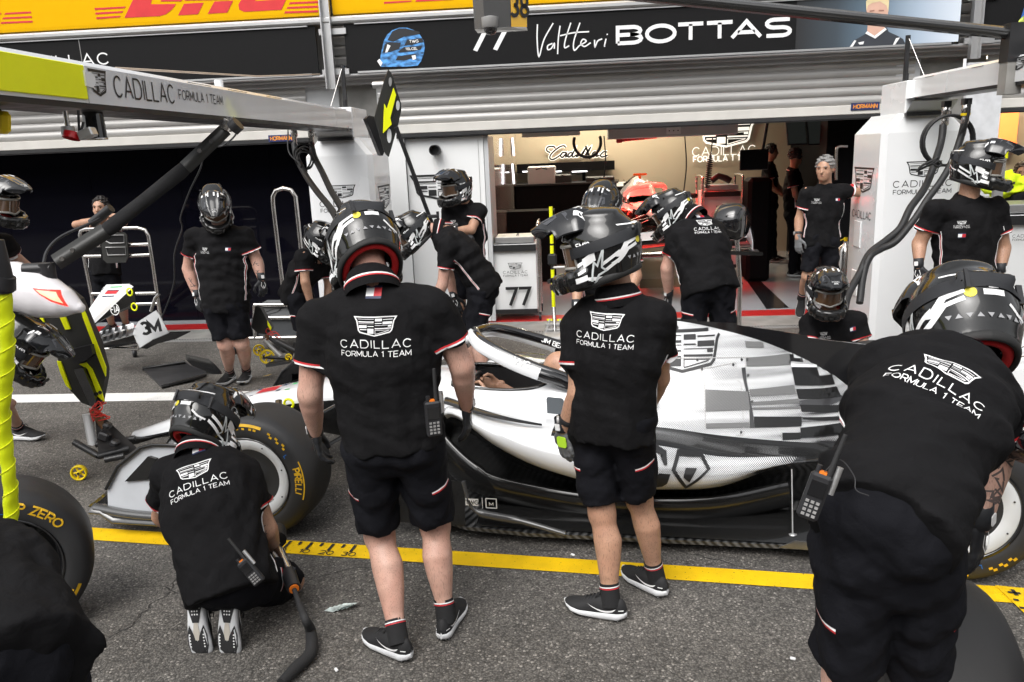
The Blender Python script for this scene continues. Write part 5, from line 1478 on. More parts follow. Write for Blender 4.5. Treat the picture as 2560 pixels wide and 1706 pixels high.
J['aL'] = gnd(617,952) + V(0,.02,.095); J['aR'] = gnd(575,956) + V(0,.02,.095); J['tL'] = J['tR'] = V(0,-1,0)
person('L1','heavy set man in peaked helmet facing the camera before the dark glass, head bowed',J,'fair',1.10,.012,helm=((.26,-.62,-.62),(.12,-.4,1),1.0),
 gl=((V(.1,-.1,-1),V(-.6,.6,0),.5),(V(.05,-.1,-1),V(.5,.8,0),.5)),shoes=(V(.12,-1,0),V(-.1,-1,0)),seed=9,printed='front',wr=.004,ssec=(.185,.21,.205,.205,.19))
J = joints(6.9,P=(742,725,0),N=(788,642,-.05),H=(806,600,-.02),sL=(815,660,.12),sR=(758,640,-.16),eL=(822,720,.1),wL=(815,770,0),eR=(763,705,-.2),wR=(778,765,-.15),
  hL=(758,745,.08),hR=(745,745,-.08),kL=(775,835,.05),kR=(757,840,-.06),aL=(775,930,.06),aR=(760,930,-.1))
J['aL'] = gnd(782,938) + V(0,0,.095); J['aR'] = gnd(762,950) + V(0,0,.095); J['tL'] = J['tR'] = V(1,0,0)
person('W1','slim crew member bending over half hidden behind the broad man',J,'tan',.86,.012,helm=((.85,-.25,-.45),),shoes=(V(1,0,0),V(1,-.1,0)),seed=10,printed=None,gl=(None,(V(.15,.1,-1),V(-.5,.8,0),.4)))
# behind the car
J = joints(6.62,P=(1205,712,0),N=(1090,578,0),H=(1030,578,-.02),sL=(1120,615,-.16),sR=(1105,600,.18),eL=(1106,712,-.2),wL=(1080,768,-.22),eR=(1122,690,.22),wR=(1136,745,.2),
  hL=(1205,735,-.09),hR=(1205,730,.10),kL=(1188,845,-.12),kR=(1170,845,.10),aL=(1205,960,-.1),aR=(1180,950,.12))
J['aL'] = gnd(1215,985) + V(0,0,.095); J['aR'] = gnd(1185,965) + V(0,0,.095); J['tL'] = J['tR'] = V(-1,0,0)
person('B1','man bending low to the left behind the cockpit, red and white piping on his flank',J,'fair',1.0,.012,helm=((-.80,-.15,-.55),),gl=((V(-.2,0,-1),V(0,1,0),.4),(V(.25,-.1,-1),V(0,1,0),.3)),shoes=(V(-1,0,0),V(-1,.1,0)),seed=11,printed=None,back_bow=.05)
J = joints(7.5,P=(1168,655,0),N=(1160,512,.0),H=(1138,468,-.05),sL=(1198,525,0),sR=(1122,530,.0),eL=(1178,575,-.16),wL=(1130,578,-.25),eR=(1118,590,-.1),wR=(1150,595,-.26),
  hL=(1185,670,0),hR=(1150,670,0),kL=(1190,760,0),kR=(1150,760,0),aL=(1190,850,0),aR=(1150,850,0))
J['aL'] = gnd(1195,880) + V(0,0,.095); J['aR'] = gnd(1155,880) + V(0,0,.095); J['tL'] = J['tR'] = V(0,-1,0)
person('M2','man in glossy black helmet holding the lollipop pole before the white partition',J,'tan',.95,.012,helm=((-.55,-.82,-.12),(0,0,1),1.0),gl=((V(-1,0,-.2),V(0,.3,-1),.8),(V(.6,-.3,.1),V(0,.3,-1),.8)),shoes=(V(0,-1,0),V(0,-1,0)),seed=13,printed='front')
J = joints(6.0,P=(1520,800,.2),N=(1520,600,.0),H=(1506,510,-.08),sL=(1575,615,0),sR=(1462,615,0),eL=(1590,690,-.05),wL=(1560,760,-.2),eR=(1445,700,-.05),wR=(1440,770,-.2),
  hL=(1545,820,.2),hR=(1495,820,.2),kL=(1550,930,.1),kR=(1490,930,.1),aL=(1550,1050,.25),aR=(1490,1050,.25))
for k,q in (('aL',.1),('aR',-.1)): J[k] = V(J[k][0],J[k][1],.095)
J['tL'] = J['tR'] = V(0,-1,0)
person('H5','man behind the car whose helmet top shows over the sideways helmet',J,'tan',1.0,.013,helm=((-.25,-.80,-.60),),seed=15,printed=None,shoes=(V(0,-1,0),V(0,-1,0)),gl=((V(-.3,-.2,-1),V(0,1,0),.4),(V(0,-.3,-1),V(0,1,0),.4)))
J = joints(5.75,P=(1770,700,0),N=(1728,545,.18),H=(1678,528,.26),sL=(1692,590,.10),sR=(1785,580,.22),eL=(1668,670,.14),wL=(1672,740,.22),eR=(1800,660,.35),wR=(1780,740,.4),
  hL=(1738,725,0),hR=(1800,722,.02),kL=(1735,850,.02),kR=(1812,850,.04),aL=(1735,960,.0),aR=(1815,960,.0))
for k in ('aL','aR'): J[k] = V(J[k][0],J[k][1],.095)
person('B2','man stooping over the far side of the engine cover, back print and blue earpiece lead',J,'fair',1.06,.012,helm=((-.80,.35,-.50),(0,0,1),.98),seed=16,logo_w=.20,pr_rot=-.1,pr_off=(.02,.02),shoes=(V(0,1,0),V(0,1,0)),gl=((V(0,.3,-1),V(.8,.5,0),.5),None),wr=.005)
J = joints(8.35,P=(2052,590,0),N=(2063,466,0),H=(2062,424,-.03),sL=(2108,476,-.02),sR=(2018,482,0),eL=(2142,481,.02),wL=(2166,484,.03),eR=(1998,548,.03),wR=(1995,597,-.03),
  hL=(2072,605,0),hR=(2035,605,0),kL=(2078,690,-.02),kR=(2018,692,-.05),aL=(2080,775,0),aR=(2004,742,.14))
J['aL'] = gnd(2085,812) + V(0,0,.09); J['tL'] = V(0,-1,0); J['tR'] = V(-.2,-.3,-1)
person('G1','bareheaded grey haired man in the garage doorway resting one hand on the tower',J,'tan',.97,.011,head=(V(-.55,-.83,-.06),(0,0,1),'grey',1.0),seed=17,printed='front',shoes=(V(0,-1,0),(V(-.15,-.35,-1),V(-.3,-1,.3))),
 gl=((V(1,.1,.1),V(.2,.9,0),.2,dict(matl=SKIN['tan'],cuff=False,name='hand')),(V(.05,-.1,-1),V(.6,.6,0),.35,dict(matl=GLOVEG,cuff=False,lime=True))))
J = joints(5.75,P=(2085,900,.1),N=(2082,785,0),H=(2066,725,-.10),sL=(2138,800,0),sR=(2026,805,0),eL=(2162,880,-.05),wL=(2130,940,-.15),eR=(2015,880,-.08),wR=(2050,950,-.2),
  hL=(2108,920,.1),hR=(2060,920,.1),kL=(2130,990,-.25),kR=(2040,990,-.25))
person('K1','crouching man in black helmet with clear goggles behind the rear of the car',J,'light',1.0,.012,helm=((-.06,-.95,-.24),(0,0,1),1.0),seed=19,printed='front',base=V(2.35,5.75,0),shoes=(None,None),gl=((V(-.5,-.3,-1),V(0,1,0),.4),(V(.3,-.3,-1),V(0,1,0),.4)))
J = joints(5.75,P=(2410,690,.0),N=(2422,500,.0),H=(2448,412,-.03),sL=(2488,518,.02),sR=(2340,524,-.02),eL=(2508,620,.05),wL=(2502,680,-.02),eR=(2298,610,.03),wR=(2297,668,-.05),
  hL=(2440,715,0),hR=(2385,715,0),kL=(2445,850,0),kR=(2385,850,0),aL=(2445,970,0),aR=(2385,970,0))
for k in ('aL','aR'): J[k] = V(J[k][0],J[k][1],.095)
J['tL'] = J['tR'] = V(0,-1,0)
person('R1','upright man before the right tower, peaked helmet with goggles turned to the right',J,'tan',1.05,.011,helm=((.86,-.46,-.14),(0,0,1),1.02),seed=20,printed='front',shoes=(V(0,-1,0),V(0,-1,0)),gl=((V(.0,-.1,-1),V(-.7,.6,0),.4),(V(.05,-.15,-1),V(.7,.6,0),.4)),wr=.004)
# right edge, lower corner: a kneeling man of whom a leg shows
J = joints(1.75,P=(2850,1650,0),N=(2870,1290,.0),H=(2850,1170,.05),sL=(2750,1330,.0),sR=(2990,1330,.0),hL=(2810,1690,0),hR=(2910,1700,0),kL=(2655,1690,.10),kR=(2770,1740,.2),aL=(2750,1830,-.05),aR=(2850,1850,.0))
person('BR1','kneeling man cut by the lower right corner, only a bare shin and shorts showing',J,'fair',1.0,.013,helm=((-.5,.6,-.5),),arms=False,seed=22,printed=None,trims=False,collar=False,base=V(1.75,1.8,0),shoes=(None,None))
# in the garage, deep in shade
for key,x,y0,yg,Y,fc,lab in (('S1',1925,372,655,11.4,V(.9,-.2,-.1),'shadowed crew member with headset standing beside the garage screen'),('S2',1985,385,690,10.9,V(.9,.2,-.1),'shadowed crew member with headset, back half turned, behind the grey haired man')):
 g = gnd(x,yg); k = g[1]; f = lambda yy,dx=0,d=0: (x + dx,yy,d); hgt = (yg - y0)
 J = joints(k,P=f(y0 + hgt * .48),N=f(y0 + hgt * .13),H=f(y0 + 8,4),sL=f(y0 + hgt * .17,4,.18),sR=f(y0 + hgt * .17,-6,-.19),eL=f(y0 + hgt * .33,18,.2),wL=f(y0 + hgt * .42,40,.1),eR=f(y0 + hgt * .34,4,-.22),wR=f(y0 + hgt * .42,34,-.15),
   hL=f(y0 + hgt * .5,2,.1),hR=f(y0 + hgt * .5,-2,-.1),kL=f(y0 + hgt * .73,6,.1),kR=f(y0 + hgt * .73,0,-.1),aL=f(y0 + hgt * .95,8,.1),aR=f(y0 + hgt * .95,-4,-.1))
 for q in ('aL','aR'): J[q] = V(J[q][0],J[q][1],.09)
 J['tL'] = J['tR'] = V(1,-.1,0)
 t = person(key,lab,J,'tan',.95,.014,head=(fc,(0,0,1),'black'),seed=23,printed=None,shoes=(V(1,-.1,0),V(1,-.2,0)),long=True)
 x_,y_,z_ = basis(fc,(0,0,1)); b = MB(); c = J['H']
 b.tube([c + x_ * .085 * math.cos(a) + z_ * (.02 + .10 * math.sin(a)) for a in np.linspace(0,math.pi,12)],.009,6)
 for sg in (-1,1): b.tube([c + x_ * sg * .075 + z_ * .005,c + x_ * sg * .115 + z_ * .005],.036,12)
 b.build('headset',BLKPLAST,t)
J = joints(10.2,P=(2566,560,0),N=(2566,470,0),H=(2556,432,-.03),sL=(2606,485,0),sR=(2530,485,0),eL=(2615,540,0),wL=(2590,570,-.2),eR=(2522,540,0),wR=(2545,565,-.2),hL=(2580,580,0),hR=(2552,580,0),kL=(2580,670,0),kR=(2552,670,0),aL=(2580,750,0),aR=(2552,750,0))
for q in ('aL','aR'): J[q] = V(J[q][0],J[q][1],.09)
J['tL'] = J['tR'] = V(0,-1,0)
person('S3','bareheaded crew member half cut by the right edge inside the right bay',J,'tan',.95,.014,head=(V(-.4,-.9,-.15),(0,0,1),'brown'),seed=25,printed='front',shoes=(V(0,-1,0),V(0,-1,0)))

# ------------------------------------------------------------------ the racing car; built along x (nose at -x, far side +y), then set in its box
CAR_E = V(.9917,-.1288,0); CAR_N = V(.1288,.9917,0); CAR_O = V(-1.745,3.85,0) + .95 * CAR_N
def carpx(x,y,lat):
 q = on_plane(x,y,CAR_N,CAR_N @ (CAR_O + lat * CAR_N)) - CAR_O
 return V(q @ CAR_E,lat,q[2])
def fade_paint(name,x0,x1,lo=.0,hi=1.0):
 """white lacquer breaking up into bare carbon towards the tail in a fine diagonal screen"""
 m = mat(name,(.80,.81,.82),.18,var=.015,scale=2,coat=.6); nt = m.node_tree; b = nt.nodes['Principled BSDF']; L = nt.links.new
 src = b.inputs['Base Color'].links[0].from_socket
 tc = nt.nodes.new('ShaderNodeTexCoord'); sp = nt.nodes.new('ShaderNodeSeparateXYZ'); L(tc.outputs['Object'],sp.inputs[0])
 r = nt.nodes.new('ShaderNodeMapRange'); r.inputs[1].default_value = x0; r.inputs[2].default_value = x1; r.inputs[3].default_value = lo; r.inputs[4].default_value = hi; L(sp.outputs['X'],r.inputs[0])
 mp = nt.nodes.new('ShaderNodeMapping'); mp.inputs['Rotation'].default_value = (0,.9,0); L(tc.outputs['Object'],mp.inputs[0])
 w = nt.nodes.new('ShaderNodeTexWave'); w.inputs['Scale'].default_value = 55; L(mp.outputs[0],w.inputs['Vector'])
 bz = nt.nodes.new('ShaderNodeMapping'); bz.inputs['Scale'].default_value = (.8,1,16); L(tc.outputs['Object'],bz.inputs[0])
 nz = nt.nodes.new('ShaderNodeTexNoise'); nz.inputs['Scale'].default_value = 1.6; nz.inputs['Detail'].default_value = 1; L(bz.outputs[0],nz.inputs['Vector'])
 nr = nt.nodes.new('ShaderNodeMapRange'); nr.inputs[1].default_value = .35; nr.inputs[2].default_value = .65; nr.inputs[3].default_value = .3; nr.inputs[4].default_value = 1.5; L(nz.outputs[0],nr.inputs[0])
 mu = nt.nodes.new('ShaderNodeMath'); mu.operation = 'MULTIPLY'; L(r.outputs[0],mu.inputs[0]); L(nr.outputs[0],mu.inputs[1])
 lt = nt.nodes.new('ShaderNodeMath'); lt.operation = 'LESS_THAN'; L(w.outputs['Fac'],lt.inputs[0]); L(mu.outputs[0],lt.inputs[1])
 mx = nt.nodes.new('ShaderNodeMix'); mx.data_type = 'RGBA'; L(lt.outputs[0],mx.inputs[0]); L(src,mx.inputs[6]); mx.inputs[7].default_value = (.03,.03,.032,1); L(mx.outputs[2],b.inputs['Base Color'])
 return m
COVER = fade_paint('cover_white_to_carbon',2.0,3.0,0,.75); POD = fade_paint('pod_white_to_carbon',2.05,2.85,0,1.0)
CWHITE = mat('car_white',(.80,.81,.82),.16,var=.012,scale=2,coat=.7)
CBLK = carbon('car_carbon',.008,.018,320,.18,coat=.3,spec=.4); CGREY = carbon('car_carbon_grey',.05,.10,260,.2)
TWILL = carbon('floor_twill',.010,.11,11,.35,coat=.2)
TYRE = mat('tyre_rubber',(.022,.022,.023),.62,var=.25,scale=5,bump=.3,bscale=50,rvar=.12); TYREW = mat('tyre_sidewall',(.016,.016,.017),.5,var=.15,scale=12)
TYRY = mat('tyre_yellow_print',(.72,.42,.01),.55,var=.12,scale=30); TYRB = mat('tyre_blue_print',(.01,.12,.42),.5)
WCOVER = mat('wheel_cover_grey_white',(.60,.61,.61),.35,var=.06,scale=9); HUBK = mat('wheel_hub_black',(.02,.02,.02),.5,bump=.4,bscale=14,stretch=(1,1,1))

def tyre_parts(parent,c,ax,R,w,text=True,seed=0):
 """wheel: ax points out of the outer face; c = centre of the outer face"""
 ax = unit(ax); c = np.asarray(c,float)
 b = MB()
 pr = [(.222,-.03),(.228,-.012),(.238,-.004),(.262,.0),(R - .055,-.001),(R - .028,-.012),(R - .010,-.034),(R - .001,-.075)]
 pr += [(R,-w / 2)] + [(r,-w - h) for r,h in pr[::-1]]
 b.lathe(pr,c,ax,72); t = b.build('tyre',TYRE,parent)
 b = MB(); b.lathe([(.2315,-.006),(.236,-.002),(.224,-.008),(.220,-.03)],c,ax,64); b.build('rim_flange',GLOSSBLK,t)
 b = MB(); b.lathe([(.222,-.012),(.216,-.006),(.165,-.030),(.160,-.034)],c,ax,64); cv = b.build('wheel_cover',WCOVER,parent)
 b = MB(); b.lathe([(.161,-.034),(.12,-.045),(.05,-.048),(.04,-.03),(.0,-.028)],c,ax,48); b.build('hub',HUBK,parent)
 x = V(0,0,1) - ax * ax[2]; x = unit(x); y = np.cross(ax,x)
 for i in range(8):
  a = i * math.pi / 4 + .3; p = c + .2 * (math.cos(a) * x + math.sin(a) * y) - ax * .0125
  bb = MB(); bb.cyl(p,p + ax * .003,.0045,8); bb.build('rivet',BLKMETAL,cv)
 bb = MB(); bb.lathe([(.22,-w + .01),(.0,-w + .012)],c,ax,32); bb.build('inner_disc',BLKPLAST,parent)
 if not text: return t
 # sidewall print laid along arcs
 def arcq(Q,a0,r0,sc):
  out = []
  for q in Q:
   P = []
   for p in q:
    r = r0 + p[1] * sc; a = a0 - p[0] * sc / r0; P.append(c + r * (math.cos(a) * x + math.sin(a) * y) * 1.0 + ax * (.0012 + (-.006 if r > R - .045 else 0)))
   out.append(P)
  return out
 s = -1
 def put(nm,Q,a0,r0,m):
  b = MB()
  for P in arcq(Q,a0,r0,1.0): b.poly(P)
  b.build(nm,m,t,kind='stuff')
 sg = 1
 for a0 in (0.0,math.pi):
  A = math.radians(seed) + a0
  if a0 < 1:
   put('maker_print',text2d('PIRELLI',.034,.20,.72,.2),A - 1.55,.288,TYRY)
   put('maker_print',stroke([(-.10,.028),(.10,.028)],.007,.02),A - 1.55,.288,TYRY)
  else: put('type_print',text2d('P ZERO',.034,.22,.95,.22),A - 1.55,.288,TYRY)
  put('band_print',[q for i in range(12) for q in rect2d(-.15 + i * .014,.012,-.15 + (i + 1) * .014,.026)] ,A - .28,.288,TYRY)
  blk = []
  for i,(u,v_) in enumerate(((-.15,0),(-.115,0),(-.075,0),(-.05,.0),(.03,1),(.045,0),(.075,1),(.09,0),(.12,1),(.135,0))):
   o = .0 if v_ == 0 else .013; blk += rect2d(u,-.006 + o,u + .016,.006 + o,2,1)
  put('band_print',blk,A - .38,.288,TYRY)
  put('number_print',text2d('L',.02,.2,.9),A - 1.02,.270,TYRB)
 return t

def build_car():
 car = thing('racing_car','white and black open wheel racing car stopped on the yellow pit box line','racing car',(0,0,0),'racing cars')
 # ---- nose and tub
 st = [(-1.40,.055,.245,.195),(-1.30,.085,.275,.20),(-1.07,.11,.355,.24),(-.54,.15,.53,.33),(-.10,.185,.615,.34),(.25,.225,.665,.30),(.6,.27,.69,.20),(.86,.30,.70,.10)]
 rows = []
 xs = np.array([s[0] for s in st])
 for x in np.linspace(-1.40,.86,34):
  w,zt,zb = [np.interp(x,xs,[s[i] for s in st]) for i in (1,2,3)]
  h = zt - zb; hw = []
  pts = [(0,zt),(.45 * w,zt - .004),(.8 * w,zt - .018),(.97 * w,zt - .05),(w,zt - .085),(w,zt - h * .6),(.92 * w,zb + .03),(.6 * w,zb),(0,zb)]
  ring = [V(x,-p[0],p[1]) for p in pts] + [V(x,p[0],p[1]) for p in pts[-2:0:-1]]
  rows.append(ring)
 b = MB(); n = len(rows[0]); b.grid(rows,0,True,True)
 for i,q in enumerate(b.f):
  j = i % n; b.m[i] = 0 if j in (0,1,2,3,n - 1,n - 2,n - 3,n - 4) else 1
 b.poly(rows[0],0)
 tub = b.build('nose',[CWHITE,CBLK],car); tbv = bvh_of(tub)
 # ---- body: engine cover and sidepods
 S = [(.84,[(0,.70),(.20,.69),(.28,.65),(.30,.58),(.30,.54),(.30,.50),(.30,.45),(.30,.38),(.28,.30),(.26,.20),(.24,.10)]),
  (1.02,[(0,.70),(.23,.69),(.295,.665),(.315,.62),(.34,.60),(.44,.64),(.56,.655),(.60,.64),(.55,.60),(.34,.44),(.28,.09)]),
  (1.30,[(0,.70),(.26,.675),(.315,.655),(.345,.61),(.39,.60),(.53,.62),(.68,.615),(.745,.575),(.70,.50),(.42,.32),(.34,.08)]),
  (1.52,[(0,.74),(.25,.715),(.32,.665),(.36,.605),(.42,.575),(.56,.585),(.70,.575),(.775,.51),(.735,.41),(.48,.26),(.38,.07)]),
  (1.80,[(0,.93),(.13,.90),(.24,.76),(.36,.62),(.44,.555),(.57,.56),(.70,.55),(.79,.455),(.75,.34),(.52,.22),(.40,.06)]),
  (2.00,[(0,1.02),(.09,.985),(.22,.81),(.36,.62),(.44,.545),(.56,.55),(.69,.54),(.785,.43),(.745,.315),(.51,.2),(.40,.06)]),
  (2.20,[(0,1.03),(.07,.995),(.215,.815),(.355,.615),(.435,.53),(.55,.53),(.675,.515),(.77,.415),(.73,.31),(.50,.2),(.40,.06)]),
  (2.45,[(0,.985),(.05,.955),(.215,.80),(.345,.59),(.42,.495),(.53,.48),(.65,.465),(.735,.40),(.70,.325),(.48,.2),(.38,.06)]),
  (2.75,[(0,.895),(.045,.865),(.20,.74),(.315,.555),(.38,.46),(.46,.44),(.56,.44),(.63,.43),(.60,.40),(.42,.25),(.34,.08)]),
  (3.05,[(0,.745),(.04,.725),(.165,.64),(.255,.51),(.29,.42),(.32,.39),(.35,.37),(.36,.35),(.34,.31),(.28,.22),(.24,.12)]),
  (3.30,[(0,.56),(.035,.55),(.10,.50),(.15,.43),(.17,.38),(.18,.35),(.18,.32),(.18,.29),(.17,.25),(.15,.2),(.12,.16)])]
 dense = []
 cols = [bez([V(s[0],s[1][k][0],s[1][k][1]) for s in S],7) for k in range(11)]
 nx = len(cols[0]); half = []
 for i in range(nx):
  cur = bez([cols[k][i] for k in range(11)],4); half.append(cur)
 m_ = len(half[0])
 for sg,nm in ((-1,'sidepod'),(1,'sidepod')):
  rows = [[V(p[0],sg * p[1],p[2]) for p in r] for r in half]
  up,lo = [],[]
  cut = 4 * 4
  b = MB(); b.grid([r[:cut + 1] for r in rows],0,True,flip=(sg > 0))
  k = cut; keep = []
  for i,q in enumerate(b.f):
   r,j = divmod(i,k); x = rows[r][0][0]
   hole = j < 4 and .93 < x < 1.545
   b.m[i] = 0
   if not hole: keep.append(i)
  b.f = [b.f[i] for i in keep]; b.m = [b.m[i] for i in keep]; b.s = [b.s[i] for i in keep]
  cov = b.build('engine_cover',COVER,car)
  b = MB(); b.grid([r[cut:] for r in rows],0,True,flip=(sg > 0)); k = m_ - 1 - cut
  for i,q in enumerate(b.f):
   r,j = divmod(i,k); x = rows[r][0][0]
   blk = (j < 8 and x > 1.58) or j >= 16 or x > 2.86 or x < .98
   b.m[i] = 1 if blk else 0
  pod = b.build(nm,[POD,CBLK],car)
  if sg < 0: cbv,pbv,near_cov,near_pod = bvh_of(cov),bvh_of(pod),cov,pod
 # fin
 F_ = [(2.16,1.03),(2.34,1.035),(2.345,1.022),(2.56,1.012),(2.565,1.0),(2.94,.945),(2.945,.93),(3.42,.875),(3.42,.55),(3.2,.60),(3.0,.75),(2.72,.89),(2.45,.97)]
 b = MB(); b.prism(F_[::-1],V(0,-.006,0),V(1,0,0),V(0,0,1),.012); b.build('shark_fin',GLOSSBLK,car)
 # ---- cockpit tub, seat, wheel, headrest
 TUBK = mat('cockpit_dark',(.006,.006,.007),.6)
 b = MB(); P = [(.93,.66),(1.0,.28),(1.45,.18),(1.545,.66)]
 for sy in (-.255,.255): b.poly([V(x,sy,z) for x,z in P][::(1 if sy < 0 else -1)])
 for (x0,z0),(x1,z1) in zip(P,P[1:]): b.quad(V(x0,-.255,z0),V(x1,-.255,z1),V(x1,.255,z1),V(x0,.255,z0))
 b.build('cockpit',TUBK,car)
 b = MB(); b.tube(bez([V(.93,0,.705),V(.94,-.2,.69),V(1.0,-.262,.682),V(1.3,-.272,.675),V(1.48,-.262,.70),V(1.55,-.2,.745)],6),.011,8); b.tube(bez([V(.93,0,.705),V(.94,.2,.69),V(1.0,.262,.682),V(1.3,.272,.675),V(1.48,.262,.70),V(1.55,.2,.745)],6),.011,8); b.build('cockpit_rim',CBLK,car,kind='stuff')
 b = MB(); b.tube(bez([V(1.05,-.13,.60),V(1.03,-.10,.665),V(1.02,.0,.675),V(1.03,.10,.665),V(1.05,.13,.60),V(1.07,.09,.54),V(1.07,-.09,.54)],4),.016,8,closed=True); b.box((1.04,0,.605),(.03,.16,.09),rotmat((0,1,0),-.2),bev=.01); b.build('steering_wheel',BLKPLAST,car,kind='stuff')
 b = MB(); b.box((.98,-.03,.69),(.13,.20,.05),rotmat((0,1,0),.55),bev=.02); b.build('dash_hood',CGREY,car)
 # ---- halo
 foot = bez([V(.66,0,.69),V(.78,0,.78),V(.92,0,.885),V(1.03,0,.925)],5)
 hp = lambda sg: bez([V(1.02,0,.935),V(1.06,sg * .11,.93),V(1.13,sg * .21,.91),V(1.28,sg * .285,.855),V(1.45,sg * .315,.795),V(1.60,sg * .315,.745),V(1.70,sg * .30,.70)],5)
 b = MB(); b.tube(foot,[.03,.03,.03,.03] + [.031] * (len(foot) - 4),14,flat=(1.0,1.0)); b.build('halo_pillar',CWHITE,car)
 for sg in (-1,1):
  path = hp(sg); k = 22
  b = MB(); b.tube(path[:k],[.040] * k,14,flat=(.95,.8),ref=V(0,0,1)); h1 = b.build('halo_hoop',CWHITE,car)
  b = MB(); b.tube(path[k - 1:],[.0405] * (len(path) - k + 1),14,flat=(.95,.8),ref=V(0,0,1)); b.build('halo_leg',GLOSSBLK,car)
  b = MB(); b.tube([p + V(.018,-sg * .018,.020) for p in path],.030,12,flat=(1.0,.9),ref=V(0,0,1)); b.build('halo_fairing',GLOSSBLK,h1)
 # ---- floor
 b = MB()
 P = [(.62,.30),(.74,.62),(1.15,.80),(1.5,.83),(2.9,.80),(3.12,.60),(3.3,.40)]
 out = [(x,-y) for x,y in P] + [(x,y) for x,y in P[::-1]]
 b.prism([(x,y) for x,y in out],V(0,0,.075),V(1,0,0),V(0,1,0),.02); b.build('floor',TWILL,car)
 for sg in (-1,1):
  b = MB(); rows = [[V(x,sg * (y0 + .0),z) for y0,z in ((.45,.10),(.62,.12),(.74,.11),(.80,.085))] for x in np.linspace(1.2,2.9,12)]
  b.grid(rows,0,True,flip=(sg < 0)); b.build('floor_upper',CBLK,car)
  b = MB(); b.grid([[V(x,sg * (.80 - .03 * t),.08 + t * (.19 + .05 * math.sin((x - .6) * 3))) for t in np.linspace(0,1,5)] for x in np.linspace(.66,1.14,8)],0,True,flip=(sg > 0)); fb = b.build('floor_board',CBLK,car)
  b = MB(); b.tube(bez([V(1.14,sg * .79,.33),V(1.17,sg * .80,.22),V(1.23,sg * .81,.165),V(1.45,sg * .83,.14),V(1.68,sg * .845,.09)],6),[.012] * 12 + [.022] * 6 + [.016] * 7,10); b.build('floor_rail',CGREY,car)
  b = MB(); b.tube(bez([V(.78,sg * .36,.52),V(.98,sg * .48,.34),V(1.2,sg * .58,.23),V(1.5,sg * .62,.18),V(1.9,sg * .64,.15),V(2.4,sg * .62,.16),V(2.8,sg * .52,.22)],6),[.10] * 12 + [.085] * 25,14,flat=(.95,.36)); b.build('undercut_fairing',CBLK,car)
  b = MB(); b.prism([(2.72,.09),(2.95,.085),(3.02,.12),(2.80,.13)][::1],V(0,sg * .86,0),V(1,0,0),V(0,0,1) ,.01); b.build('floor_winglet',CGREY,car)
  b = MB(); b.tube([V(2.80,sg * .74,.11),V(2.80,sg * .62,.40)],.004,6); b.lathe([(.022,0),(.02,.004),(.0,.006)],V(2.80,sg * .74,.105),(0,0,1),12); b.build('floor_stay',ALU,car)
  # pod strake and mirror
  b = MB(); rows = []
  for t in np.linspace(0,1,14):
   x = .98 + t * .56; y = .50 + .16 * math.sin(t * 2.2); z = .672 - .06 * t ** 2 - .02 * t
   rows.append([V(x,sg * (y - .045 * (1 - t)),z + .012),V(x,sg * y,z + .024 * (1 - t)),V(x,sg * (y + .05 * (1 - .8 * t)),z + .004)])
  b.grid(rows,0,True,flip=(sg < 0)); b.build('pod_strake',CBLK,car)
  b = MB(); b.loft([[V(.80 + dx,sg * .56 + dy * k_,.765 + dz * k_) for dy,dz in rrect(.20,.075,.03,3)] for dx,k_ in ((-.05,.55),(-.02,.95),(.06,1.0))],0,True); mi = b.build('mirror',CBLK,car)
  b = MB(); b.tube([V(.82,sg * .30,.66),V(.80,sg * .48,.745)],.009,8); b.build('mirror_stay',CBLK,mi)
  b = MB(); b.prism(rrect(.18,.062,.02,3),V(.862,sg * .56,.765),V(0,1,0),V(0,0,1),.004); b.build('mirror_glass',mat('mirror_glass',(.5,.5,.52),.03,metal=1.0),mi)
  # suspension
  for xc in (0.0,3.5):
   wy = .60 if xc == 0 else .54; cy = .22 if xc == 0 else .16
   for x0,z0,z1 in ((-.26,.40,.26),(.30,.38,.26),(-.18,.56,.47),(.26,.57,.47),(.08,.50,.36)):
    b = MB(); b.tube([V(xc + x0,sg * cy,z0 + (.0 if xc == 0 else -.08)),V(xc + (.0 if x0 else 0),sg * wy,z1)],.022,10,flat=(.35,1.0),ref=V(0,0,1)); b.build('wishbone',CBLK,car)
   b = MB(); b.lathe([(.20,0),(.205,.10),(.15,.13),(.0,.13)],V(xc,sg * wy,.35),(0,-sg,0),28); b.build('brake_drum',CBLK,car)
  # front wing endplate
  E_ = [(-.90,.12),(-.88,.26),(-.78,.40),(-.62,.515),(-.54,.535),(-.22,.54),(-.20,.20),(-.30,.12)]
  b = MB(); b.prism(E_ if False else E_[::-1],V(0,-.945 if sg < 0 else .955,0),V(1,0,0),V(0,0,1),.012); ep = b.build('wing_endplate',mat('endplate_grey',(.56,.58,.61),.25,coat=.4) if sg < 0 else CBLK,car)
  yo = sg * .957
  b = MB(); b.tube([V(x,yo,z) for x,z in E_[1:7]],.010,8); b.build('endplate_edge',CBLK,ep)
  tri = [carpx(314,1203,-.95),carpx(372,1140,-.95),carpx(391,1146,-.95),carpx(370,1198,-.95)]
  b = MB(); b.add([V(p[0],yo - .002,p[2]) for p in tri] + [V(p[0] + .01,yo + .012,p[2]) for p in tri],[(0,3,2,1),(0,1,5,4),(1,2,6,5),(2,3,7,6),(3,0,4,7)]) if sg < 0 else b.box((-.65,yo,.35),(.1,.004,.08)); b.build('endplate_vent',CBLK,ep)
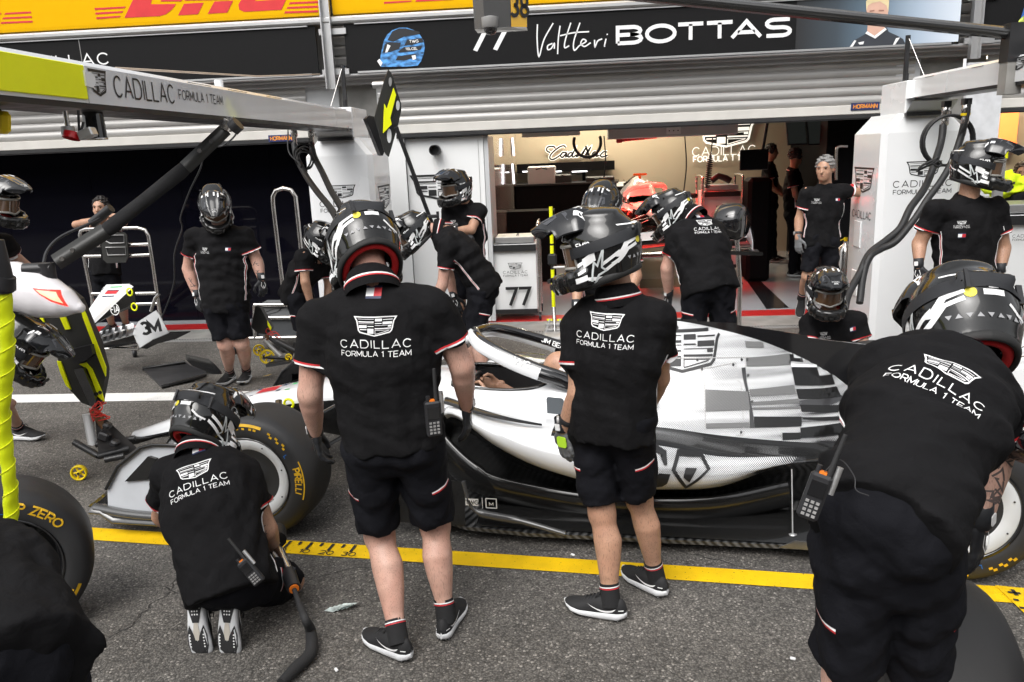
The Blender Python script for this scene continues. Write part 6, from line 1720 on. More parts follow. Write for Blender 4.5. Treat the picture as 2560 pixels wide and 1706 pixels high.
  b = MB(); b.loft([[V(x,sg * (.90 + .10 * u),.085 + .03 * math.sin(u * math.pi) + (.0 if k_ == 0 else 0) + .05 * (x < -.85)) for u in np.linspace(0,1,6)] + [V(x,sg * (.90 + .10 * u),.075 + .05 * (x < -.85)) for u in np.linspace(1,0,6)] for k_,x in enumerate(np.linspace(-.98,-.22,12))],0,True,True,flip=(sg < 0)); b.build('wing_footplate',CGREY,ep)
  b = MB(); b.tube(bez([V(-.96,sg * .96,.145),V(-.70,sg * .975,.125),V(-.25,sg * .97,.12)],6),.030,10,flat=(.8,1.0)); b.build('footplate_roll',CGREY,ep)
  for k_,(x0,z0,ch,dz) in enumerate(((-1.05,.13,.26,.05),(-.86,.21,.20,.08),(-.72,.30,.16,.09))):
   rows = []
   for t in np.linspace(0,1,10):
    y = .10 + t * .825; xo = x0 - .18 * (1 - t) ** 1.2; zo = z0 + .06 * (1 - t) ** 2 * (1 if k_ else .5)
    sec = [(u,.012 * math.sin(math.pi * u) + dz * u ** 1.6) for u in np.linspace(0,1,7)] + [(u,-.010 * math.sin(math.pi * u) + dz * u ** 1.6) for u in np.linspace(1,0,7)]
    rows.append([V(xo + ch * u,sg * y,zo + w_) for u,w_ in sec])
   b = MB(); b.loft(rows,0,True,True,flip=(sg > 0)); b.build('wing_flap',CWHITE if k_ == 2 else CBLK,car)
  # rear wing endplate and elements
  b = MB(); b.prism([(3.66,.50),(3.70,.80),(3.76,.90),(4.14,.90),(4.16,.50)][::-1],V(0,sg * .50 + (.006 if sg > 0 else -.006),0),V(1,0,0),V(0,0,1),.012) ; re = b.build('rear_endplate',CWHITE,car)
 for x0,z0,ch,dz,mm in ((3.70,.72,.30,.06,CBLK),(3.86,.80,.24,.13,CWHITE)):
  sec = [(u,.014 * math.sin(math.pi * u) + dz * u ** 1.4) for u in np.linspace(0,1,8)] + [(u,-.012 * math.sin(math.pi * u) + dz * u ** 1.4) for u in np.linspace(1,0,8)]
  b = MB(); b.loft([[V(x0 + ch * u,y,z0 + w_) for u,w_ in sec] for y in (-.50,.50)],0,True,True,flip=True); rw = b.build('rear_wing',mm,car)
 flat('lettering',text2d('CADILLAC',.10,.12,1.0,.3),V(3.98,0,.905),V(0,-1,0),unit(V(.24,0,.13)),BLACK,car)
 Q = []
 for k in range(20):
  a = k * math.pi / 10; Q += stroke([(.03 * math.cos(a),.03 * math.sin(a)),(.12 * math.cos(a),.12 * math.sin(a))],.007,.1)
 flat('sunburst',Q,V(3.93,-.507,.71),V(1,0,0),V(0,0,1),BLACK,car)
 b = MB(); b.box((3.86,0,.55),(.02,.02,.45)); b.build('wing_pylon',CBLK,car)
 b = MB(); b.box((3.62,0,.36),(.5,.18,.16),bev=.05); b.build('crash_structure',CBLK,car)
 # ---- wheels
 for xc,w,R in ((0,.325,.353),(3.5,.40,.356)):
  for sg in (-1,1):
   wl = bpy.data.objects.new('wheel',None); COL.objects.link(wl); wl.parent = car; wl.location = (xc,sg * .95,R)
   tyre_parts(wl,V(xc,sg * .95,R),V(0,sg,0),R,w,sg < 0 or xc == 0,0 if xc == 0 else 75)
 # ---- marks on the near flank, thrown on the bodywork from the side
 x_,z_ = V(1,0,0),V(0,0,1)
 c = carpx(1706,879,-.20); drape('crest',crest2d(.43,.035),V(c[0] ,-.9,c[2]),x_,z_,BLACK,cbv,near_cov,.003,.2 + .9)
 # chequered blocks at the tail of the cover: rows given in the photograph
 lat = -.30
 def blocks(name,polys,m,bv,par,off):
  Q = []
  for P in polys:
   q = [carpx(x,y,lat) for x,y in P]; q = [np.array((p[0],p[2])) for p in q]
   # split each block along its length so that it follows the cover
   n_ = max(2,int(abs(q[1][0] - q[0][0]) / .022))
   for i in range(n_):
    a,d = i / n_,(i + 1) / n_
    lo_ = lambda t: q[3] + (q[2] - q[3]) * t; hi_ = lambda t: q[0] + (q[1] - q[0]) * t
    for j in range(2):
     mix = lambda t,s_: lo_(t) * (1 - s_) + hi_(t) * s_
     Q.append([mix(a,j / 2),mix(d,j / 2),mix(d,(j + 1) / 2),mix(a,(j + 1) / 2)])
  return drape(name,Q,V(0,-1.2,0),x_,z_,m,bv,par,off,1.3)
 def cz(x,y): return (1600 + x / 3.92,780 + y / 3.92)
 def Bk(*p): return [cz(*q) for q in p]
 GR = carbon('livery_carbon_mid',.02,.24,70,.25,coat=.2); DK = carbon('livery_carbon_dark',.004,.016,70,.12,coat=.15,spec=.3)
 blocks('livery_block',[Bk((640,770),(1060,800),(1075,955),(640,950)),Bk((640,1045),(1060,1055),(1065,1095),(640,1085)),
  Bk((1060,530),(1530,540),(1530,625),(1060,598)),Bk((1075,785),(1535,775),(1550,850),(1085,845)),Bk((1085,890),(1560,890),(1575,925),(1090,920)),Bk((1100,935),(1580,955),(1580,975),(1100,955)),
  Bk((1060,350),(1480,400),(1515,490),(1070,455))],GR,cbv,near_cov,.0035)
 blocks('livery_block',[Bk((1530,645),(1960,690),(1990,835),(1545,780)),Bk((1550,810),(2000,850),(2030,925),(1570,895)),Bk((1580,940),(2040,990),(2050,1050),(1590,1000)),Bk((1590,1045),(2045,1080),(2045,1115),(1595,1065)),
  Bk((1110,1010),(1590,1040),(1580,1120),(1110,1100)),Bk((1110,1140),(1565,1170),(1560,1280),(1110,1260)),Bk((1530,545),(1940,620),(1950,670),(1530,600)),Bk((1565,1130),(2040,1130),(2040,1300),(1565,1300))],DK,cbv,near_cov,.0035)
 blocks('livery_stripe',[Bk((1530,620),(1960,690),(1960,705),(1530,642)),Bk((1520,450),(1935,620),(1930,632),(1530,540))],CWHITE,cbv,near_cov,.005)
 blocks('panel_gap',[Bk((1008,605),(1050,605),(1056,720),(1018,700)),Bk((1020,700),(1056,720),(1085,880),(1066,890)),Bk((1066,890),(1085,880),(1108,1010),(1068,1040)),Bk((1066,1040),(1108,1010),(1108,1100),(1066,1100))],GLOSSBLK,cbv,near_cov,.003)
 seam = []
 for P in ([(230,507),(700,512),(1050,525),(1500,580),(1960,665)],[(600,600),(635,720),(637,950),(630,1130)],[(1052,530),(1052,610)],[(600,600),(955,560),(955,690),(1000,740),(1005,1150)],[(630,1135),(1000,1150)]):
  pts = [carpx(*cz(*p),lat) for p in P]; seam += stroke([(p[0],p[2]) for p in pts],.004,.04)
 drape('panel_seam',seam,V(0,-1.2,0),x_,z_,GREYMETAL,cbv,near_cov,.003,1.3)
 Q = []
 for p in ((612,603),(927,577),(1016,543),(1072,547),(1071,668),(566,527),(673,1120),(978,1130),(1100,888),(1525,603),(355,253)):
  c = carpx(*cz(*p),lat); r = .012 if p[0] == 355 else .007
  Q.append([np.array((c[0] + r * math.cos(t),c[2] + r * math.sin(t))) for t in np.linspace(0,2 * math.pi,10,endpoint=False)])
 drape('fastener',Q,V(0,-1.2,0),x_,z_,BLKMETAL,cbv,near_cov,.0035,1.3)
 # pod emblem and letter
 lat2 = -.76
 def podpoly(name,polys,m,off=.007):
  Q = []
  for P in polys:
   q = [carpx(x,y,lat2) for x,y in P]; q = [np.array((p[0],p[2])) for p in q]; c_ = sum(q) / len(q); n_ = len(q)
   for i in range(n_):
    for j in range(5):
     f_ = lambda t,s_: c_ + (q[i] + (q[(i + 1) % n_] - q[i]) * t - c_) * s_
     for k in range(4):
      r_ = [f_(k / 4,(j + 1) / 5),f_((k + 1) / 4,(j + 1) / 5),f_((k + 1) / 4,j / 5),f_(k / 4,j / 5)]
      Q.append(r_ if np.cross(r_[1] - r_[0],r_[2] - r_[0]) > 0 else r_[::-1])
  drape(name,Q,V(0,-1.4,0),x_,z_,m,pbv,near_pod,off,1.2)
 def pz(x,y): return (1660 + x / 2.613,850 + y / 2.613)
 sh = [(48,850),(85,757),(248,785),(305,862),(140,975)]
 podpoly('emblem',[[pz(*p) for p in t_] for t_ in ([(48,850),(85,757),(100,785),(75,850)],[(48,850),(75,850),(145,945),(140,975)],[(85,757),(248,785),(240,805),(100,785)],[(248,785),(305,862),(280,862),(240,805)],[(305,862),(140,975),(145,950),(280,862)],[(140,845),(215,852),(165,925),(125,895)])],BLACK)
 podpoly('emblem',[[(1625,1128),(1640,1128),(1665,1140),(1668,1165),(1660,1165),(1655,1145),(1628,1136)],[(1625,1205),(1648,1180),(1676,1183),(1668,1205),(1655,1214),(1625,1216)]],BLACK)
 # boards
 q = carpx(1182,1256,-.79)
 for nm,Q,px in (('board_mark',rect2d(-.035,-.02,.035,.02),(1182,1252)),('board_mark',stroke([(0,-.03),(0,.03)],.003),(1208,1255)),('board_mark',stroke([(-.028,-.026),(.028,-.026),(.028,.026),(-.028,.026),(-.028,-.026)],.005),(1230,1255)),('board_mark',text2d('M',.016,.2,1.2),(1230,1257))):
  c = carpx(*px,-.79); flat(nm,Q,V(c[0],-.797,c[2]),x_,z_,WPRINT,car,.012)
 c = carpx(1182,1252,-.79); flat('board_mark',text2d('TWG',.022,.16,.9,.2),V(c[0],-.797,c[2]),x_,z_,BLACK,car,.014)
 # nose marks
 def nosepoly(name,P,m):
  q = [carpx(x,y,0) for x,y in P];
  drape(name,[[np.array((p[0],p[1])) for p in r] for r in P],V(0,0,1.2),x_,V(0,1,0),m,tbv,tub,.003,1.2)
 for nm,r,m in (('flag_patch',(-.42,-.07,-.28,.03),REDP),('flag_patch',(-.46,-.09,-.43,.05),NAVY),('flag_patch',(-.27,-.09,-.24,.05),NAVY),('stripe',(-.20,-.10,-.165,.03),mat('green_print',(.02,.45,.10),.5)),('stripe',(-.10,-.10,-.065,.03),REDP)):
  drape(nm,rect2d(*r),V(0,0,1.2),x_,V(0,1,0),m,tbv,tub,.003,1.2)
 drape('lettering',move(text2d('DOVE',.06,.1,1.0,.8),-.85,-.06),V(0,0,1.2),x_,V(0,1,0),BLACK,tbv,tub,.003,1.2)
 # halo marks
 c = carpx(1308,905,-.3); flat('halo_mark',text2d('VVC',.03,.3,1.1,.1),V(c[0],-.318,c[2]),unit(V(1,-.1,-.36)),unit(V(.3,.35,1)),WPRINT,car,.016)
 c = carpx(1392,855,.30); flat('halo_mark',text2d('JIM BEAM',.026,.2,.9,.2),V(c[0],.24,c[2]),unit(V(1,0,-.36)),unit(V(.36,.2,1)),WPRINT,car,.012)
 c = carpx(1135,1000,-.32); flat('lettering',text2d('IFS',.035,.15,.8,.2),V(c[0],-.318,c[2] - .02),unit(V(1,-.08,-.2)),V(0,0,1),BLACK,car,.004)
 # inlet window on the flank, roll hoop camera
 c = carpx(1390,1022,-.38); b = MB(); b.prism(rrect(.10,.15,.015,3),V(c[0],-.392,c[2] - .01),unit(V(1,-.10,-.05)),unit(V(-.08,.25,1)),.003); b.build('inlet_window',mat('inlet_grey',(.10,.11,.12),.1),car)
 c = carpx(1640,972,-.42); b = MB(); b.cyl(V(c[0] - .02,-.40,c[2]),V(c[0],-.45,c[2]),.03); b.build('fuel_port',BLKPLAST,car)
 b = MB(); b.tube([V(1.86,0,1.0),V(1.86,0,1.06)],.02,8); b.box((1.86,0,1.07),(.06,.22,.035),bev=.012); b.build('roll_hoop_camera',ORANGE,car,kind='stuff')
 b = MB(); b.lathe([(.10,0),(.06,-.02),(.0,-.02)],V(1.80,0,.85),(-1,0,.35),20); b.build('airbox_mouth',BLACK,car)
 # yellow loop at the front suspension
 b = MB(); c = carpx(722,1010,-.24); b.tube([c + V(.03 * math.cos(t),0,.03 * math.sin(t)) for t in np.linspace(0,2 * math.pi,20,endpoint=False)],.008,8,closed=True); b.build('tow_loop',NEON,car)
 return car
CAR = build_car()
def copy_tree(o,parent=None):
 c = o.copy(); COL.objects.link(c); c.parent = parent
 for ch in list(o.children): copy_tree(ch,c)
 return c
CAR2 = copy_tree(CAR)
CAR.location = Vector(CAR_O); CAR.rotation_euler = (0,0,math.atan2(CAR_E[1],CAR_E[0]))
# the sister car stands raised in the lit bay, nose towards the pit lane, its wheels off
CAR2['label'] = 'red lit racing car raised on stands inside the middle garage bay'
for ch in list(CAR2.children):
 if ch.name.startswith('wheel'):
  for g in list(ch.children):
   for k in list(g.children): bpy.data.objects.remove(k)
   bpy.data.objects.remove(g)
  bpy.data.objects.remove(ch)

# ------------------------------------------------------------------ inside the middle bay
h0 = at(1620,468,12.4)
hd = unit(V(.10,-1,0))                                   # heading of the nose
ang = math.atan2(-hd[1],-hd[0])
CAR2.rotation_euler = (0,0,ang)
bk = -hd; CAR2.location = Vector(h0 - bk * 1.2 - V(0,0,.90))
def lamp(name,label,loc,size,energy,col,rot=(0,0,0),group=None):
 t = thing(name,label,'lamp',loc,group)
 em = mat(name + '_glow',(1,1,1),.5,emit=col,est=6.0)
 b = MB(); b.box(loc,(size[0] + .06,size[1] + .06,.05),bev=.01); b.build('housing',GREYMETAL,t)
 b = MB(); b.box(V(*loc) + V(0,0,-.03),(size[0],size[1],.012)); b.build('diffuser',em,t)
 d = bpy.data.lights.new(name,'AREA'); d.shape = 'RECTANGLE'; d.size,d.size_y = size; d.energy = energy; d.color = col; d.spread = math.radians(60 if col[1] < .1 else 180)
 o = bpy.data.objects.new(name + '_light',d); COL.objects.link(o); o.parent = t; o.location = (0,0,-.05)
 return t
lamp('ceiling_lamp','warm strip lamp under the garage ceiling before the back wall',(.6,14.4,3.1),(3.2,.25),60,(1.0,.88,.68),group='garage ceiling lamps')
lamp('ceiling_lamp','warm strip lamp under the garage ceiling above the raised car',(-.2,11.0,3.1),(1.0,.2),10,(1.0,.86,.62),group='garage ceiling lamps')
lamp('red_lamp','red lamp hanging above the raised car',(h0[0] + .1,12.0,2.75),(1.0,.6),38,(1.0,.025,.015))
lamp('ceiling_lamp','warm strip lamp inside the right bay',(5.2,10.4,2.9),(1.6,.25),22,(1.0,.86,.62),group='garage ceiling lamps')
WALLY = 15.15
def on_wall(x,y): return at(x,y,WALLY)
WOUT = mat('wall_sign_white',(.85,.84,.80),.4,emit=(1,.96,.85),est=.5)
ws = thing('wall_sign','script team name sign high on the beige back wall','sign',on_wall(1443,380))
def wscript(pix,w,m,t,off):
 b = MB(); o = on_wall(1443,380)
 for pl in pix:
  pts = [(on_wall(1200 + x / 3.92,280 + y / 3.92) - o) for x,y in pl]
  for q in stroke([(p[0],p[2]) for p in bez([V(p[0],0,p[2]) for p in pts],5)] if False else [(p[0],p[2]) for p in bez(pts,5)],w): b.poly([o + V(p[0],-off,p[1]) for p in q])
 return b.build('script_lettering',m,t,kind='stuff')
SCR = [[(690,400),(655,380),(665,345),(720,340),(740,360)],[(840,350),(820,332),(770,350),(700,410),(685,455),(720,465),(780,430),(800,415)],[(845,400),(810,400),(790,430),(810,445),(850,405),(840,440),(870,425)],
 [(905,400),(875,405),(860,435),(880,440),(910,405),(940,350),(905,425),(915,442),(945,420)],[(965,400),(945,438),(975,425)],[(970,378),(972,380)],[(990,425),(1040,350),(1000,430),(1020,440)],[(1030,425),(1085,345),(1045,430),(1070,440)],
 [(1150,395),(1115,395),(1095,430),(1115,440),(1155,400),(1140,435),(1170,425)],[(1245,395),(1215,390),(1180,425),(1200,442),(1250,425)]]
wscript(SCR,.052,WOUT,ws,.008); wscript(SCR,.030,BLACK,ws,.012)
w2 = thing('wall_sign','block lettered team sign with crest on the beige back wall','sign',on_wall(1812,360))
a,c = on_wall(1731,380),on_wall(1889,378)
flat('lettering',fit2d('CADILLAC',.15,c[0] - a[0],.10),on_wall(1810,377) + V(0,-.01,0),V(1,0,0),V(0,0,1),WOUT,w2)
flat('lettering',fit2d('FORMULA 1 TEAM',.095,c[0] - a[0],.2),on_wall(1812,396) + V(0,-.01,0),V(1,0,0),V(0,0,1),WOUT,w2)
flat('crest',crest2d(1.0,.035),on_wall(1816,332) + V(0,-.010,0),V(1,0,0),V(0,0,1),WOUT,w2)
b = MB(); q = on_wall(1816,332); b.poly([q + V(x * .98,-.005,z) for x,z in [(-.5,.2),(-.44,.1),(-.39,-.12),(0,-.24),(.39,-.12),(.44,.1),(.5,.2)]]); b.build('crest_ground',BLACK,w2)
# bench along the left and back wall with clutter; dark panels
bn = thing('workbench','long black workbench under the script sign on the back wall','workbench',(-.1,14.6,0))
p0,p1 = at(1290,462,14.5),at(1540,455,14.5)
b = MB(); b.box(((p0[0] + p1[0]) / 2,14.7,p0[2] / 2 - .02),(p1[0] - p0[0],.8,p0[2])); b.build('cabinet',DARKW,bn)
b = MB(); b.box(((p0[0] + p1[0]) / 2,14.66,p0[2] - .01),(p1[0] - p0[0] + .05,.9,.03)); b.build('worktop',BLKMETAL,bn)
p2 = at(1290,427,14.9); b = MB(); b.box(((p0[0] + p1[0]) / 2 ,15.0,p2[2] + .03),(p1[0] - p0[0],.25,.16)); b.build('shelf',DARKW,bn)
for x in (1330,1400,1460):
 q = at(x,445,14.95); b = MB(); b.box((q[0],15.05,(p0[2] + p2[2]) / 2),(.06,.1,p2[2] - p0[2])); b.build('shelf_post',DARKW,bn)
STRIP = mat('strip_glow',(1,1,1),.5,emit=(.9,.92,1),est=2.2)
for x0,x1 in ((1306,1345),(1378,1404),(1430,1468)):
 a,c = at(x0,427,14.86),at(x1,426,14.86); b = MB(); b.box(((a[0] + c[0]) / 2,14.86,a[2] - .02),(c[0] - a[0],.012,.018)); b.build('strip_light',STRIP,bn)
for i,(x,y,w_,h_) in enumerate(((1355,440,.5,.34),(1408,450,.3,.2),(1500,462,.5,.3))):
 q = at(x,y,14.5); t = thing('equipment_case',('clear storage box standing on the black workbench','small dark power tool on the black workbench','black flight case beside the workbench under the rear wing')[i],'case',(q[0],14.5,q[2] - h_ / 2))
 b = MB(); b.box(q,(w_,.3,h_),bev=.02); b.build('case_body',(GREYP,BLKPLAST,BLKPLAST)[i],t)
 b = MB(); b.tube([q + V(-w_ * .2,-.16,h_ * .35),q + V(0,-.18,h_ * .42),q + V(w_ * .2,-.16,h_ * .35)],.012,6); b.build('case_handle',BLKMETAL,t)
for y0,y1 in ((345,390),(410,460)):
 a,c = at(1281,y0,13.0),at(1285,y1,13.0); t = thing('strip_lamp','upright white strip lamp on the side wall, ' + ('upper one' if y0 < 400 else 'lower one'),'lamp',c)
 b = MB(); b.tube([a,c],.014,6); b.build('glow_tube',STRIP,t)
 b = MB(); b.box((a + c) / 2 + V(-.03,.01,0),(.02,.03,a[2] - c[2])); b.build('lamp_back',GREYMETAL,t)
# overhead service beam with sockets
sb = thing('service_beam','grey overhead service beam with sockets above the raised car','beam',at(1660,320,10.6))
a,c = at(1520,345,10.6),at(1845,335,10.6); zt = at(1600,308,10.6)[2]
b = MB(); b.box(((a[0] + c[0]) / 2,10.75,(a[2] + zt) / 2 + .03),(c[0] - a[0],.3,zt - a[2] + .1),bev=.01); b.build('beam',GREYP,sb)
b = MB(); q = at(1684,327,10.59); b.box(q,(.18,.01,.085)); b.build('socket_plate',PANEL,sb)
for i in (-1,0,1): b = MB(); b.cyl(q + V(i * .055,-.004,0),q + V(i * .055,-.012,0),.008,10); b.build('socket',BLACK,sb)
b = MB(); a = at(1305,340,10.9); c = at(1450,336,10.9); b.box(((a[0] + c[0]) / 2,11.0,a[2] + .08),(c[0] - a[0],.25,.2)); b.build('beam',GREYP,sb)
# cable reels hanging from the beam, coiled leads
for x,y0,y1,Y in ((1712,340,490,10.7),(1510,340,470,10.5)):
 a,c = at(x,y0,Y),at(x - 4,y1,Y); b = MB(); b.tube(bez([a,(a + c) / 2 + V(.03,0,0),c],8),.008,6); tag(b.build('hanging_cable',BLKPLAST),'thin black cable hanging ' + ('right of the raised car' if x > 1600 else 'before the script sign'),'cable','cables hanging in the bay')
a,c = at(1782,342,11.0),at(1768,470,11.0); N_ = 240
b = MB(); b.tube([lerp(a,c,t) + V(.035 * math.cos(t * 150),.035 * math.sin(t * 150),0) * min(1,max(0,(t - .3) * 6)) for t in np.linspace(0,1,N_)],.008,5); tag(b.build('coiled_cable',BLKPLAST),'coiled black air lead hanging before the block lettered sign','cable','cables hanging in the bay')
cl = at(1468,345,10.4); b = MB(); b.tube([cl + V(.17 * math.cos(t),.1 * math.sin(t),.17 * math.sin(t) * 1.1 - .05) for t in np.linspace(math.pi * .9,2.1 * math.pi,20)],.02,8); b.tube([cl + V(-.02,0,-.1),cl + V(.03,0,-.26)],.012,6)
tag(b.build('hose_loop',BLKPLAST),'looped dark hose hanging from the roof near the script sign','hose')
# red rack arm under the beam
b = MB(); a = at(1548,352,10.9); b.box(a,(.08,.04,.06),bev=.01); b.tube([a,a + V(.5,.1,.03)],.02,6); tag(b.build('rack_arm',mat('red_plastic',(.5,.02,.02),.4)),'red tipped support arm under the overhead beam','arm')

def trolley(name,label,x0,x1,yf,d,zt,zp0,zp1,mark,num,group,legs=True):
 """tool trolley: bent steel tube frame round a white cabinet"""
 t = thing(name,label,'trolley',((x0 + x1) / 2,yf + d / 2,0),group); r = .018
 for y in (yf,yf + d):
  for x in (x0,x1):
   b = MB(); b.tube([V(x,y,.09),V(x,y,zt)],r,10); b.build('upright',STEEL,t)
 for x in (x0,x1):
  b = MB(); b.tube(bez([V(x,yf,zt - .02),V(x,yf,zt + .05),V(x,yf + .05,zt + .12),V(x,yf + d - .05,zt + .12),V(x,yf + d,zt + .05),V(x,yf + d,zt - .02)],5),r,10); b.build('push_rail',STEEL,t)
  b = MB(); b.tube([V(x,yf,.35),V(x,yf + d,zt - .1)],.012,8); b.build('brace',STEEL,t)
 b = MB(); b.box(((x0 + x1) / 2,yf + d / 2 + .01,(zp0 + zp1) / 2),(x1 - x0 - .05,d - .04,zp1 - zp0),bev=.006); b.build('cabinet',PANEL,t)
 b = MB(); b.box(((x0 + x1) / 2,yf + .004,zp1 - .04),(x1 - x0 - .055,.03,.075)); b.build('top_band',BLACK,t)
 b = MB(); b.box(((x0 + x1) / 2,yf + .004,zp0 + .02),(x1 - x0 - .055,.03,.05)); b.build('bottom_band',BLACK,t)
 b = MB(); b.box(((x0 + x1) / 2,yf + d / 2,zp1 + .05),(x1 - x0 - .10,d - .1,.07),bev=.005); b.build('tray',ALU,t)
 for x in (x0,x1):
  for y in (yf,yf + d):
   b = MB(); b.lathe([(.0,-.014),(.035,-.014),(.04,-.008),(.04,.008),(.035,.014),(0,.014)],V(x,y,.041),(1,0,0),14); b.box((x,y,.085),(.03,.05,.03)); b.build('castor',BLKPLAST,t,kind='stuff')
 if mark: flat('logo',logo2d((x1 - x0) * .52),V((x0 + x1) / 2,yf - .002 - .0,zp1 - .33),V(1,0,0),V(0,0,1),BLACK,t)
 if num: flat('number',text2d(num,.21,.17,.85,.12),V((x0 + x1) / 2 + .02,yf - .002,zp0 + .20),V(1,0,0),V(0,0,1),BLACK,t)
 return t
Yt = 8.95
q0,q1 = gnd(1233,806),gnd(1352,800); Yt = q1[1]
x0,x1 = at(1228,640,Yt)[0],at(1346,640,Yt)[0]; zt = at(1345,585,Yt)[2]; zp1 = at(1290,612,Yt)[2]; zp0 = at(1290,783,Yt)[2]
tt = trolley('tool_trolley','white tool trolley numbered 77 in a bent steel frame at the bay edge',x0,x1,Yt,.55,zt,zp0,zp1,True,'77','tool trolleys')
for i,(px_,py_) in enumerate(((1258,596),(1290,594),(1322,594))):
 q = at(px_,py_,Yt + .2); b = MB()
 if i == 0: b.tube([q + V(-.06,0,0),q + V(.02,0,0)],.014,8,m=0); b.tube([q + V(.02,0,0),q + V(.10,0,.005)],.005,6,m=1); tag(b.build('screwdriver',[YEL,STEEL]),'yellow handled screwdriver lying in the trolley tray','tool')
 elif i == 1: b.tube([q,q + V(.02,0,.05)],.008,6,m=1); b.tube([q + V(.03,0,0),q + V(.03,0,.05)],.008,6,m=1); b.box(q + V(.01,0,-.01),(.1,.05,.02),m=1); tag(b.build('pliers',[YEL,STEEL]),'small metal pliers standing up in the trolley tray','tool')
 else: b.tube([q + V(.03 * math.cos(a),.02 * math.sin(a),.015 * math.sin(a)) for a in np.linspace(0,6.28,14,endpoint=False)],.008,6,closed=True); b.box(q + V(-.09,0,0),(.1,.06,.03),bev=.01,m=1); tag(b.build('tape_roll',[NEON,BLKPLAST]),'yellow tape roll and black tool in the trolley tray','tape')
q0 = gnd(1790,640); Yc = 12.3; xa,xb = at(1756,500,Yc)[0],at(1856,500,Yc)[0]; zt_ = at(1800,462,Yc)[2]
tc2 = trolley('tool_trolley','white tool trolley in a steel frame deep in the bay beside the raised car',xa,xb,Yc,.6,zt_,.15,zt_ - .1,True,None,'tool trolleys')
b = MB(); q = V((xa + xb) / 2,Yc + .2,zt_ + .02); b.tube([q + V(-.14,0,.03),q + V(-.03,0,.10),q + V(.08,0,.06),q + V(.15,0,.02)],.05,8); tag(b.build('tool_bag',BLKPLAST),'black tool bag on the trolley deep in the bay','bag')
# right bay trolley, number cut by the frame edge
Yr = 6.9; xa = at(2460,800,Yr)[0]; b = None
tr3 = trolley('tool_trolley','white tool trolley with a large 1 at the right edge behind the standing man',at(2478,700,Yr)[0],at(2478,700,Yr)[0] + .95,Yr,.55,at(2478,540,Yr)[2],at(2520,815,Yr)[2],at(2520,540,Yr)[2],False,None,'tool trolleys')
c = at(2572,767,Yr - .004); flat('number',text2d('1',.15,.2,1.4),c + V(-.04,0,0),V(1,0,0),V(0,0,1),BLACK,tr3)
c = at(2566,590,Yr - .004); flat('logo',logo2d(.22,False),c,V(1,0,0),V(0,0,1),BLACK,tr3)
# jackets and orange lit shelves in the right bay
SHELF = mat('shelf_glow',(.8,.25,.08),.5,emit=(1.0,.25,.05),est=.8)
for x,y,w_,h_ in ((2520,322,.22,.42),(2510,362,.3,.06)):
 q = at(x,y,11.1); t = thing('lit_shelf','orange lit wall ' + ('niche' if h_ > .1 else 'ledge') + ' in the right bay','shelf',q); b = MB(); b.box(q,(w_,.04,h_)); b.build('glow_panel',SHELF,t)
 b = MB(); b.box(q + V(0,-.02,-h_ / 2),(w_ * 1.05,.1,.015)); b.build('ledge',BLKMETAL,t)
q = at(2505,470,7.6); t = thing('headgear','yellow and black hi-vis jacket hung at the right edge of the picture','jacket',q - V(0,0,.3))
F = Field(.015); F.ball(q,(.16,.10,.13),k=.03); F.limb(q + V(.05,0,.05),q + V(.3,0,-.06),[(0,.09),(1,.11)],k=.04); F.disp.append(ripple(4,.012,.1)); v,f = F.mesh(); obj('jacket_shell',v,f,mat('hi_vis_cloth',(.60,.75,.0),.7),t,None,True)
F = Field(.015); F.limb(q + V(.1,-.03,-.1),q + V(.3,-.02,-.14),[(0,.10),(1,.12)],k=.04); F.disp.append(ripple(6,.012,.1)); v,f = F.mesh(); obj('jacket_lining',v,f,SHIRT,t,None,True)
b = MB(); a = at(2502,395,7.3); c = gnd(2495,800); b.box(((a[0]),7.3,a[2] / 2),(.07,.05,a[2])); p = thing('marker_post','grey post with yellow cap behind the standing man at right','post',(a[0],7.3,0)); b.build('post',GREYMETAL,p)
b = MB(); b.box((a[0],7.3,a[2] + .03),(.085,.06,.07)); b.build('post_cap',NEON,p)
# screens and cupboards in the shaded right part of the bay
for i,x in enumerate((1990,2042,2090)):
 q = at(x,330,10.8); t = thing('monitor',('left','middle','right')[i] + ' dark tilted monitor of the three above the shaded crew','monitor',q,'monitors under the ceiling'); R_ = rotmat((0,0,1),.25) @ rotmat((1,0,0),-.25)
 b = MB(); b.box(q,(.27,.03,.34),R_,bev=.006); b.build('screen_case',BLKPLAST,t)
 b = MB(); b.box(q + R_ @ V(0,-.017,0),(.245,.004,.31),R_); b.build('screen',mat('screen_dim_%d' % i,(.02,.02,.02),.1,emit=(.10,.11,.10),est=.25 if i == 2 else .06),t)
 b = MB(); b.tube([q + V(0,.05,.15),V(q[0],q[1] + .05,3.25)],.02,8); b.build('bracket',BLKMETAL,t)
q = at(1885,400,10.7); t = thing('monitor','flat dark monitor held out beside the block lettered sign','monitor',q); b = MB(); b.box(q,(.36,.04,.26),bev=.01); b.build('screen_case',BLKPLAST,t); b = MB(); b.box(q + V(0,-.022,0),(.34,.004,.24)); b.build('screen',DARKW,t); b = MB(); b.tube([q + V(.1,.04,0),V(q[0] + .3,q[1] + .04,3.25)],.02,6); b.build('bracket',BLKMETAL,t)
b = MB(); q = gnd(1890,600); b.box((at(1893,500,12.0)[0],12.0,.75),(.34,.4,1.5),bev=.05); t = tag(b.build('cabinet',DARKW),'tall dark cabinet with a small crest behind the shaded crew','cabinet')
b = MB(); b.box((at(2130,500,10.2)[0],10.3,1.2),(.7,.3,2.4),bev=.01); tag(b.build('dark_cabinet',DARKW),'black full height cabinet behind the grey haired man','cabinet')
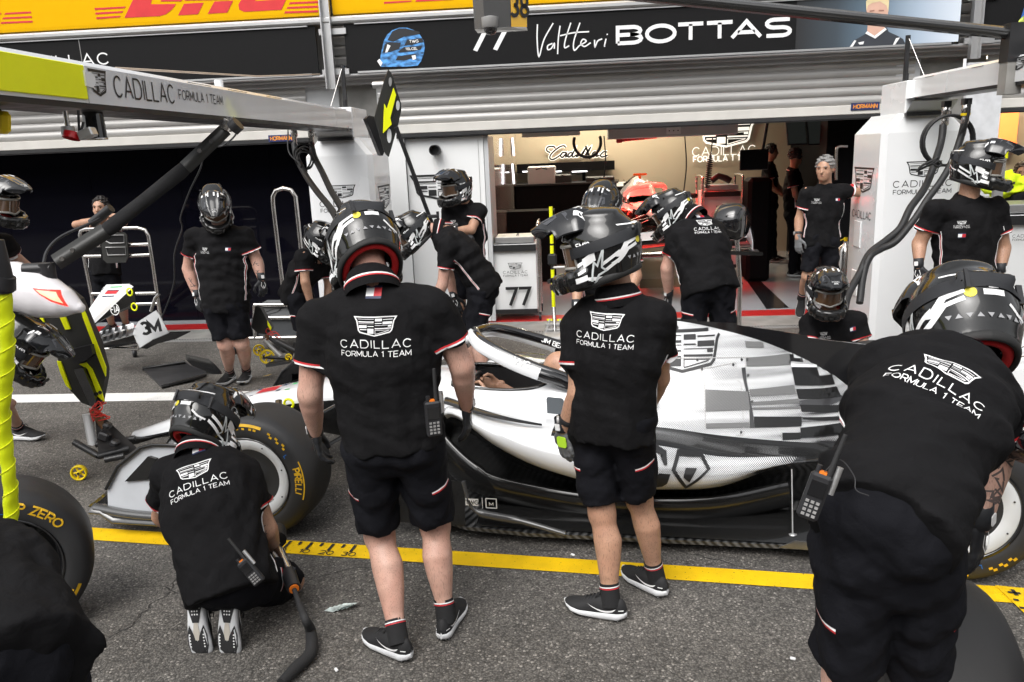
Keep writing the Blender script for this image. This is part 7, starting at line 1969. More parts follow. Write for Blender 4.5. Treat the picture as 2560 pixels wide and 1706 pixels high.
a,c = at(2092,372,9.9),at(2091,450,9.9); b = MB(); b.tube(bez([a + V(.12,0,.02),a + V(.02,0,.02),a + V(0,0,-.05),c],5),.02,8); tag(b.build('steel_handrail',STEEL),'bent steel rail end gleaming behind the grey haired man','rail')
q = gnd(2110,740); q = V(at(2112,640,8.75)[0],8.75,0); t = thing('gas_bottle','polished steel gas bottle standing behind the grey haired man','gas bottle',q); zb = at(2112,665,8.75)[2]; z1 = at(2112,615,8.75)[2]
b = MB(); b.lathe([(.0,0),(.075,0),(.08,.02),(.08,z1 - .06),(.06,z1 - .01),(.025,z1 + .02),(.025,z1 + .05)],q,(0,0,1),20); b.build('cylinder',STEEL,t)
b = MB(); b.cyl(q + V(0,0,z1 + .05),q + V(0,0,z1 + .09),.02,10); b.tube([q + V(0,0,z1 + .08),q + V(-.08,0,z1 + .05),q + V(-.09,0,z1 - .2)],.008,6); b.build('valve',YEL,t)
# stand and wheel gear in front of the garaged car
q = gnd(1845,700); q = at(1845,560,7.6); t = thing('wheel_stand','chrome stand carrying a black brake drum right of the stooping man','stand',V(q[0],7.6,0))
a = at(1830,555,7.6); b = MB(); b.lathe([(.0,-.12),(.15,-.12),(.17,-.08),(.17,.08),(.14,.12),(.0,.12)],a,(.8,-.6,0),24); b.build('drum',GLOSSBLK,t)
a,c = at(1840,560,7.6),at(1850,720,7.6); b = MB(); b.tube([a,c,V(c[0],7.6,0)],.022,10); b.build('leg',STEEL,t)
b = MB(); p = at(1836,628,7.6); b.loft([[p + V(x,y,z) for x,y,z in ((-.16,-.06,.02),(-.16,.06,.02),(.26,.02,-.02),(.26,-.02,-.02))],[p + V(x,y,z - .04) for x,y,z in ((-.16,-.06,.02),(-.16,.06,.02),(.26,.02,-.01),(.26,-.02,-.01))]],0,False); b.build('carbon_duct',CBLK,t)
b = MB(); b.box((c[0],7.6,.03),(.4,.4,.04),bev=.01); b.build('foot',BLKMETAL,t)
for i,(x,y) in enumerate(((1304,560),(1270,545))):
 q = at(x,y,12.6); t = thing('spray_bottle',('clear','amber')[i] + ' spray bottle on the dark bench behind the numbered trolley','bottle',q - V(0,0,.15)); b = MB(); b.lathe([(0,-.12),(.05,-.12),(.05,.0),(.02,.05),(.02,.08)],q,(0,0,1),12); b.build('bottle',mat('amber_bottle_%d' % i,(.25,.14,.06),.2),t); b = MB(); b.box(q + V(-.02,0,.10),(.08,.025,.04)); b.build('trigger',BLKPLAST,t)
b = MB(); b.box((at(1300,600,12.5)[0],12.6,.55),(1.1,.5,1.1)); tag(b.build('low_cabinet',DARKW),'low black cabinet behind the numbered trolley','cabinet')

# ------------------------------------------------------------------ gear around the car
def c4(x,y): return (x / 2.613,450 + y / 2.613)
def c1(x,y): return (x / 2.613,y / 2.613)
def c7(x,y): return (x / 2.613,850 + y / 2.613)
def z6(x,y): return (2100 + x / 2.45,260 + y / 2.45)
XA,ZA = V(1,0,0),V(0,0,1)
def slab(poly,Y,th,slope=0.0):
 """a plate standing about parallel to the facade: outline in photograph pixels, real distance Y and thickness; slope leans it"""
 n = unit(V(slope,-1,0)); c = n @ V(0,Y,0)
 A = [on_plane(x,y,(slope,-1,0),V(slope,-1,0) @ V(at(*poly[0],Y)[0],Y,0)) for x,y in poly]
 b = MB(); B = [a - n * th for a in A]; k = len(A)
 ar = sum(poly[i][0] * poly[(i + 1) % k][1] - poly[(i + 1) % k][0] * poly[i][1] for i in range(k))
 if ar > 0: A,B = A[::-1],B[::-1]
 b.poly(A); b.poly(B[::-1])
 for i in range(k):
  j = (i + 1) % k; b.quad(A[i],B[i],B[j],A[j])
 return b
DARKBOARD = mat('jack_board_dark',(.022,.022,.020),.5,var=.15)
# front jack standing at the nose of the car
Yj = 4.75; base = gnd(255,1148)
jk = thing('front_jack','tall black front jack with fluorescent yellow strips at the nose of the car','jack',V(base[0],Yj,0))
slab([c4(*p) for p in ((140,760),(235,840),(300,980),(385,1190),(455,1370),(530,1455),(600,1482),(650,1480),(685,1300),(688,1240),(640,1060),(520,780),(420,700))],Yj,.05).build('board',DARKBOARD,jk)
for P in (((228,825),(262,850),(290,935),(255,900)),((350,812),(392,820),(415,880),(378,885)),((388,896),(425,892),(458,975),(425,980)),((515,790),(560,880),(690,1225),(688,1285),(640,1165),(540,900)),
  ((370,1185),(395,1190),(462,1372),(430,1345),(395,1265)),((515,1205),(560,1195),(600,1240),(660,1380),(680,1450),(605,1390),(630,1388),(585,1270),(570,1235))):
 slab([c4(*p) for p in P],Yj - .012,.01).build('yellow_strip',NEON,jk)
for x,y in ((632,1398),(656,1388)):
 q = at(*c4(x,y),Yj - .014); b = MB(); b.cyl(q,q - V(0,.006,0),.012,10); b.build('bolt',BLKMETAL,jk)
b = slab([c4(*p) for p in ((455,1110),(590,1080),(605,1140),(560,1180),(480,1200))],Yj - .05,.05); b.build('handle_pad',BLKPLAST,jk)
b = slab([c4(*p) for p in ((480,1240),(540,1230),(610,1390),(640,1500),(590,1480),(520,1330))],Yj - .04,.03); b.build('foot_blade',GLOSSBLK,jk)
a,c = at(218,1036,Yj),at(232,1112,Yj); b = MB(); b.tube([a,c],.035,4,flat=(1,.5)); b.build('white_strut',WHITE,jk)
a,c = at(232,1022,Yj),at(262,1068,Yj); b = MB(); b.tube([a,c],.03,8); b.build('shaft',mat('worn_brass',(.20,.10,.05),.4,metal=.6),jk)
R_ = random.Random(4); b = MB()
for k in range(5):
 q0 = at(250 + R_.uniform(-10,12),1010 + R_.uniform(-6,12),Yj - .06); pts = [q0 + V(R_.uniform(-.06,.06),R_.uniform(-.03,.03),-.02 * j + R_.uniform(-.03,.03)) for j in range(6)]; b.tube(bez(pts,5),.004,5)
b.build('red_lead',mat('red_wire',(.5,.02,.01),.4),jk,kind='stuff')
b = MB(); rows = []
for t in np.linspace(0,1,10):
 l,r = at(238 + t * 8,1050 + t * 85,Yj - .02 - .10 * t),at(262 + t * 80,1045 + t * 75,Yj - .02 + .05 * t); rows.append([lerp(l,r,u) - V(0,0,.05 * math.sin(math.pi * u)) for u in np.linspace(0,1,8)])
b.grid(rows,0,True,flip=True); b.build('bucket',mat('worn_bucket',(.03,.027,.026),.45,var=.5,scale=12),jk)
q = at(262,1090,Yj - .06)
for dx,dz,s_ in ((.0,.0,.07),(.06,-.05,.05),(.03,.07,.045)): b = MB(); b.box(q + V(dx,0,dz),(s_,.06,s_ * .8),rotmat((0,1,0),.4),bev=.01); b.build('block',BLKPLAST,jk)
g0,g1,g2,g3 = gnd(192,1115),gnd(240,1150),gnd(345,1118),gnd(300,1170)
for p,q in ((at(186,1106,Yj - .06),at(246,1140,Yj - .10)),(at(244,1142,Yj - .12),at(322,1122,Yj - .02)),(at(240,1112,Yj),at(338,1096,Yj + .06)),(at(262,1150,Yj - .14),at(310,1140,Yj - .1))):
 b = MB(); b.tube([p,q],.022,8); b.build('base_arm',BLKMETAL,jk)
def jack_wheel(c,r,ax,par):
 b = MB(); b.lathe([(r * .98,-.014),(r,-.01),(r,.01),(r * .98,.014),(r * .78,.014),(r * .76,.006),(r * .76,-.006),(r * .78,-.014),(r * .98,-.014)],c,ax,28); w_ = b.build('jack_wheel',YEL,par)
 x,y,z = basis(ax,(0,0,1)); b = MB()
 for k in range(5): a = k * 2 * math.pi / 5; d = x * math.cos(a) + z * math.sin(a); b.tube([c,c + d * r * .8],r * .13,6)
 b.lathe([(r * .3,-.012),(r * .3,.012),(0,.014)],c,ax,12); b.build('spokes',YEL,w_)
 b = MB(); b.cyl(c - unit(ax) * .02,c + unit(ax) * .02,r * .14,8); b.build('axle',BLKMETAL,w_)
q = at(184,1106,Yj - .05); jack_wheel(V(q[0],q[1],.052),.052,(.25,-1,0),jk)
q = gnd(276,1152); jack_wheel(V(q[0],q[1],.03),.03,(.25,-1,0),jk)
# the light pod on the diagonal boom arm
Yl = 4.35
lp_ = thing('pit_light','white teardrop light pod with a glowing red panel hanging at the left','pit light',at(*c4(260,690),Yl))
F = Field(.012); A,B_ = at(*c4(-60,640),Yl + .05),at(*c4(520,838),Yl - .02)
F.limb(A,B_,[(0,.10,.10),(.25,.145,.13),(.6,.135,.12),(.85,.085,.09),(1,.03,.04)],lat=unit(np.cross(B_ - A,V(0,1,0))),k=.02)
v,f = F.mesh(); o = obj('pod',v,f,mat('pod_white',(.72,.70,.72),.2,var=.05,coat=.5),lp_,None,True); bv = bvh_of(o)
GLOWR = mat('red_glow',(.8,.05,.03),.3,emit=(1.0,.16,.10),est=3.0); GLOWE = mat('red_glow_edge',(.7,.01,.01),.3,emit=(1.0,.02,.01),est=1.6)
def drape_px(name,polys,Y,m,bv,par,off,sub=6):
 Q = []; o_ = at(*polys[0][0],Y)
 for P in polys:
  p = [at(x,y,Y) - o_ for x,y in P]; p = [np.array((a[0],a[2])) for a in p]; c_ = sum(p) / len(p); n = len(p)
  for i in range(n):
   for j in range(sub):
    a0,a1 = c_ + (p[i] - c_) * (j / sub),c_ + (p[(i + 1) % n] - c_) * (j / sub); b0,b1 = c_ + (p[i] - c_) * ((j + 1) / sub),c_ + (p[(i + 1) % n] - c_) * ((j + 1) / sub)
    for k in range(3):
     t0,t1 = k / 3,(k + 1) / 3; q = [b0 + (b1 - b0) * t0,b0 + (b1 - b0) * t1,a0 + (a1 - a0) * t1,a0 + (a1 - a0) * t0]
     if np.cross(q[1] - q[0],q[2] - q[0]) < 0: q = q[::-1]
     Q.append(q)
 return drape(name,Q,o_ - V(0,.3,0),XA,ZA,m,bv,par,off,.5)
drape_px('light_rim',[[c4(*p) for p in ((280,688),(428,712),(496,812),(400,772),(330,730))]],Yl,GLOWE,bv,lp_,.003)
drape_px('light_panel',[[c4(*p) for p in ((305,702),(415,722),(470,792),(400,762),(335,726))]],Yl,GLOWR,bv,lp_,.006)
q = at(*c4(310,600),Yl + .02); b = MB(); b.cyl(q - V(0,0,.05),q + V(0,0,.05),.045,12); b.tube([q + V(-.12,-.03,.02),q + V(.03,0,.02)],.035,10); b.build('swivel',BLKPLAST,lp_)
e0 = at(*c4(365,540),Yl + .05); e1 = on_plane(*c1(1475,845),(0,0,1),2.20)
arm = thing('boom_arm','long black diagonal boom arm from the left gantry down to the light pod','boom arm',e0)
d = unit(e1 - e0); L_ = np.linalg.norm(e1 - e0); mid = [lerp(e0,e1,t) - V(0,0,.05 * math.sin(math.pi * t)) for t in (0,.28,.30,.72,.75,1)]
wv = unit(np.cross(d,V(0,-1,.1)))
b = MB(); b.tube(mid[:2],[.046,.046],4,flat=(1.1,.4),ref=wv); b.build('lower_plate',DARKBOARD,arm)
b = MB(); b.tube([mid[1],mid[2],lerp(mid[2],mid[3],.5),mid[3],mid[4]],[.034,.040,.036,.040,.036],8,flat=(1.15,.8),ref=wv); b.build('padded_sleeve',cloth_mat('sleeve_cloth',(.02,.02,.021),.5),arm)
b = MB(); b.tube(mid[4:],[.04,.038],4,flat=(1.1,.4),ref=wv); b.build('upper_plate',DARKBOARD,arm)
for t in (.06,.12,.86,.93): b = MB(); q = lerp(e0,e1,t) - V(0,.04,.02); b.cyl(q,q - V(0,.012,0),.014,8); b.build('bolt',STEEL,arm)
b = MB(); b.tube([e1,e1 + V(.03,0,.05)],.035,10); b.tube([e1 + V(.03,0,.04),V(e1[0] + .03,e1[1],2.27)],.03,10); b.build('hinge',STEEL,arm)
b = MB(); b.tube([e1 + V(.05,-.02,.0),e1 + V(.09,-.02,.03)],.045,10); b.build('hinge_knob',BLKPLAST,arm)
def cable(name,label,pts,r,m=BLKPLAST,group=None,n=8):
 b = MB(); b.tube(bez(pts,n),r,7); return tag(b.build(name,m),label,'cable',group)
cable('cable','thin black cable sagging below the left gantry to the floor behind the heavy set man',[on_plane(*c1(1545,800),(0,0,1),2.26),at(*c1(1540,880),6.2),at(*c1(1450,955),6.2),at(*c1(1350,960),6.2),at(*c1(1310,1100),6.2),at(*c1(1240,1250),6.3),at(*c1(1180,1420),6.5),at(*c4(1190,320),6.7),at(*c4(1140,480),7.0),at(*c4(1135,680),7.2),at(*c4(1060,890),7.3),at(*c4(980,990),7.35)],.007,group='loose cables under the gantry')
cable('cable','thin black cable looping from the boom arm to the light pod',[at(*c4(690,235),4.9),at(*c4(600,280),4.75),at(*c4(400,370),4.6),at(*c4(310,460),4.5),at(*c4(280,560),4.4),at(*c4(250,605),4.35)],.009,group='loose cables under the gantry')
q = at(*c4(655,250),4.85); b = MB(); b.tube([q - V(.06,0,.03),q + V(.08,0,.06)],.03,10); tag(b.build('cable_connector',BLKMETAL),'black cable connector with a yellow ring on the boom arm','connector')
# clamp and gadget under the left boom
q = on_plane(*c1(425,725),(0,0,1),2.25); t = thing('gantry_clamp','red collared clamp hanging on a chrome rod under the left gantry','clamp',q - V(0,0,.25)); dn = at(*c1(450,880),q[1])
b = MB(); b.cyl(q,lerp(q,dn,.7),.011,8); b.build('rod',STEEL,t)
b = MB(); b.tube([lerp(q,dn,.65),dn],[.026,.03],10); b.build('head',GREYMETAL,t)
b = MB(); b.lathe([(.036,-.014),(.036,.014),(.028,.016),(.028,-.016)],dn + V(.012,0,-.005),(.15,.3,1),18); b.build('collar',mat('red_collar',(.6,.015,.02),.3),t)
b = MB(); b.box(dn + V(.085,0,.0),(.07,.05,.04),rotmat((0,1,0),-.3),bev=.006); b.build('sensor',ALU,t)
b = MB(); b.tube(bez([q + V(.06,0,0),q + V(.05,0,-.10),dn + V(.075,0,.05)],6),.006,6); b.build('lead',BLKPLAST,t)
q = at(*c1(15,800),3.2); t = thing('safety_hook','yellow hook block hanging at the left edge under the gantry','hook',q - V(0,0,.06)); b = MB(); b.box(q,(.06,.05,.09),rotmat((0,1,0),.2),bev=.015); b.build('block',YEL,t); b = MB(); b.tube([q + V(0,0,.03),V(q[0] - .02,q[1],2.27)],.012,6); b.build('strap',BLKPLAST,t)

# yellow wrapped pole at the left edge
Yp = 2.35; a,c = at(8,735,Yp),at(22,1322,Yp)
pl = thing('wrapped_pole','fluorescent yellow spiral wrapped pole with a black top at the left edge','pole',V(c[0],Yp,c[2]))
b = MB(); N_ = 90; rows = []
for t in np.linspace(0,1,N_):
 p = lerp(a,c,t) + V(.010 * math.sin(t * 9),0,0); rows.append([p + V(math.cos(q) * (.022 + .0016 * math.sin(q + t * 62) + .0022 * math.sin(2 * q + t * 21)),math.sin(q) * (.022 + .0016 * math.sin(q + t * 62)),0) for q in np.linspace(0,2 * math.pi,16,endpoint=False)])
b.loft(rows,0,True,True,flip=True); b.build('wrap',mat('wrap_yellow',(.70,.80,.0),.55,var=.08,bump=.5,bscale=60),pl)
b = MB(); b.tube([lerp(a,c,t) + V(math.cos(t * 62) * .0235 + .010 * math.sin(t * 9),math.sin(-t * 62) * .0235,0) for t in np.linspace(0,1,500)],.0016,5); b.build('binding_cord',NEON,pl)
b = MB(); b.tube([at(-8,600,Yp),at(4,690,Yp),a + V(0,0,.005)],[.02,.032,.030],12); b.build('black_sleeve',BLKPLAST,pl)
b = MB(); b.tube([at(8,720,Yp),at(14,690,Yp)],[.036,.03],12); b.build('knob',BLKPLAST,pl)

# loose wheels
tw = thing('racing_slick','upright spare wheel with yellow lettering and a lime sticker at the left edge','wheel',V(gnd(10,1560)[0],2.9,0),'loose racing wheels')
cw = at(-8,1372,2.9); cw[2] = .345
axw = unit(V(.55,-.84,.03))
tyre_parts(tw,cw,axw,.353,.33,True,-130)
for ch in list(tw.children):
 if ch.name.startswith(('wheel_cover','hub')):
  for g in list(ch.children): bpy.data.objects.remove(g)
  bpy.data.objects.remove(ch)
b = MB(); b.lathe([(.222,-.02),(.21,-.05),(.205,-.22),(.21,-.26)],cw,axw,48); b.build('rim_barrel',GLOSSBLK,tw)
b = MB()
for k in range(7):
 a0 = k * 2 * math.pi / 7; u = unit(np.cross(axw,V(0,0,1))); d = u * math.cos(a0) + V(0,0,1) * math.sin(a0); b.tube([cw - axw * .25 + d * .03,cw - axw * .23 + d * .205],.02,6)
b.build('spoke',BLKMETAL,tw,kind='stuff')
st0 = at(108,1395,2.75); u = unit(np.cross(V(0,0,1),-axw)); b = MB(); rows = [[cw - axw * (.035 + .075 * j) + .2035 * (math.cos(t) * u + math.sin(t) * V(0,0,1)) for j in (0,1)] for t in np.linspace(-.55,.42,12)]
b.grid(rows,0,True,flip=True); b.build('sticker',mat('lime_sticker',(.62,.85,.05),.5),tw)
b = MB(); b.grid(rows,0,True,flip=False); b.build('sticker',MATS['lime_sticker'],tw)
for txt,j in (('DROP',.25),('WHEELS',.7)):
 wd = .05;
 Q = text2d(txt,.024,.18,.85,.2); b = MB()
 for q in Q:
  P = []
  for p in q:
   t = -.06 + p[0] / .2; P.append(cw - axw * (.035 + .075 * j - p[1]) + .2015 * (math.cos(t) * u + math.sin(t) * V(0,0,1)))
  b.poly(P)
 b.build('sticker_text',BLACK,tw,kind='stuff')
t2 = on_plane(2337,1476,(0,0,1),.70)
tw2 = thing('racing_slick','bare tread of a wheel standing between the legs of the large man','wheel',V(t2[0],t2[1],0),'loose racing wheels')
tyre_parts(tw2,V(t2[0] + .17,t2[1] - .02,.353),V(1,-.06,0),.353,.36,False)

# wheel gun and its braided hose
gq = at(690,1366,3.34)
gun = thing('wheel_gun','silver wheel gun in the hand of the kneeling man','wheel gun',gq)
g1 = at(720,1432,3.15); g2 = at(735,1472,3.05)
b = MB(); b.tube([gq,lerp(gq,g1,.3),g1],[.022,.030,.026],12); b.build('gun_body',STEEL,gun)
b = MB(); b.tube([g1,g2],[.034,.030],10); b.build('handle',BLKPLAST,gun)
b = MB(); q = lerp(gq,g1,.5); b.tube(bez([q,q + V(.05,-.02,-.03),g1 + V(.03,0,.02)],5),.007,6); b.build('trigger_lead',BLKMETAL,gun); b = MB(); b.tube([gq + V(0,.02,.02),gq + V(-.03,.1,.03)],.045,12); b.build('socket',BLKMETAL,gun)
b = MB(); b.cyl(lerp(g1,g2,.9),lerp(g1,g2,1.05),.022,10); b.build('hose_ring',ORANGE,gun)
hp_ = [g2,at(748,1510,2.98),at(764,1550,2.9)]; e_ = [gnd(780,1606),gnd(778,1648),gnd(740,1688),gnd(705,1725)]
hp_ += [V(e_[0][0],e_[0][1],.05)] + [V(q[0],q[1],.03) for q in e_[1:]]
pts = bez(hp_,12); rr = np.interp(np.linspace(0,1,len(pts)),[0,.15,.4,.6,.8,1],[.010,.013,.020,.026,.026,.02])
b = MB(); b.tube(pts,list(rr),12); hz = b.build('braided_hose',mat('braided_sleeve',(.02,.02,.021),.7,bump=.9,bscale=300,stretch=(1,1,.35)),None); tag(hz,'black braided air hose curling from the wheel gun across the asphalt','hose')
# two-way radios
def radio(c,up,out,label,s=1.0):
 t = thing('two_way_radio',label,'radio',c - unit(up) * .06 * s,'radios clipped to belts'); z = unit(up); y = -unit(np.asarray(out) - z * (np.asarray(out) @ z)); x = np.cross(y,z); R = np.stack([x,y,z],1)
 b = MB(); b.box(c,(.058 * s,.036 * s,.135 * s),R,bev=.006); b.build('body',BLKPLAST,t)
 b = MB(); b.box(c - y * .019 * s + z * .025 * s,(.042 * s,.004,.045 * s),R); b.build('display',GLOSSBLK,t)
 for i in range(3):
  for j in range(4): b = MB(); b.box(c - y * .0195 * s + x * (i - 1) * .014 * s + z * (-.052 + j * .013) * s,(.009 * s,.004,.007 * s),R); b.build('key',GREYMETAL,t)
 b = MB(); b.tube([c + z * .067 * s + x * .016 * s,c + z * .19 * s + x * .018 * s],[.008 * s,.006 * s],8); b.build('antenna',RUBBER,t)
 b = MB(); b.tube([c + z * .067 * s - x * .014 * s,c + z * .088 * s - x * .014 * s],.008 * s,8); b.build('knob',BLKPLAST,t)
 b = MB(); b.box(c + z * .070 * s - x * .0 * s,(.02 * s,.02 * s,.006),R); b.build('band',ORANGE,t)
 b = MB(); b.tube([c + z * .02 * s + x * .036 * s,c + z * .10 * s + x * .036 * s],.009 * s,8); b.build('plug',ALU,t)
 return t
radio(at(1083,1046,2.80),V(-.02,0,1),V(.35,-1,0),'two way radio on the right hip of the broad man left of centre',1.0)
radio(at(2036,1240,1.50),V(.32,.05,1),V(-.35,-1,.1),'two way radio with a long aerial on the left hip of the bending man',.72)
radio(at(628,1430,2.80),V(-.55,.1,.7),V(.2,-1,.1),'two way radio at the belt of the kneeling man',.85)
cable('earpiece_lead','thin dark lead running from the hip radio over the back of the bending man',[at(2052,1190,1.5),at(2098,1150,1.5),at(2135,1190,1.46),at(2140,1225,1.44),at(2172,1240,1.42)],.0011)
# belt loop of the bending man
# lollipop sign
def z1(x,y): return (660 + x / 3.92,150 + y / 3.92)
Yo = 6.75
lol = thing('lollipop_sign','black stop board with a fluorescent yellow arrow on a long black pole','sign',at(*z1(1215,930),Yo))
slab([z1(*p) for p in ((1220,95),(1250,130),(1300,290),(1345,430),(1345,500),(1320,620),(1225,950),(1200,930),(1175,880),(1085,560),(1180,200))],Yo,.02,.55).build('board',DARKBOARD,lol)
slab([z1(*p) for p in ((1270,275),(1295,345),(1238,570),(1252,632),(1168,718),(1174,560),(1180,430),(1205,480))],Yo - .012,.008,.55).build('arrow',NEON,lol)
for (x,y,rx,ry),m in (((1145,522,22,70),PANEL),((1313,448,17,48),GREYP),((1228,745,22,70),PANEL),((1192,375,15,42),BLACK),((1238,215,15,45),GREYMETAL),((1272,602,15,38),BLACK),((1285,540,5,8),BLACK),((1312,520,5,8),BLACK),((1300,560,5,8),BLACK),((1222,240,4,8),BLACK)):
 slab([z1(x + rx * math.cos(t),y + ry * math.sin(t)) for t in np.linspace(0,2 * math.pi,16,endpoint=False)],Yo - .010,.006,.55).build('cutout',m,lol)
slab([z1(*p) for p in ((1000,575),(1030,545),(1100,560),(1180,900),(1165,940),(1145,935))],Yo + .06,.10,.55).build('rear_panel',BLKMETAL,lol)
a,c = at(*z1(1295,660),Yo - .03),at(*z1(1630,1560),6.95); b = MB(); b.tube([a,c,lerp(a,c,1.5)],.018,10); b.build('pole',BLKPLAST,lol)
b = MB(); q = at(*z1(1625,1535),6.93); b.box(q,(.16,.03,.03),bev=.005); b.tube([q + V(-.07,0,-.06),q + V(-.07,0,.04)],.012,6); b.tube([q + V(.07,0,-.06),q + V(.07,0,.04)],.012,6); b.build('grip',BLKMETAL,lol)
q = at(*z1(1125,245),Yo + .1); b = MB(); b.tube([q - V(.05,0,.0),q + V(.06,0,0)],.028,10); b.box(q + V(.03,0,-.09),(.09,.05,.05),bev=.008); b.build('camera',ALU,lol)
b = MB(); b.cyl(q - V(.05,0,0),q - V(.065,0,0),.02,10); b.build('lens',BLACK,lol)
# overhead bar and camera box
def c2(x,y): return (830 + x / 2.613,y / 2.613)
def c3(x,y): return (1660 + x / 2.613,y / 2.613)
a,c = at(*c3(-260,-38),6.2),at(*c3(2290,222),6.2)
ob = thing('overhead_bar','woven carbon bar crossing the sky end of the portrait banner at top right','bar',c)
b = MB(); b.tube([a + (a - c) * .55,a,c],.045,4,flat=(.95,1.25),ref=V(0,0,1)); b.build('bar',CARBON,ob)
b = MB(); b.box(c + V(.0,0,-.06),(.12,.12,.26)); b.build('end_bracket',BLKMETAL,ob)
b = MB(); b.box(c + V(.0,0,-.30),(.11,.11,.22)); b.build('socket',CONC,ob)
cb = thing('camera_box','hanging carbon camera box with a dome camera at top centre','camera',at(*c2(1110,210),6.0))
n_ = 6.0; q = [at(*c2(x,y),n_) for x,y in ((935,165),(1270,150))]
z0 = at(*c2(1110,190),n_)[2]; cx = (q[0][0] + q[1][0]) / 2; wd = q[1][0] - q[0][0]
sh_ = lambda k,z: [V(cx + k * (-wd / 2),n_ - .04,z),V(cx + k * (-wd * .28),n_ - .14,z - .01),V(cx + k * wd * .22,n_ - .14,z - .01),V(cx + k * wd / 2,n_ - .02,z),V(cx + k * wd / 2,n_ + .16,z),V(cx - k * wd / 2,n_ + .16,z)]
b = MB(); b.loft([sh_(1.0,z0),sh_(1.08,z0 + .55)],0,False,False); b.build('case',CGREY,cb)
b = MB(); b.poly(sh_(1.0,z0 + .001)[::-1]); b.build('bottom_plate',GLOSSBLK,cb)
b = MB(); P0,P1 = sh_(1.0,z0),sh_(1.08,z0 + .55); b.quad(P0[2] + V(.004,-.004,0),P0[3] + V(.004,-.004,0),P1[3] + V(.004,-.004,0),P1[2] + V(.004,-.004,0)); b.build('yellow_side',YELB,cb)
b = MB(); o_ = lerp(lerp(P0[2],P0[3],.5),lerp(P1[2],P1[3],.5),.25) + V(.007,-.007,0)
flat('side_mark',text2d('38',.13,.2,.8),o_,unit(P0[3] - P0[2]),V(0,0,1),BLACK,cb)
q = at(*c2(1035,175),n_ - .12); b = MB(); b.lathe([(.062,.06),(.06,.0),(.05,-.01)],q,(0,0,1),20); b.lathe([(.062,.06),(.0,.075)],q,(0,0,1),20); b.build('dome_housing',GREYMETAL,cb)
b = MB(); b.lathe([(.048,-.01),(.045,-.03),(.03,-.05),(0,-.056)],q,(0,0,1),18); b.build('dome',GLOSSBLK,cb)
b = MB(); b.tube([V(cx,n_ + .05,z0 + .5),V(cx,n_ + .05,z0 + 1.2)],.05,10); b.build('hanger',CGREY,cb)

# spare nose and wing on its trolley, left
Yn = 7.6
sn = thing('spare_nose','spare white nose cone with front wing resting on a low trolley at left','nose cone',at(*c4(700,1000),Yn))
def sec(pix,Y,w,d,tilt=0):
 c_ = at(*c4(*pix),Y); return c_
A_,B_ = at(*c4(770,682),7.75),at(*c4(560,925),7.1)       # top centre line of bulkhead and tip
ax = unit(A_ - B_); sd = unit(np.cross(ax,V(0,0,1))); upn = np.cross(sd,ax)
b = MB(); rings = []
for t in np.linspace(0,1,8):
 p = lerp(B_,A_,t); w_ = .075 + .085 * t; h_ = .05 + .20 * t ** 1.2
 rings.append([p + sd * x - V(0,0,1) * z for x,z in ((-w_ * .75,0),(w_ * .75,0),(w_,.03),(w_,h_ * .8),(w_ * .7,h_),(-w_ * .7,h_),(-w_,h_ * .8),(-w_,.03))])
b.loft(rings,0,False,True)
for i in range(len(b.f)): b.m[i] = 0
n8 = 8
for i in range(7 * 8): b.m[i] = 0 if (i % 8) in (0,7,1) else 1
for i in range(7 * 8,len(b.f)): b.m[i] = 1
nose_o = b.build('cone',[CWHITE,CBLK],sn)
cq = lerp(B_,A_,.55)
xw = -sd if sd[0] < 0 else sd
for nm,t0,wv_,m in (('flag_patch',.72,.07,REDP),('flag_patch',.80,.018,NAVY),('flag_patch',.64,.018,NAVY),('stripe',.90,.018,MATS['green_print'])):
 p = lerp(B_,A_,t0); b = MB(); b.quad(p - sd * .05 + upn * .004,p + sd * .07 + upn * .004,p + sd * .07 + upn * .004 + ax * wv_,p - sd * .05 + upn * .004 + ax * wv_); b.build(nm,m,nose_o)
for x,y in ((847,733),(877,830)):
 q = at(*c4(x,y),7.45); b = MB(); b.tube([q + V(.028 * math.cos(t),0,.036 * math.sin(t)) for t in np.linspace(0,6.283,16,endpoint=False)],.008,6,closed=True); b.build('tow_loop',NEON,sn)
q = at(*c4(755,845),7.28); Q = stroke([(.055 * math.cos(t),.055 * math.sin(t)) for t in np.linspace(0,6.283,20)],.008,.05) + text2d('FIA',.06,.16,.7,.2)
flat('round_mark',Q,q,unit(V(.9,-.25,.1)),V(0,0,1),WPRINT,sn,.01)
slab([c4(*p) for p in ((868,1005),(880,965),(905,925),(1018,853),(1045,890),(1100,1000),(1000,1040),(912,1098))],7.0,.015,.25).build('wing_endplate',mat('spare_endplate',(.66,.67,.68),.3),sn)
q = at(*c4(988,962),6.97); flat('lettering',text2d('3M',.105,.26,.85,.02),q,unit(V(1,.25,.10)),unit(V(-.1,0,1)),BLACK,sn,.02)
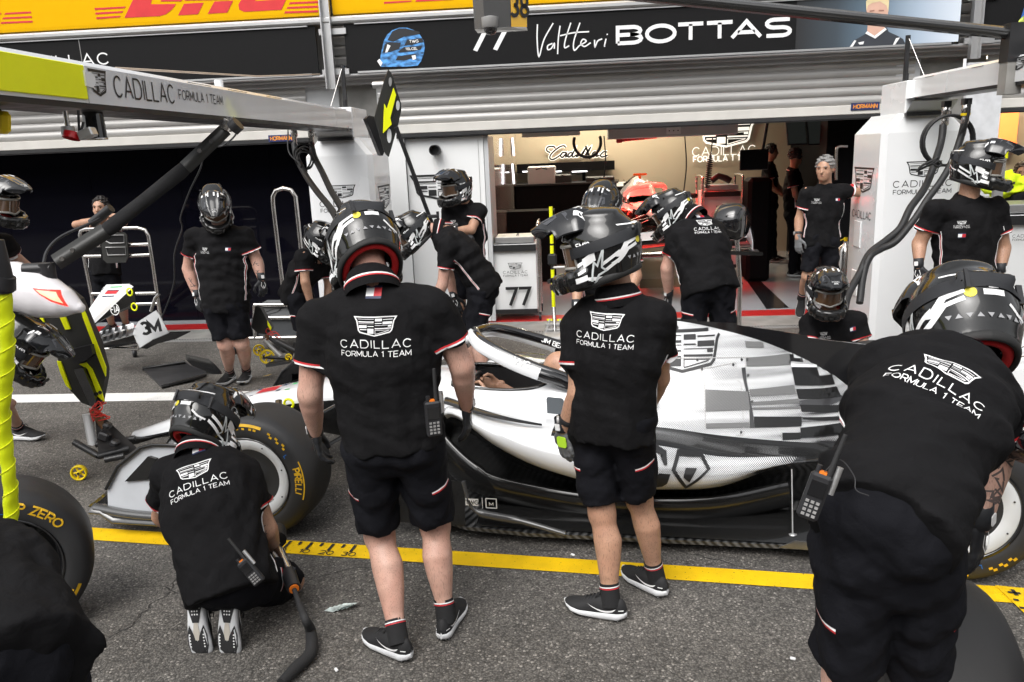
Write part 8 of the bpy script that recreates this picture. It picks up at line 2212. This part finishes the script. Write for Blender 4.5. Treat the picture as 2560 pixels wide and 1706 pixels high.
for k,(p0,p1,p2,p3) in enumerate((((615,1000),(870,935),(885,965),(625,1035)),((620,1040),(880,970),(880,1010),(635,1075)),((630,1080),(875,1015),(900,1070),(645,1110)))):
 A4 = [at(*c4(*p0),7.5),at(*c4(*p1),7.15),at(*c4(*p2),6.98),at(*c4(*p3),7.3)]
 b = MB(); b.grid([[lerp(A4[0],A4[1],u),lerp(lerp(A4[0],A4[1],u),lerp(A4[3],A4[2],u),.5) - V(0,0,.03),lerp(A4[3],A4[2],u)] for u in np.linspace(0,1,8)],0,True); wf = b.build('wing_flap',CWHITE if k < 2 else CBLK,sn)
 if k < 2:
  for u0 in (.08,.24,.40,.56,.74): b = MB(); f_ = lambda u,v_: lerp(lerp(A4[0],A4[1],u),lerp(A4[3],A4[2],u),v_) + V(0,-.012,.008); b.quad(f_(u0,.15),f_(u0 + .09,.1),f_(u0 + .04,.85),f_(u0 - .05,.9)); b.build('flap_mark',BLACK,wf)
slab([c4(*p) for p in ((915,1100),(1000,1045),(1105,1000),(1240,995),(1150,1040),(1030,1070),(960,1105))],6.95,.05,.2).build('footplate',CBLK,sn)
nt_ = thing('nose_trolley','low steel tube trolley carrying the spare nose','trolley',gnd(*c4(760,1150)))
for pts in (((645,1108),(760,1100),(905,1105)),((900,1105),(910,1060),(880,1010)),((870,1000),(860,1060)),((985,860),(1015,770),(1040,745))):
 b = MB(); b.tube([at(*c4(*p),7.25) for p in pts],.016,8); b.build('tube',STEEL,nt_)
for p in ((885,1140),(660,1135)):
 q = gnd(*c4(p[0],p[1] + 18)); b = MB(); b.lathe([(0,-.015),(.045,-.015),(.045,.015),(0,.015)],q + V(0,0,.045),(1,.3,0),14); b.box(q + V(0,0,.10),(.04,.05,.05)); b.build('castor',BLKPLAST,nt_,kind='stuff')
# steel rail trolley the dark haired man leans on
Yr = 8.45
rt = thing('rail_trolley','tall bent steel tube trolley with a black tablet plate at left','trolley',V(at(*c4(760,800),Yr)[0],Yr,0))
def tubes(t,Y,lst,r,m=STEEL,nm='tube'):
 for pts in lst: b = MB(); b.tube([at(*c4(*p[:2]),Y + (p[2] if len(p) > 2 else 0)) for p in pts],r,9); b.build(nm,m,t)
tubes(rt,Yr,[((602,770),(560,560),(522,360),(530,333),(560,322),(700,318),(900,314),(950,328),(970,365),(1000,560),(1030,770),(1052,920)),((540,430),(660,428)),((840,425),(972,420)),((552,500),(665,498)),((845,495),(980,490)),((595,745),(720,742)),((890,742),(1020,740)),((880,812),(1030,808)),((602,770),(606,850),(612,960)),((1052,920),(1056,985))],.021)
tb = slab([c4(*p) for p in ((655,362),(672,345),(810,345),(828,362),(838,500),(820,540),(700,545),(672,520))],Yr - .05,.02); tb.build('tablet_plate',DARKBOARD,rt)
for P in (((672,362),(808,362),(812,412),(720,415),(690,400),(675,385)),((690,442),(818,440),(822,490),(705,492))):
 b = MB(); P3 = [at(*c4(*p),Yr - .062) for p in P]; b.tube(P3,.007,6,closed=True); b.build('plate_rim',GREYMETAL,rt)
 slab([c4(*p) for p in P],Yr - .056,.004).build('plate_window',GLOSSBLK,rt)
# rail cart with grey bin, middle left
Yq = 8.1
rq = thing('rail_cart','steel hoop cart with a grey bin left of the white tower','cart',V(at(*c4(1800,900),Yq)[0],Yq,0))
tubes(rq,Yq,[((1862,812),(1830,560),(1783,160),(1782,110),(1800,72),(1850,55),(1900,66),(1930,110),(1950,300),(1968,480),(1990,780)),((1660,818),(1800,816),(1940,815)),((1660,902),(1800,900),(1950,898)),((1630,1035),(1800,1032),(1965,1028)),((1662,818),(1668,1035)),((1940,815),(1962,1030))],.022)
b = slab([c4(*p) for p in ((1668,825),(1935,822),(1940,895),(1672,898))],Yq + .02,.35); b.build('bin',mat('bin_grey',(.16,.165,.17),.5),rq)
b = slab([c4(*p) for p in ((1640,912),(1948,908),(1958,1022),(1640,1026))],Yq + .02,.35); b.build('bin',mat('bin_dark',(.07,.075,.08),.5),rq)
flat('scrawl',stroke([(-.12,-.01),(.0,.03),(.12,.04)],.006) + stroke([(-.08,-.03),(.04,.0),(.1,.05),(.06,.01)],.006),at(*c4(1790,862),Yq + .018),XA,ZA,BLACK,rq)
for x in (1660,1950): q = gnd(*c4(x,1062)); b = MB(); b.lathe([(0,-.02),(.05,-.02),(.05,.02),(0,.02)],V(q[0],Yq,.05),(1,0,0),12); b.build('castor',BLKPLAST,rq)
# second jack with yellow wheels
Yk = 6.95
j2 = thing('rear_jack','black folding jack with yellow spoked wheels right of the heavy set man','jack',gnd(*c4(1790,1215)))
slab([c4(*p) for p in ((1668,825),(1700,835),(1775,970),(1765,990),(1735,1010),(1680,1000),(1640,960))],Yk,.06).build('board',DARKBOARD,j2)
slab([c4(*p) for p in ((1745,920),(1772,965),(1768,985),(1748,950))],Yk - .01,.01).build('yellow_strip',NEON,j2)
for a,c,r,m in (((1722,1040),(1745,1030),.02,STEEL),((1725,1045),(1832,1150),.018,ALU),((1760,1030),(1900,1140),.02,BLKMETAL),((1720,1158),(1895,1162),.018,BLKMETAL),((1800,1050),(1940,1120),.03,BLKMETAL),((1740,1010),(1752,1045),.02,MATS['worn_brass']),((1930,1060),(1900,1150),.016,BLKMETAL)):
 b = MB(); b.tube([at(*c4(*a),Yk),at(*c4(*c),Yk)],r,8); b.build('link',m,j2)
for x,y,r,dy in ((1693,1113,.055,.18),(1745,1155,.068,0),(1886,1157,.032,-.02)):
 q = at(*c4(x,y),Yk + dy); jack_wheel(V(q[0],q[1],q[2]),r,(.2,-1,0),j2)
slab([c4(*p) for p in ((1735,1205),(1890,1185),(1895,1200),(1738,1226))],Yk - .1,.15).build('base_plate',BLKMETAL,j2)
b = MB(); R_ = random.Random(9); q0 = at(*c4(1790,1000),Yk - .02); b.tube(bez([q0 + V(R_.uniform(-.07,.07),0,R_.uniform(-.06,.06)) for _ in range(8)],5),.004,5); b.build('red_lead',MATS['red_wire'],j2)
# floor piece lying on the asphalt
fp = thing('floor_panel','loose black carbon floor panel lying on the asphalt at left','car part',gnd(*c4(1150,1290)))
P = [gnd(*c4(*p),.03) for p in ((932,1232),(1212,1188),(1250,1215),(1345,1250),(1340,1275),(1055,1350))]
b = MB(); b.poly(P); b.poly([p - V(0,0,.012) for p in P][::-1])
for i in range(len(P)): j = (i + 1) % len(P); b.quad(P[i],P[i] - V(0,0,.012),P[j] - V(0,0,.012),P[j])
if np.cross(P[1] - P[0],P[2] - P[0])[2] < 0: b.f = [q[::-1] for q in b.f]
b.build('flat_plate',mat('worn_carbon',(.035,.035,.037),.35,var=.5,scale=5,stretch=(1,6,1)),fp)
b = MB(); b.tube([gnd(*c4(932,1235),.03),gnd(*c4(1212,1190),.05)],.02,6); b.tube([gnd(*c4(1055,1352),.02),gnd(*c4(1345,1275),.04)],.018,6); b.build('edge_rail',CBLK,fp)
rows = [[at(*c4(1212 + u * 150,1140 + u * 30),7.0 - .1 * u),at(*c4(1215 + u * 190,1175 + u * 30),6.9 - .1 * u),at(*c4(1255 + u * 190,1215 + u * 35),6.75 - .1 * u),at(*c4(1345 + u * 105,1250 + u * 10),6.55),at(*c4(1345 + u * 105,1270),6.5)] for u in np.linspace(0,1,8)]
b = MB(); b.grid(rows,0,True); b.build('raised_duct',CBLK,fp)
# neon handled jack at the bay edge
a,c = at(1377,517,8.6),at(1384,768,8.6)
nj = thing('quick_jack','jack with a tall fluorescent yellow handle right of the numbered trolley','jack',V(at(1385,850,8.45)[0],8.5,0))
for t0,t1 in ((0,.17),(.18,.36),(.38,.46),(.62,1)): b = MB(); b.tube([lerp(a,c,t0),lerp(a,c,t1)],.020,8); b.build('yellow_grip',NEON,nj)
b = MB(); b.tube([a,c],.016,8); b.build('handle',BLKPLAST,nj)
b = MB(); b.box(lerp(a,c,.52),(.10,.05,.13),bev=.02); b.build('switch_box',BLKPLAST,nj)
b = MB(); q = lerp(a,c,.60); b.tube([q,q + V(.13,0,.0)],.014,8); b.build('side_grip',ALU,nj)
g = at(1387,815,8.5); b = MB(); b.tube([c,at(1386,800,8.55),at(1387,850,8.45)],.02,8); b.build('post',STEEL,nj)
for sx in (-1,1):
 for k in range(4): b = MB(); b.box(at(1387 + sx * 13,812 + k * 13,8.5 - k * .05),(.09,.06,.03),bev=.006); b.build('step',GREYMETAL,nj)
 b = MB(); b.tube([at(1387 + sx * 12,798,8.55),at(1387 + sx * 30,862,8.3)],.015,6); b.build('side_rail',GREYMETAL,nj)
 b = MB(); b.box(at(1387 + sx * 13,800,8.54),(.06,.03,.015)); b.build('yellow_tip',NEON,nj)
b = MB(); b.box(V(g[0],8.3,.05),(.26,.3,.08),bev=.02); b.build('base',GREYMETAL,nj)
# hoses on the gantries
HOSE = mat('hose_black',(.014,.014,.015),.55,bump=.5,bscale=250)
def coupling(x,y,Y,n=1):
 q = at(x,y,Y); t = thing('hose_coupling','chrome hose coupling under the ' + ('left' if x < 1200 else 'right') + ' gantry, ' + ('first' if n == 1 else 'second') + ' from the tower','coupling',q - V(0,0,.12))
 b = MB(); b.lathe([(.02,.12),(.035,.10),(.035,.04),(.024,.03),(.030,.0),(.03,-.04),(.018,-.05),(.018,-.12),(.012,-.14)],q,(0,0,1),14); b.build('coupling',STEEL,t)
 b = MB(); b.box(q + V(0,0,.13),(.06,.06,.05)); b.build('mount',BLKMETAL,t)
 b = MB(); b.cyl(q + V(0,0,.02),q + V(0,0,.04),.036,12); b.build('ring',YEL if n == 2 else NAVY,t)
for (x,y,n) in ((735,330,2),(778,330,1)): coupling(x,y,7.2,n)
def hose(label,pts,r,group='black hoses hanging from the gantries'):
 b = MB(); b.tube(bez(pts,8),r,10); return tag(b.build('air_hose',HOSE),label,'hose',group)
hose('left hose of the pair running from the left gantry behind the broad man',[at(735,360,7.2),at(742,395,7.1),at(765,440,6.8),at(793,480,6.4),at(834,533,5.9),at(870,620,5.3),at(880,760,4.9)],.026)
hose('right hose of the pair running from the left gantry behind the broad man',[at(778,358,7.2),at(786,392,7.1),at(806,432,6.8),at(828,478,6.5),at(854,522,6.1),at(890,600,5.6),at(900,740,5.2)],.026)
b = MB()
for k in range(4):
 q = at(762,392 + k * 3,7.0); b.tube([q + V((.09 - .012 * k) * math.cos(t + k),.03 * math.sin(t * 2),(.11 - .012 * k) * math.sin(t + k)) for t in np.linspace(0,6.0,26)],.0075,6)
b.tube(bez([at(720,325,7.1),at(722,380,7.0),at(750,410,6.9),at(752,420,6.9)],6),.007,6)
tag(b.build('cable_coil',HOSE),'coil of thin black cable tied to the hoses under the left gantry','cable')
coupling(2363,300,7.35,1); coupling(2413,296,6.95,2)
hose('left of two thick hoses crossing the right tower',[at(*z6(632,130),7.35),at(*z6(620,230),7.3),at(*z6(590,330),7.2),at(*z6(545,460),7.1),at(*z6(500,545),7.0),at(*z6(430,640),6.9),at(*z6(370,760),6.8),at(*z6(285,835),6.75),at(*z6(180,920),6.65),at(*z6(120,1040),6.55),at(*z6(50,1170),6.4),at(*z6(20,1300),6.2)],.030)
hose('right of two thick hoses crossing the right tower',[at(*z6(762,120),6.95),at(*z6(735,220),6.95),at(*z6(690,345),6.9),at(*z6(620,470),6.85),at(*z6(535,585),6.8),at(*z6(460,700),6.75),at(*z6(345,840),6.7),at(*z6(250,890),6.68),at(*z6(185,935),6.6),at(*z6(145,1040),6.55),at(*z6(120,1220),6.4)],.028)
q = at(*z6(650,225),7.0); b = MB()
for k in range(2): b.tube([q + V(.20 * math.cos(t) + .01 * k,-.03 * k,.20 * math.sin(t)) for t in np.linspace(0,6.283,30,endpoint=False)],.012,7,closed=True)
tag(b.build('cable_loop',HOSE),'round loop of black cable hung on the hoses before the right tower','cable')
b = MB(); b.tube(bez([at(*z6(*p),6.95) for p in ((470,415),(500,380),(570,345),(600,330),(560,365),(475,410),(560,370),(600,385),(620,370),(605,350),(580,365))],6),.010,6); tag(b.build('cable_tie_loop',HOSE),'small knotted cable tie loop on the left hose by the right tower','cable')
b = MB(); b.tube(bez([at(2425,250,6.9),at(2418,300,6.9),at(2398,345,6.95),at(2395,400,6.95)],6),.012,7); tag(b.build('cable',HOSE),'thin black cable hanging beside the right gantry coupling','cable')
# small litter
b = MB(); q = gnd(842,1526)
for k in range(4): b.poly([q + V(x * .09 + .02 * k,y * .05 + .006 * k,.006 + .003 * k + .02 * (x > .3)) for x,y in ((-.6,-.3),(-.1,-.5),(.5,-.1),(.3,.4),(-.4,.3))])
tag(b.build('paper_scrap',mat('foil_paper',(.55,.62,.60),.3,var=.5,scale=40)),'crumpled pale scrap lying behind the left foot of the broad man','litter')
b = MB(); q = gnd(668,943); b.poly([q + V(x * .08,y * .05,z) for x,y,z in ((-.6,-.3,.01),(.3,-.4,.02),(.6,.1,.03),(0,.4,.01))]); tag(b.build('fallen_leaf',mat('dry_leaf',(.55,.38,.10),.7)),'small yellow leaf on the asphalt by the black sneakers','leaf')
for x,y,lab in ((841,1678,'small white crumb on the asphalt at the lower edge'),(1432,1390,'small pale scrap by the yellow line right of centre'),(1982,1650,'tiny pale scrap left of the large bending man')):
 q = gnd(x,y); b = MB(); b.box(q + V(0,0,.006),(.022,.012,.01),rotmat((0,0,1),x),bev=.003); tag(b.build('paper_crumb',WPRINT),lab,'litter')

# ------------------------------------------------------------------ the man in the cockpit
def cw_(p): return CAR_O + CAR_E * p[0] + CAR_N * p[1] + V(0,0,p[2])
hq = carpx(1396,930,0.0)
J = {k: cw_(V(*v)) for k,v in dict(P=(1.60,0,.26),N=(hq[0] + .06,0,hq[2] - .18),H=(hq[0],0,hq[2]),sL=(hq[0] + .05,-.17,hq[2] - .22),sR=(hq[0] + .05,.17,hq[2] - .22),eL=(1.38,-.215,.40),eR=(1.38,.215,.40),wL=(1.13,-.13,.585),wR=(1.13,.13,.585),
 hL=(1.50,-.10,.27),hR=(1.50,.10,.27),kL=(1.12,-.10,.36),kR=(1.12,.10,.36)).items()}
person('CR1','bald man sitting in the cockpit with both hands on the steering wheel',J,'tan',.9,.012,head=(-CAR_E + V(0,0,-.1),(0,0,1),None),seed=41,printed=None,trims=False,shoes=(None,None),base=cw_(V(1.6,0,.1)),collar=False,
 gl=((V(-.9,.25,.2),V(.3,.9,0),.8,dict(matl=SKIN['tan'],cuff=False,name='hand')),(V(-.9,-.25,.2),V(.3,-.9,0),.8,dict(matl=SKIN['tan'],cuff=False,name='hand'))))
# wristwatches
for key,w_,e_,lab in (('P3','wL','eL','watch'),('G1','wR','eR','watch')):
 for k,t,J,bv in PEOPLE:
  if k == key:
   d = unit(J[e_] - J[w_]); b = MB(); b.lathe([(.036,.045),(.038,.05),(.038,.065),(.036,.07)],J[w_],d,18); wt = b.build('wristwatch',BLKPLAST,t); b = MB(); b.tube([J[w_] + d * .057 + V(-.036,0,0),J[w_] + d * .057 + V(-.046,0,0)],.019,14); b.build('watch_face',GREYMETAL,wt)
for k,t,J,bv in PEOPLE:
 if k == 'P4':
  n = unit(np.cross(J['hR'] - J['hL'],J['N'] - J['P'])); o = at(2224,1290,1.30)
  so = [c for c in t.children if c.name.startswith('shorts')][0]; bs = bvh_of(so); up_ = V(0,0,1)
  for x0,m in ((-.011,NAVY),(-.0055,WPRINT),(.0,REDP),(.0055,NAVY)): drape('belt_loop',rect2d(x0,-.03,x0 + .0055,.03,1,4),o,XA,ZA,m,bs,so,.004,.7)
 if k == 'P1':
  body = [c for c in t.children if c.name.startswith('body')][0]; bb = bvh_of(body); c_ = lerp(J['sR'],J['eR'],.82); R_ = random.Random(3); Q = []
  for i in range(16):
   x,y = R_.gauss(0,.014),R_.gauss(0,.022); Q += stroke([(x + R_.uniform(-.012,.012),y + R_.uniform(-.012,.012)) for _ in range(3)],.004,.01)
  drape('tattoo',Q,c_,XA,ZA,TATTOO,bb,body,.0012,.2)
 if k in ('K1','L1','P4'):
  body = [c for c in t.children if c.name.startswith('body')][0]; bb = bvh_of(body); R_ = random.Random(5); Q = []
  for e_,w_ in ((('eL','wL'),) if k == 'K1' else (('eR','wR'),) if k == 'P4' else (('eR','wR'),('eL','wL'))):
   for i in range(14 if k != 'L1' else 5):
    c_ = lerp(J[e_],J[w_],R_.uniform(-.3,.8)); x,y = c_[0] + R_.gauss(0,.015),c_[2]; Q += stroke([(x + R_.uniform(-.02,.02),y + R_.uniform(-.02,.02)) for _ in range(4)],.005,.01)
  drape('tattoo',Q,V(0,J['P'][1],0),XA,ZA,TATTOO,bb,body,.0012,1.2)

# ------------------------------------------------------------------ unseen pit wall and stand, added behind the camera to darken reflections
pw = thing('unseen_pit_wall','unseen concrete wall with a dark fence, added behind the camera to darken reflections','wall',(0,-7,0))
b = MB(); b.box((0,-7,.55),(80,.3,1.1)); b.build('wall',CONC,pw)
b = MB(); b.box((0,-7.05,2.1),(80,.04,2.0)); b.build('fence',mat('fence_mesh',(.06,.06,.065),.7),pw)
gs = thing('unseen_stand','unseen long roofed stand, added behind the camera to darken reflections','unseen_stand',(0,-24,0))
b = MB(); b.box((0,-26,4.5),(110,8,9)); b.build('stand',mat('stand_grey',(.07,.072,.08),.8,var=.6,scale=1.2),gs)
b = MB(); b.box((0,-24,10.2),(110,13,.4)); b.build('roof',GREYMETAL,gs)
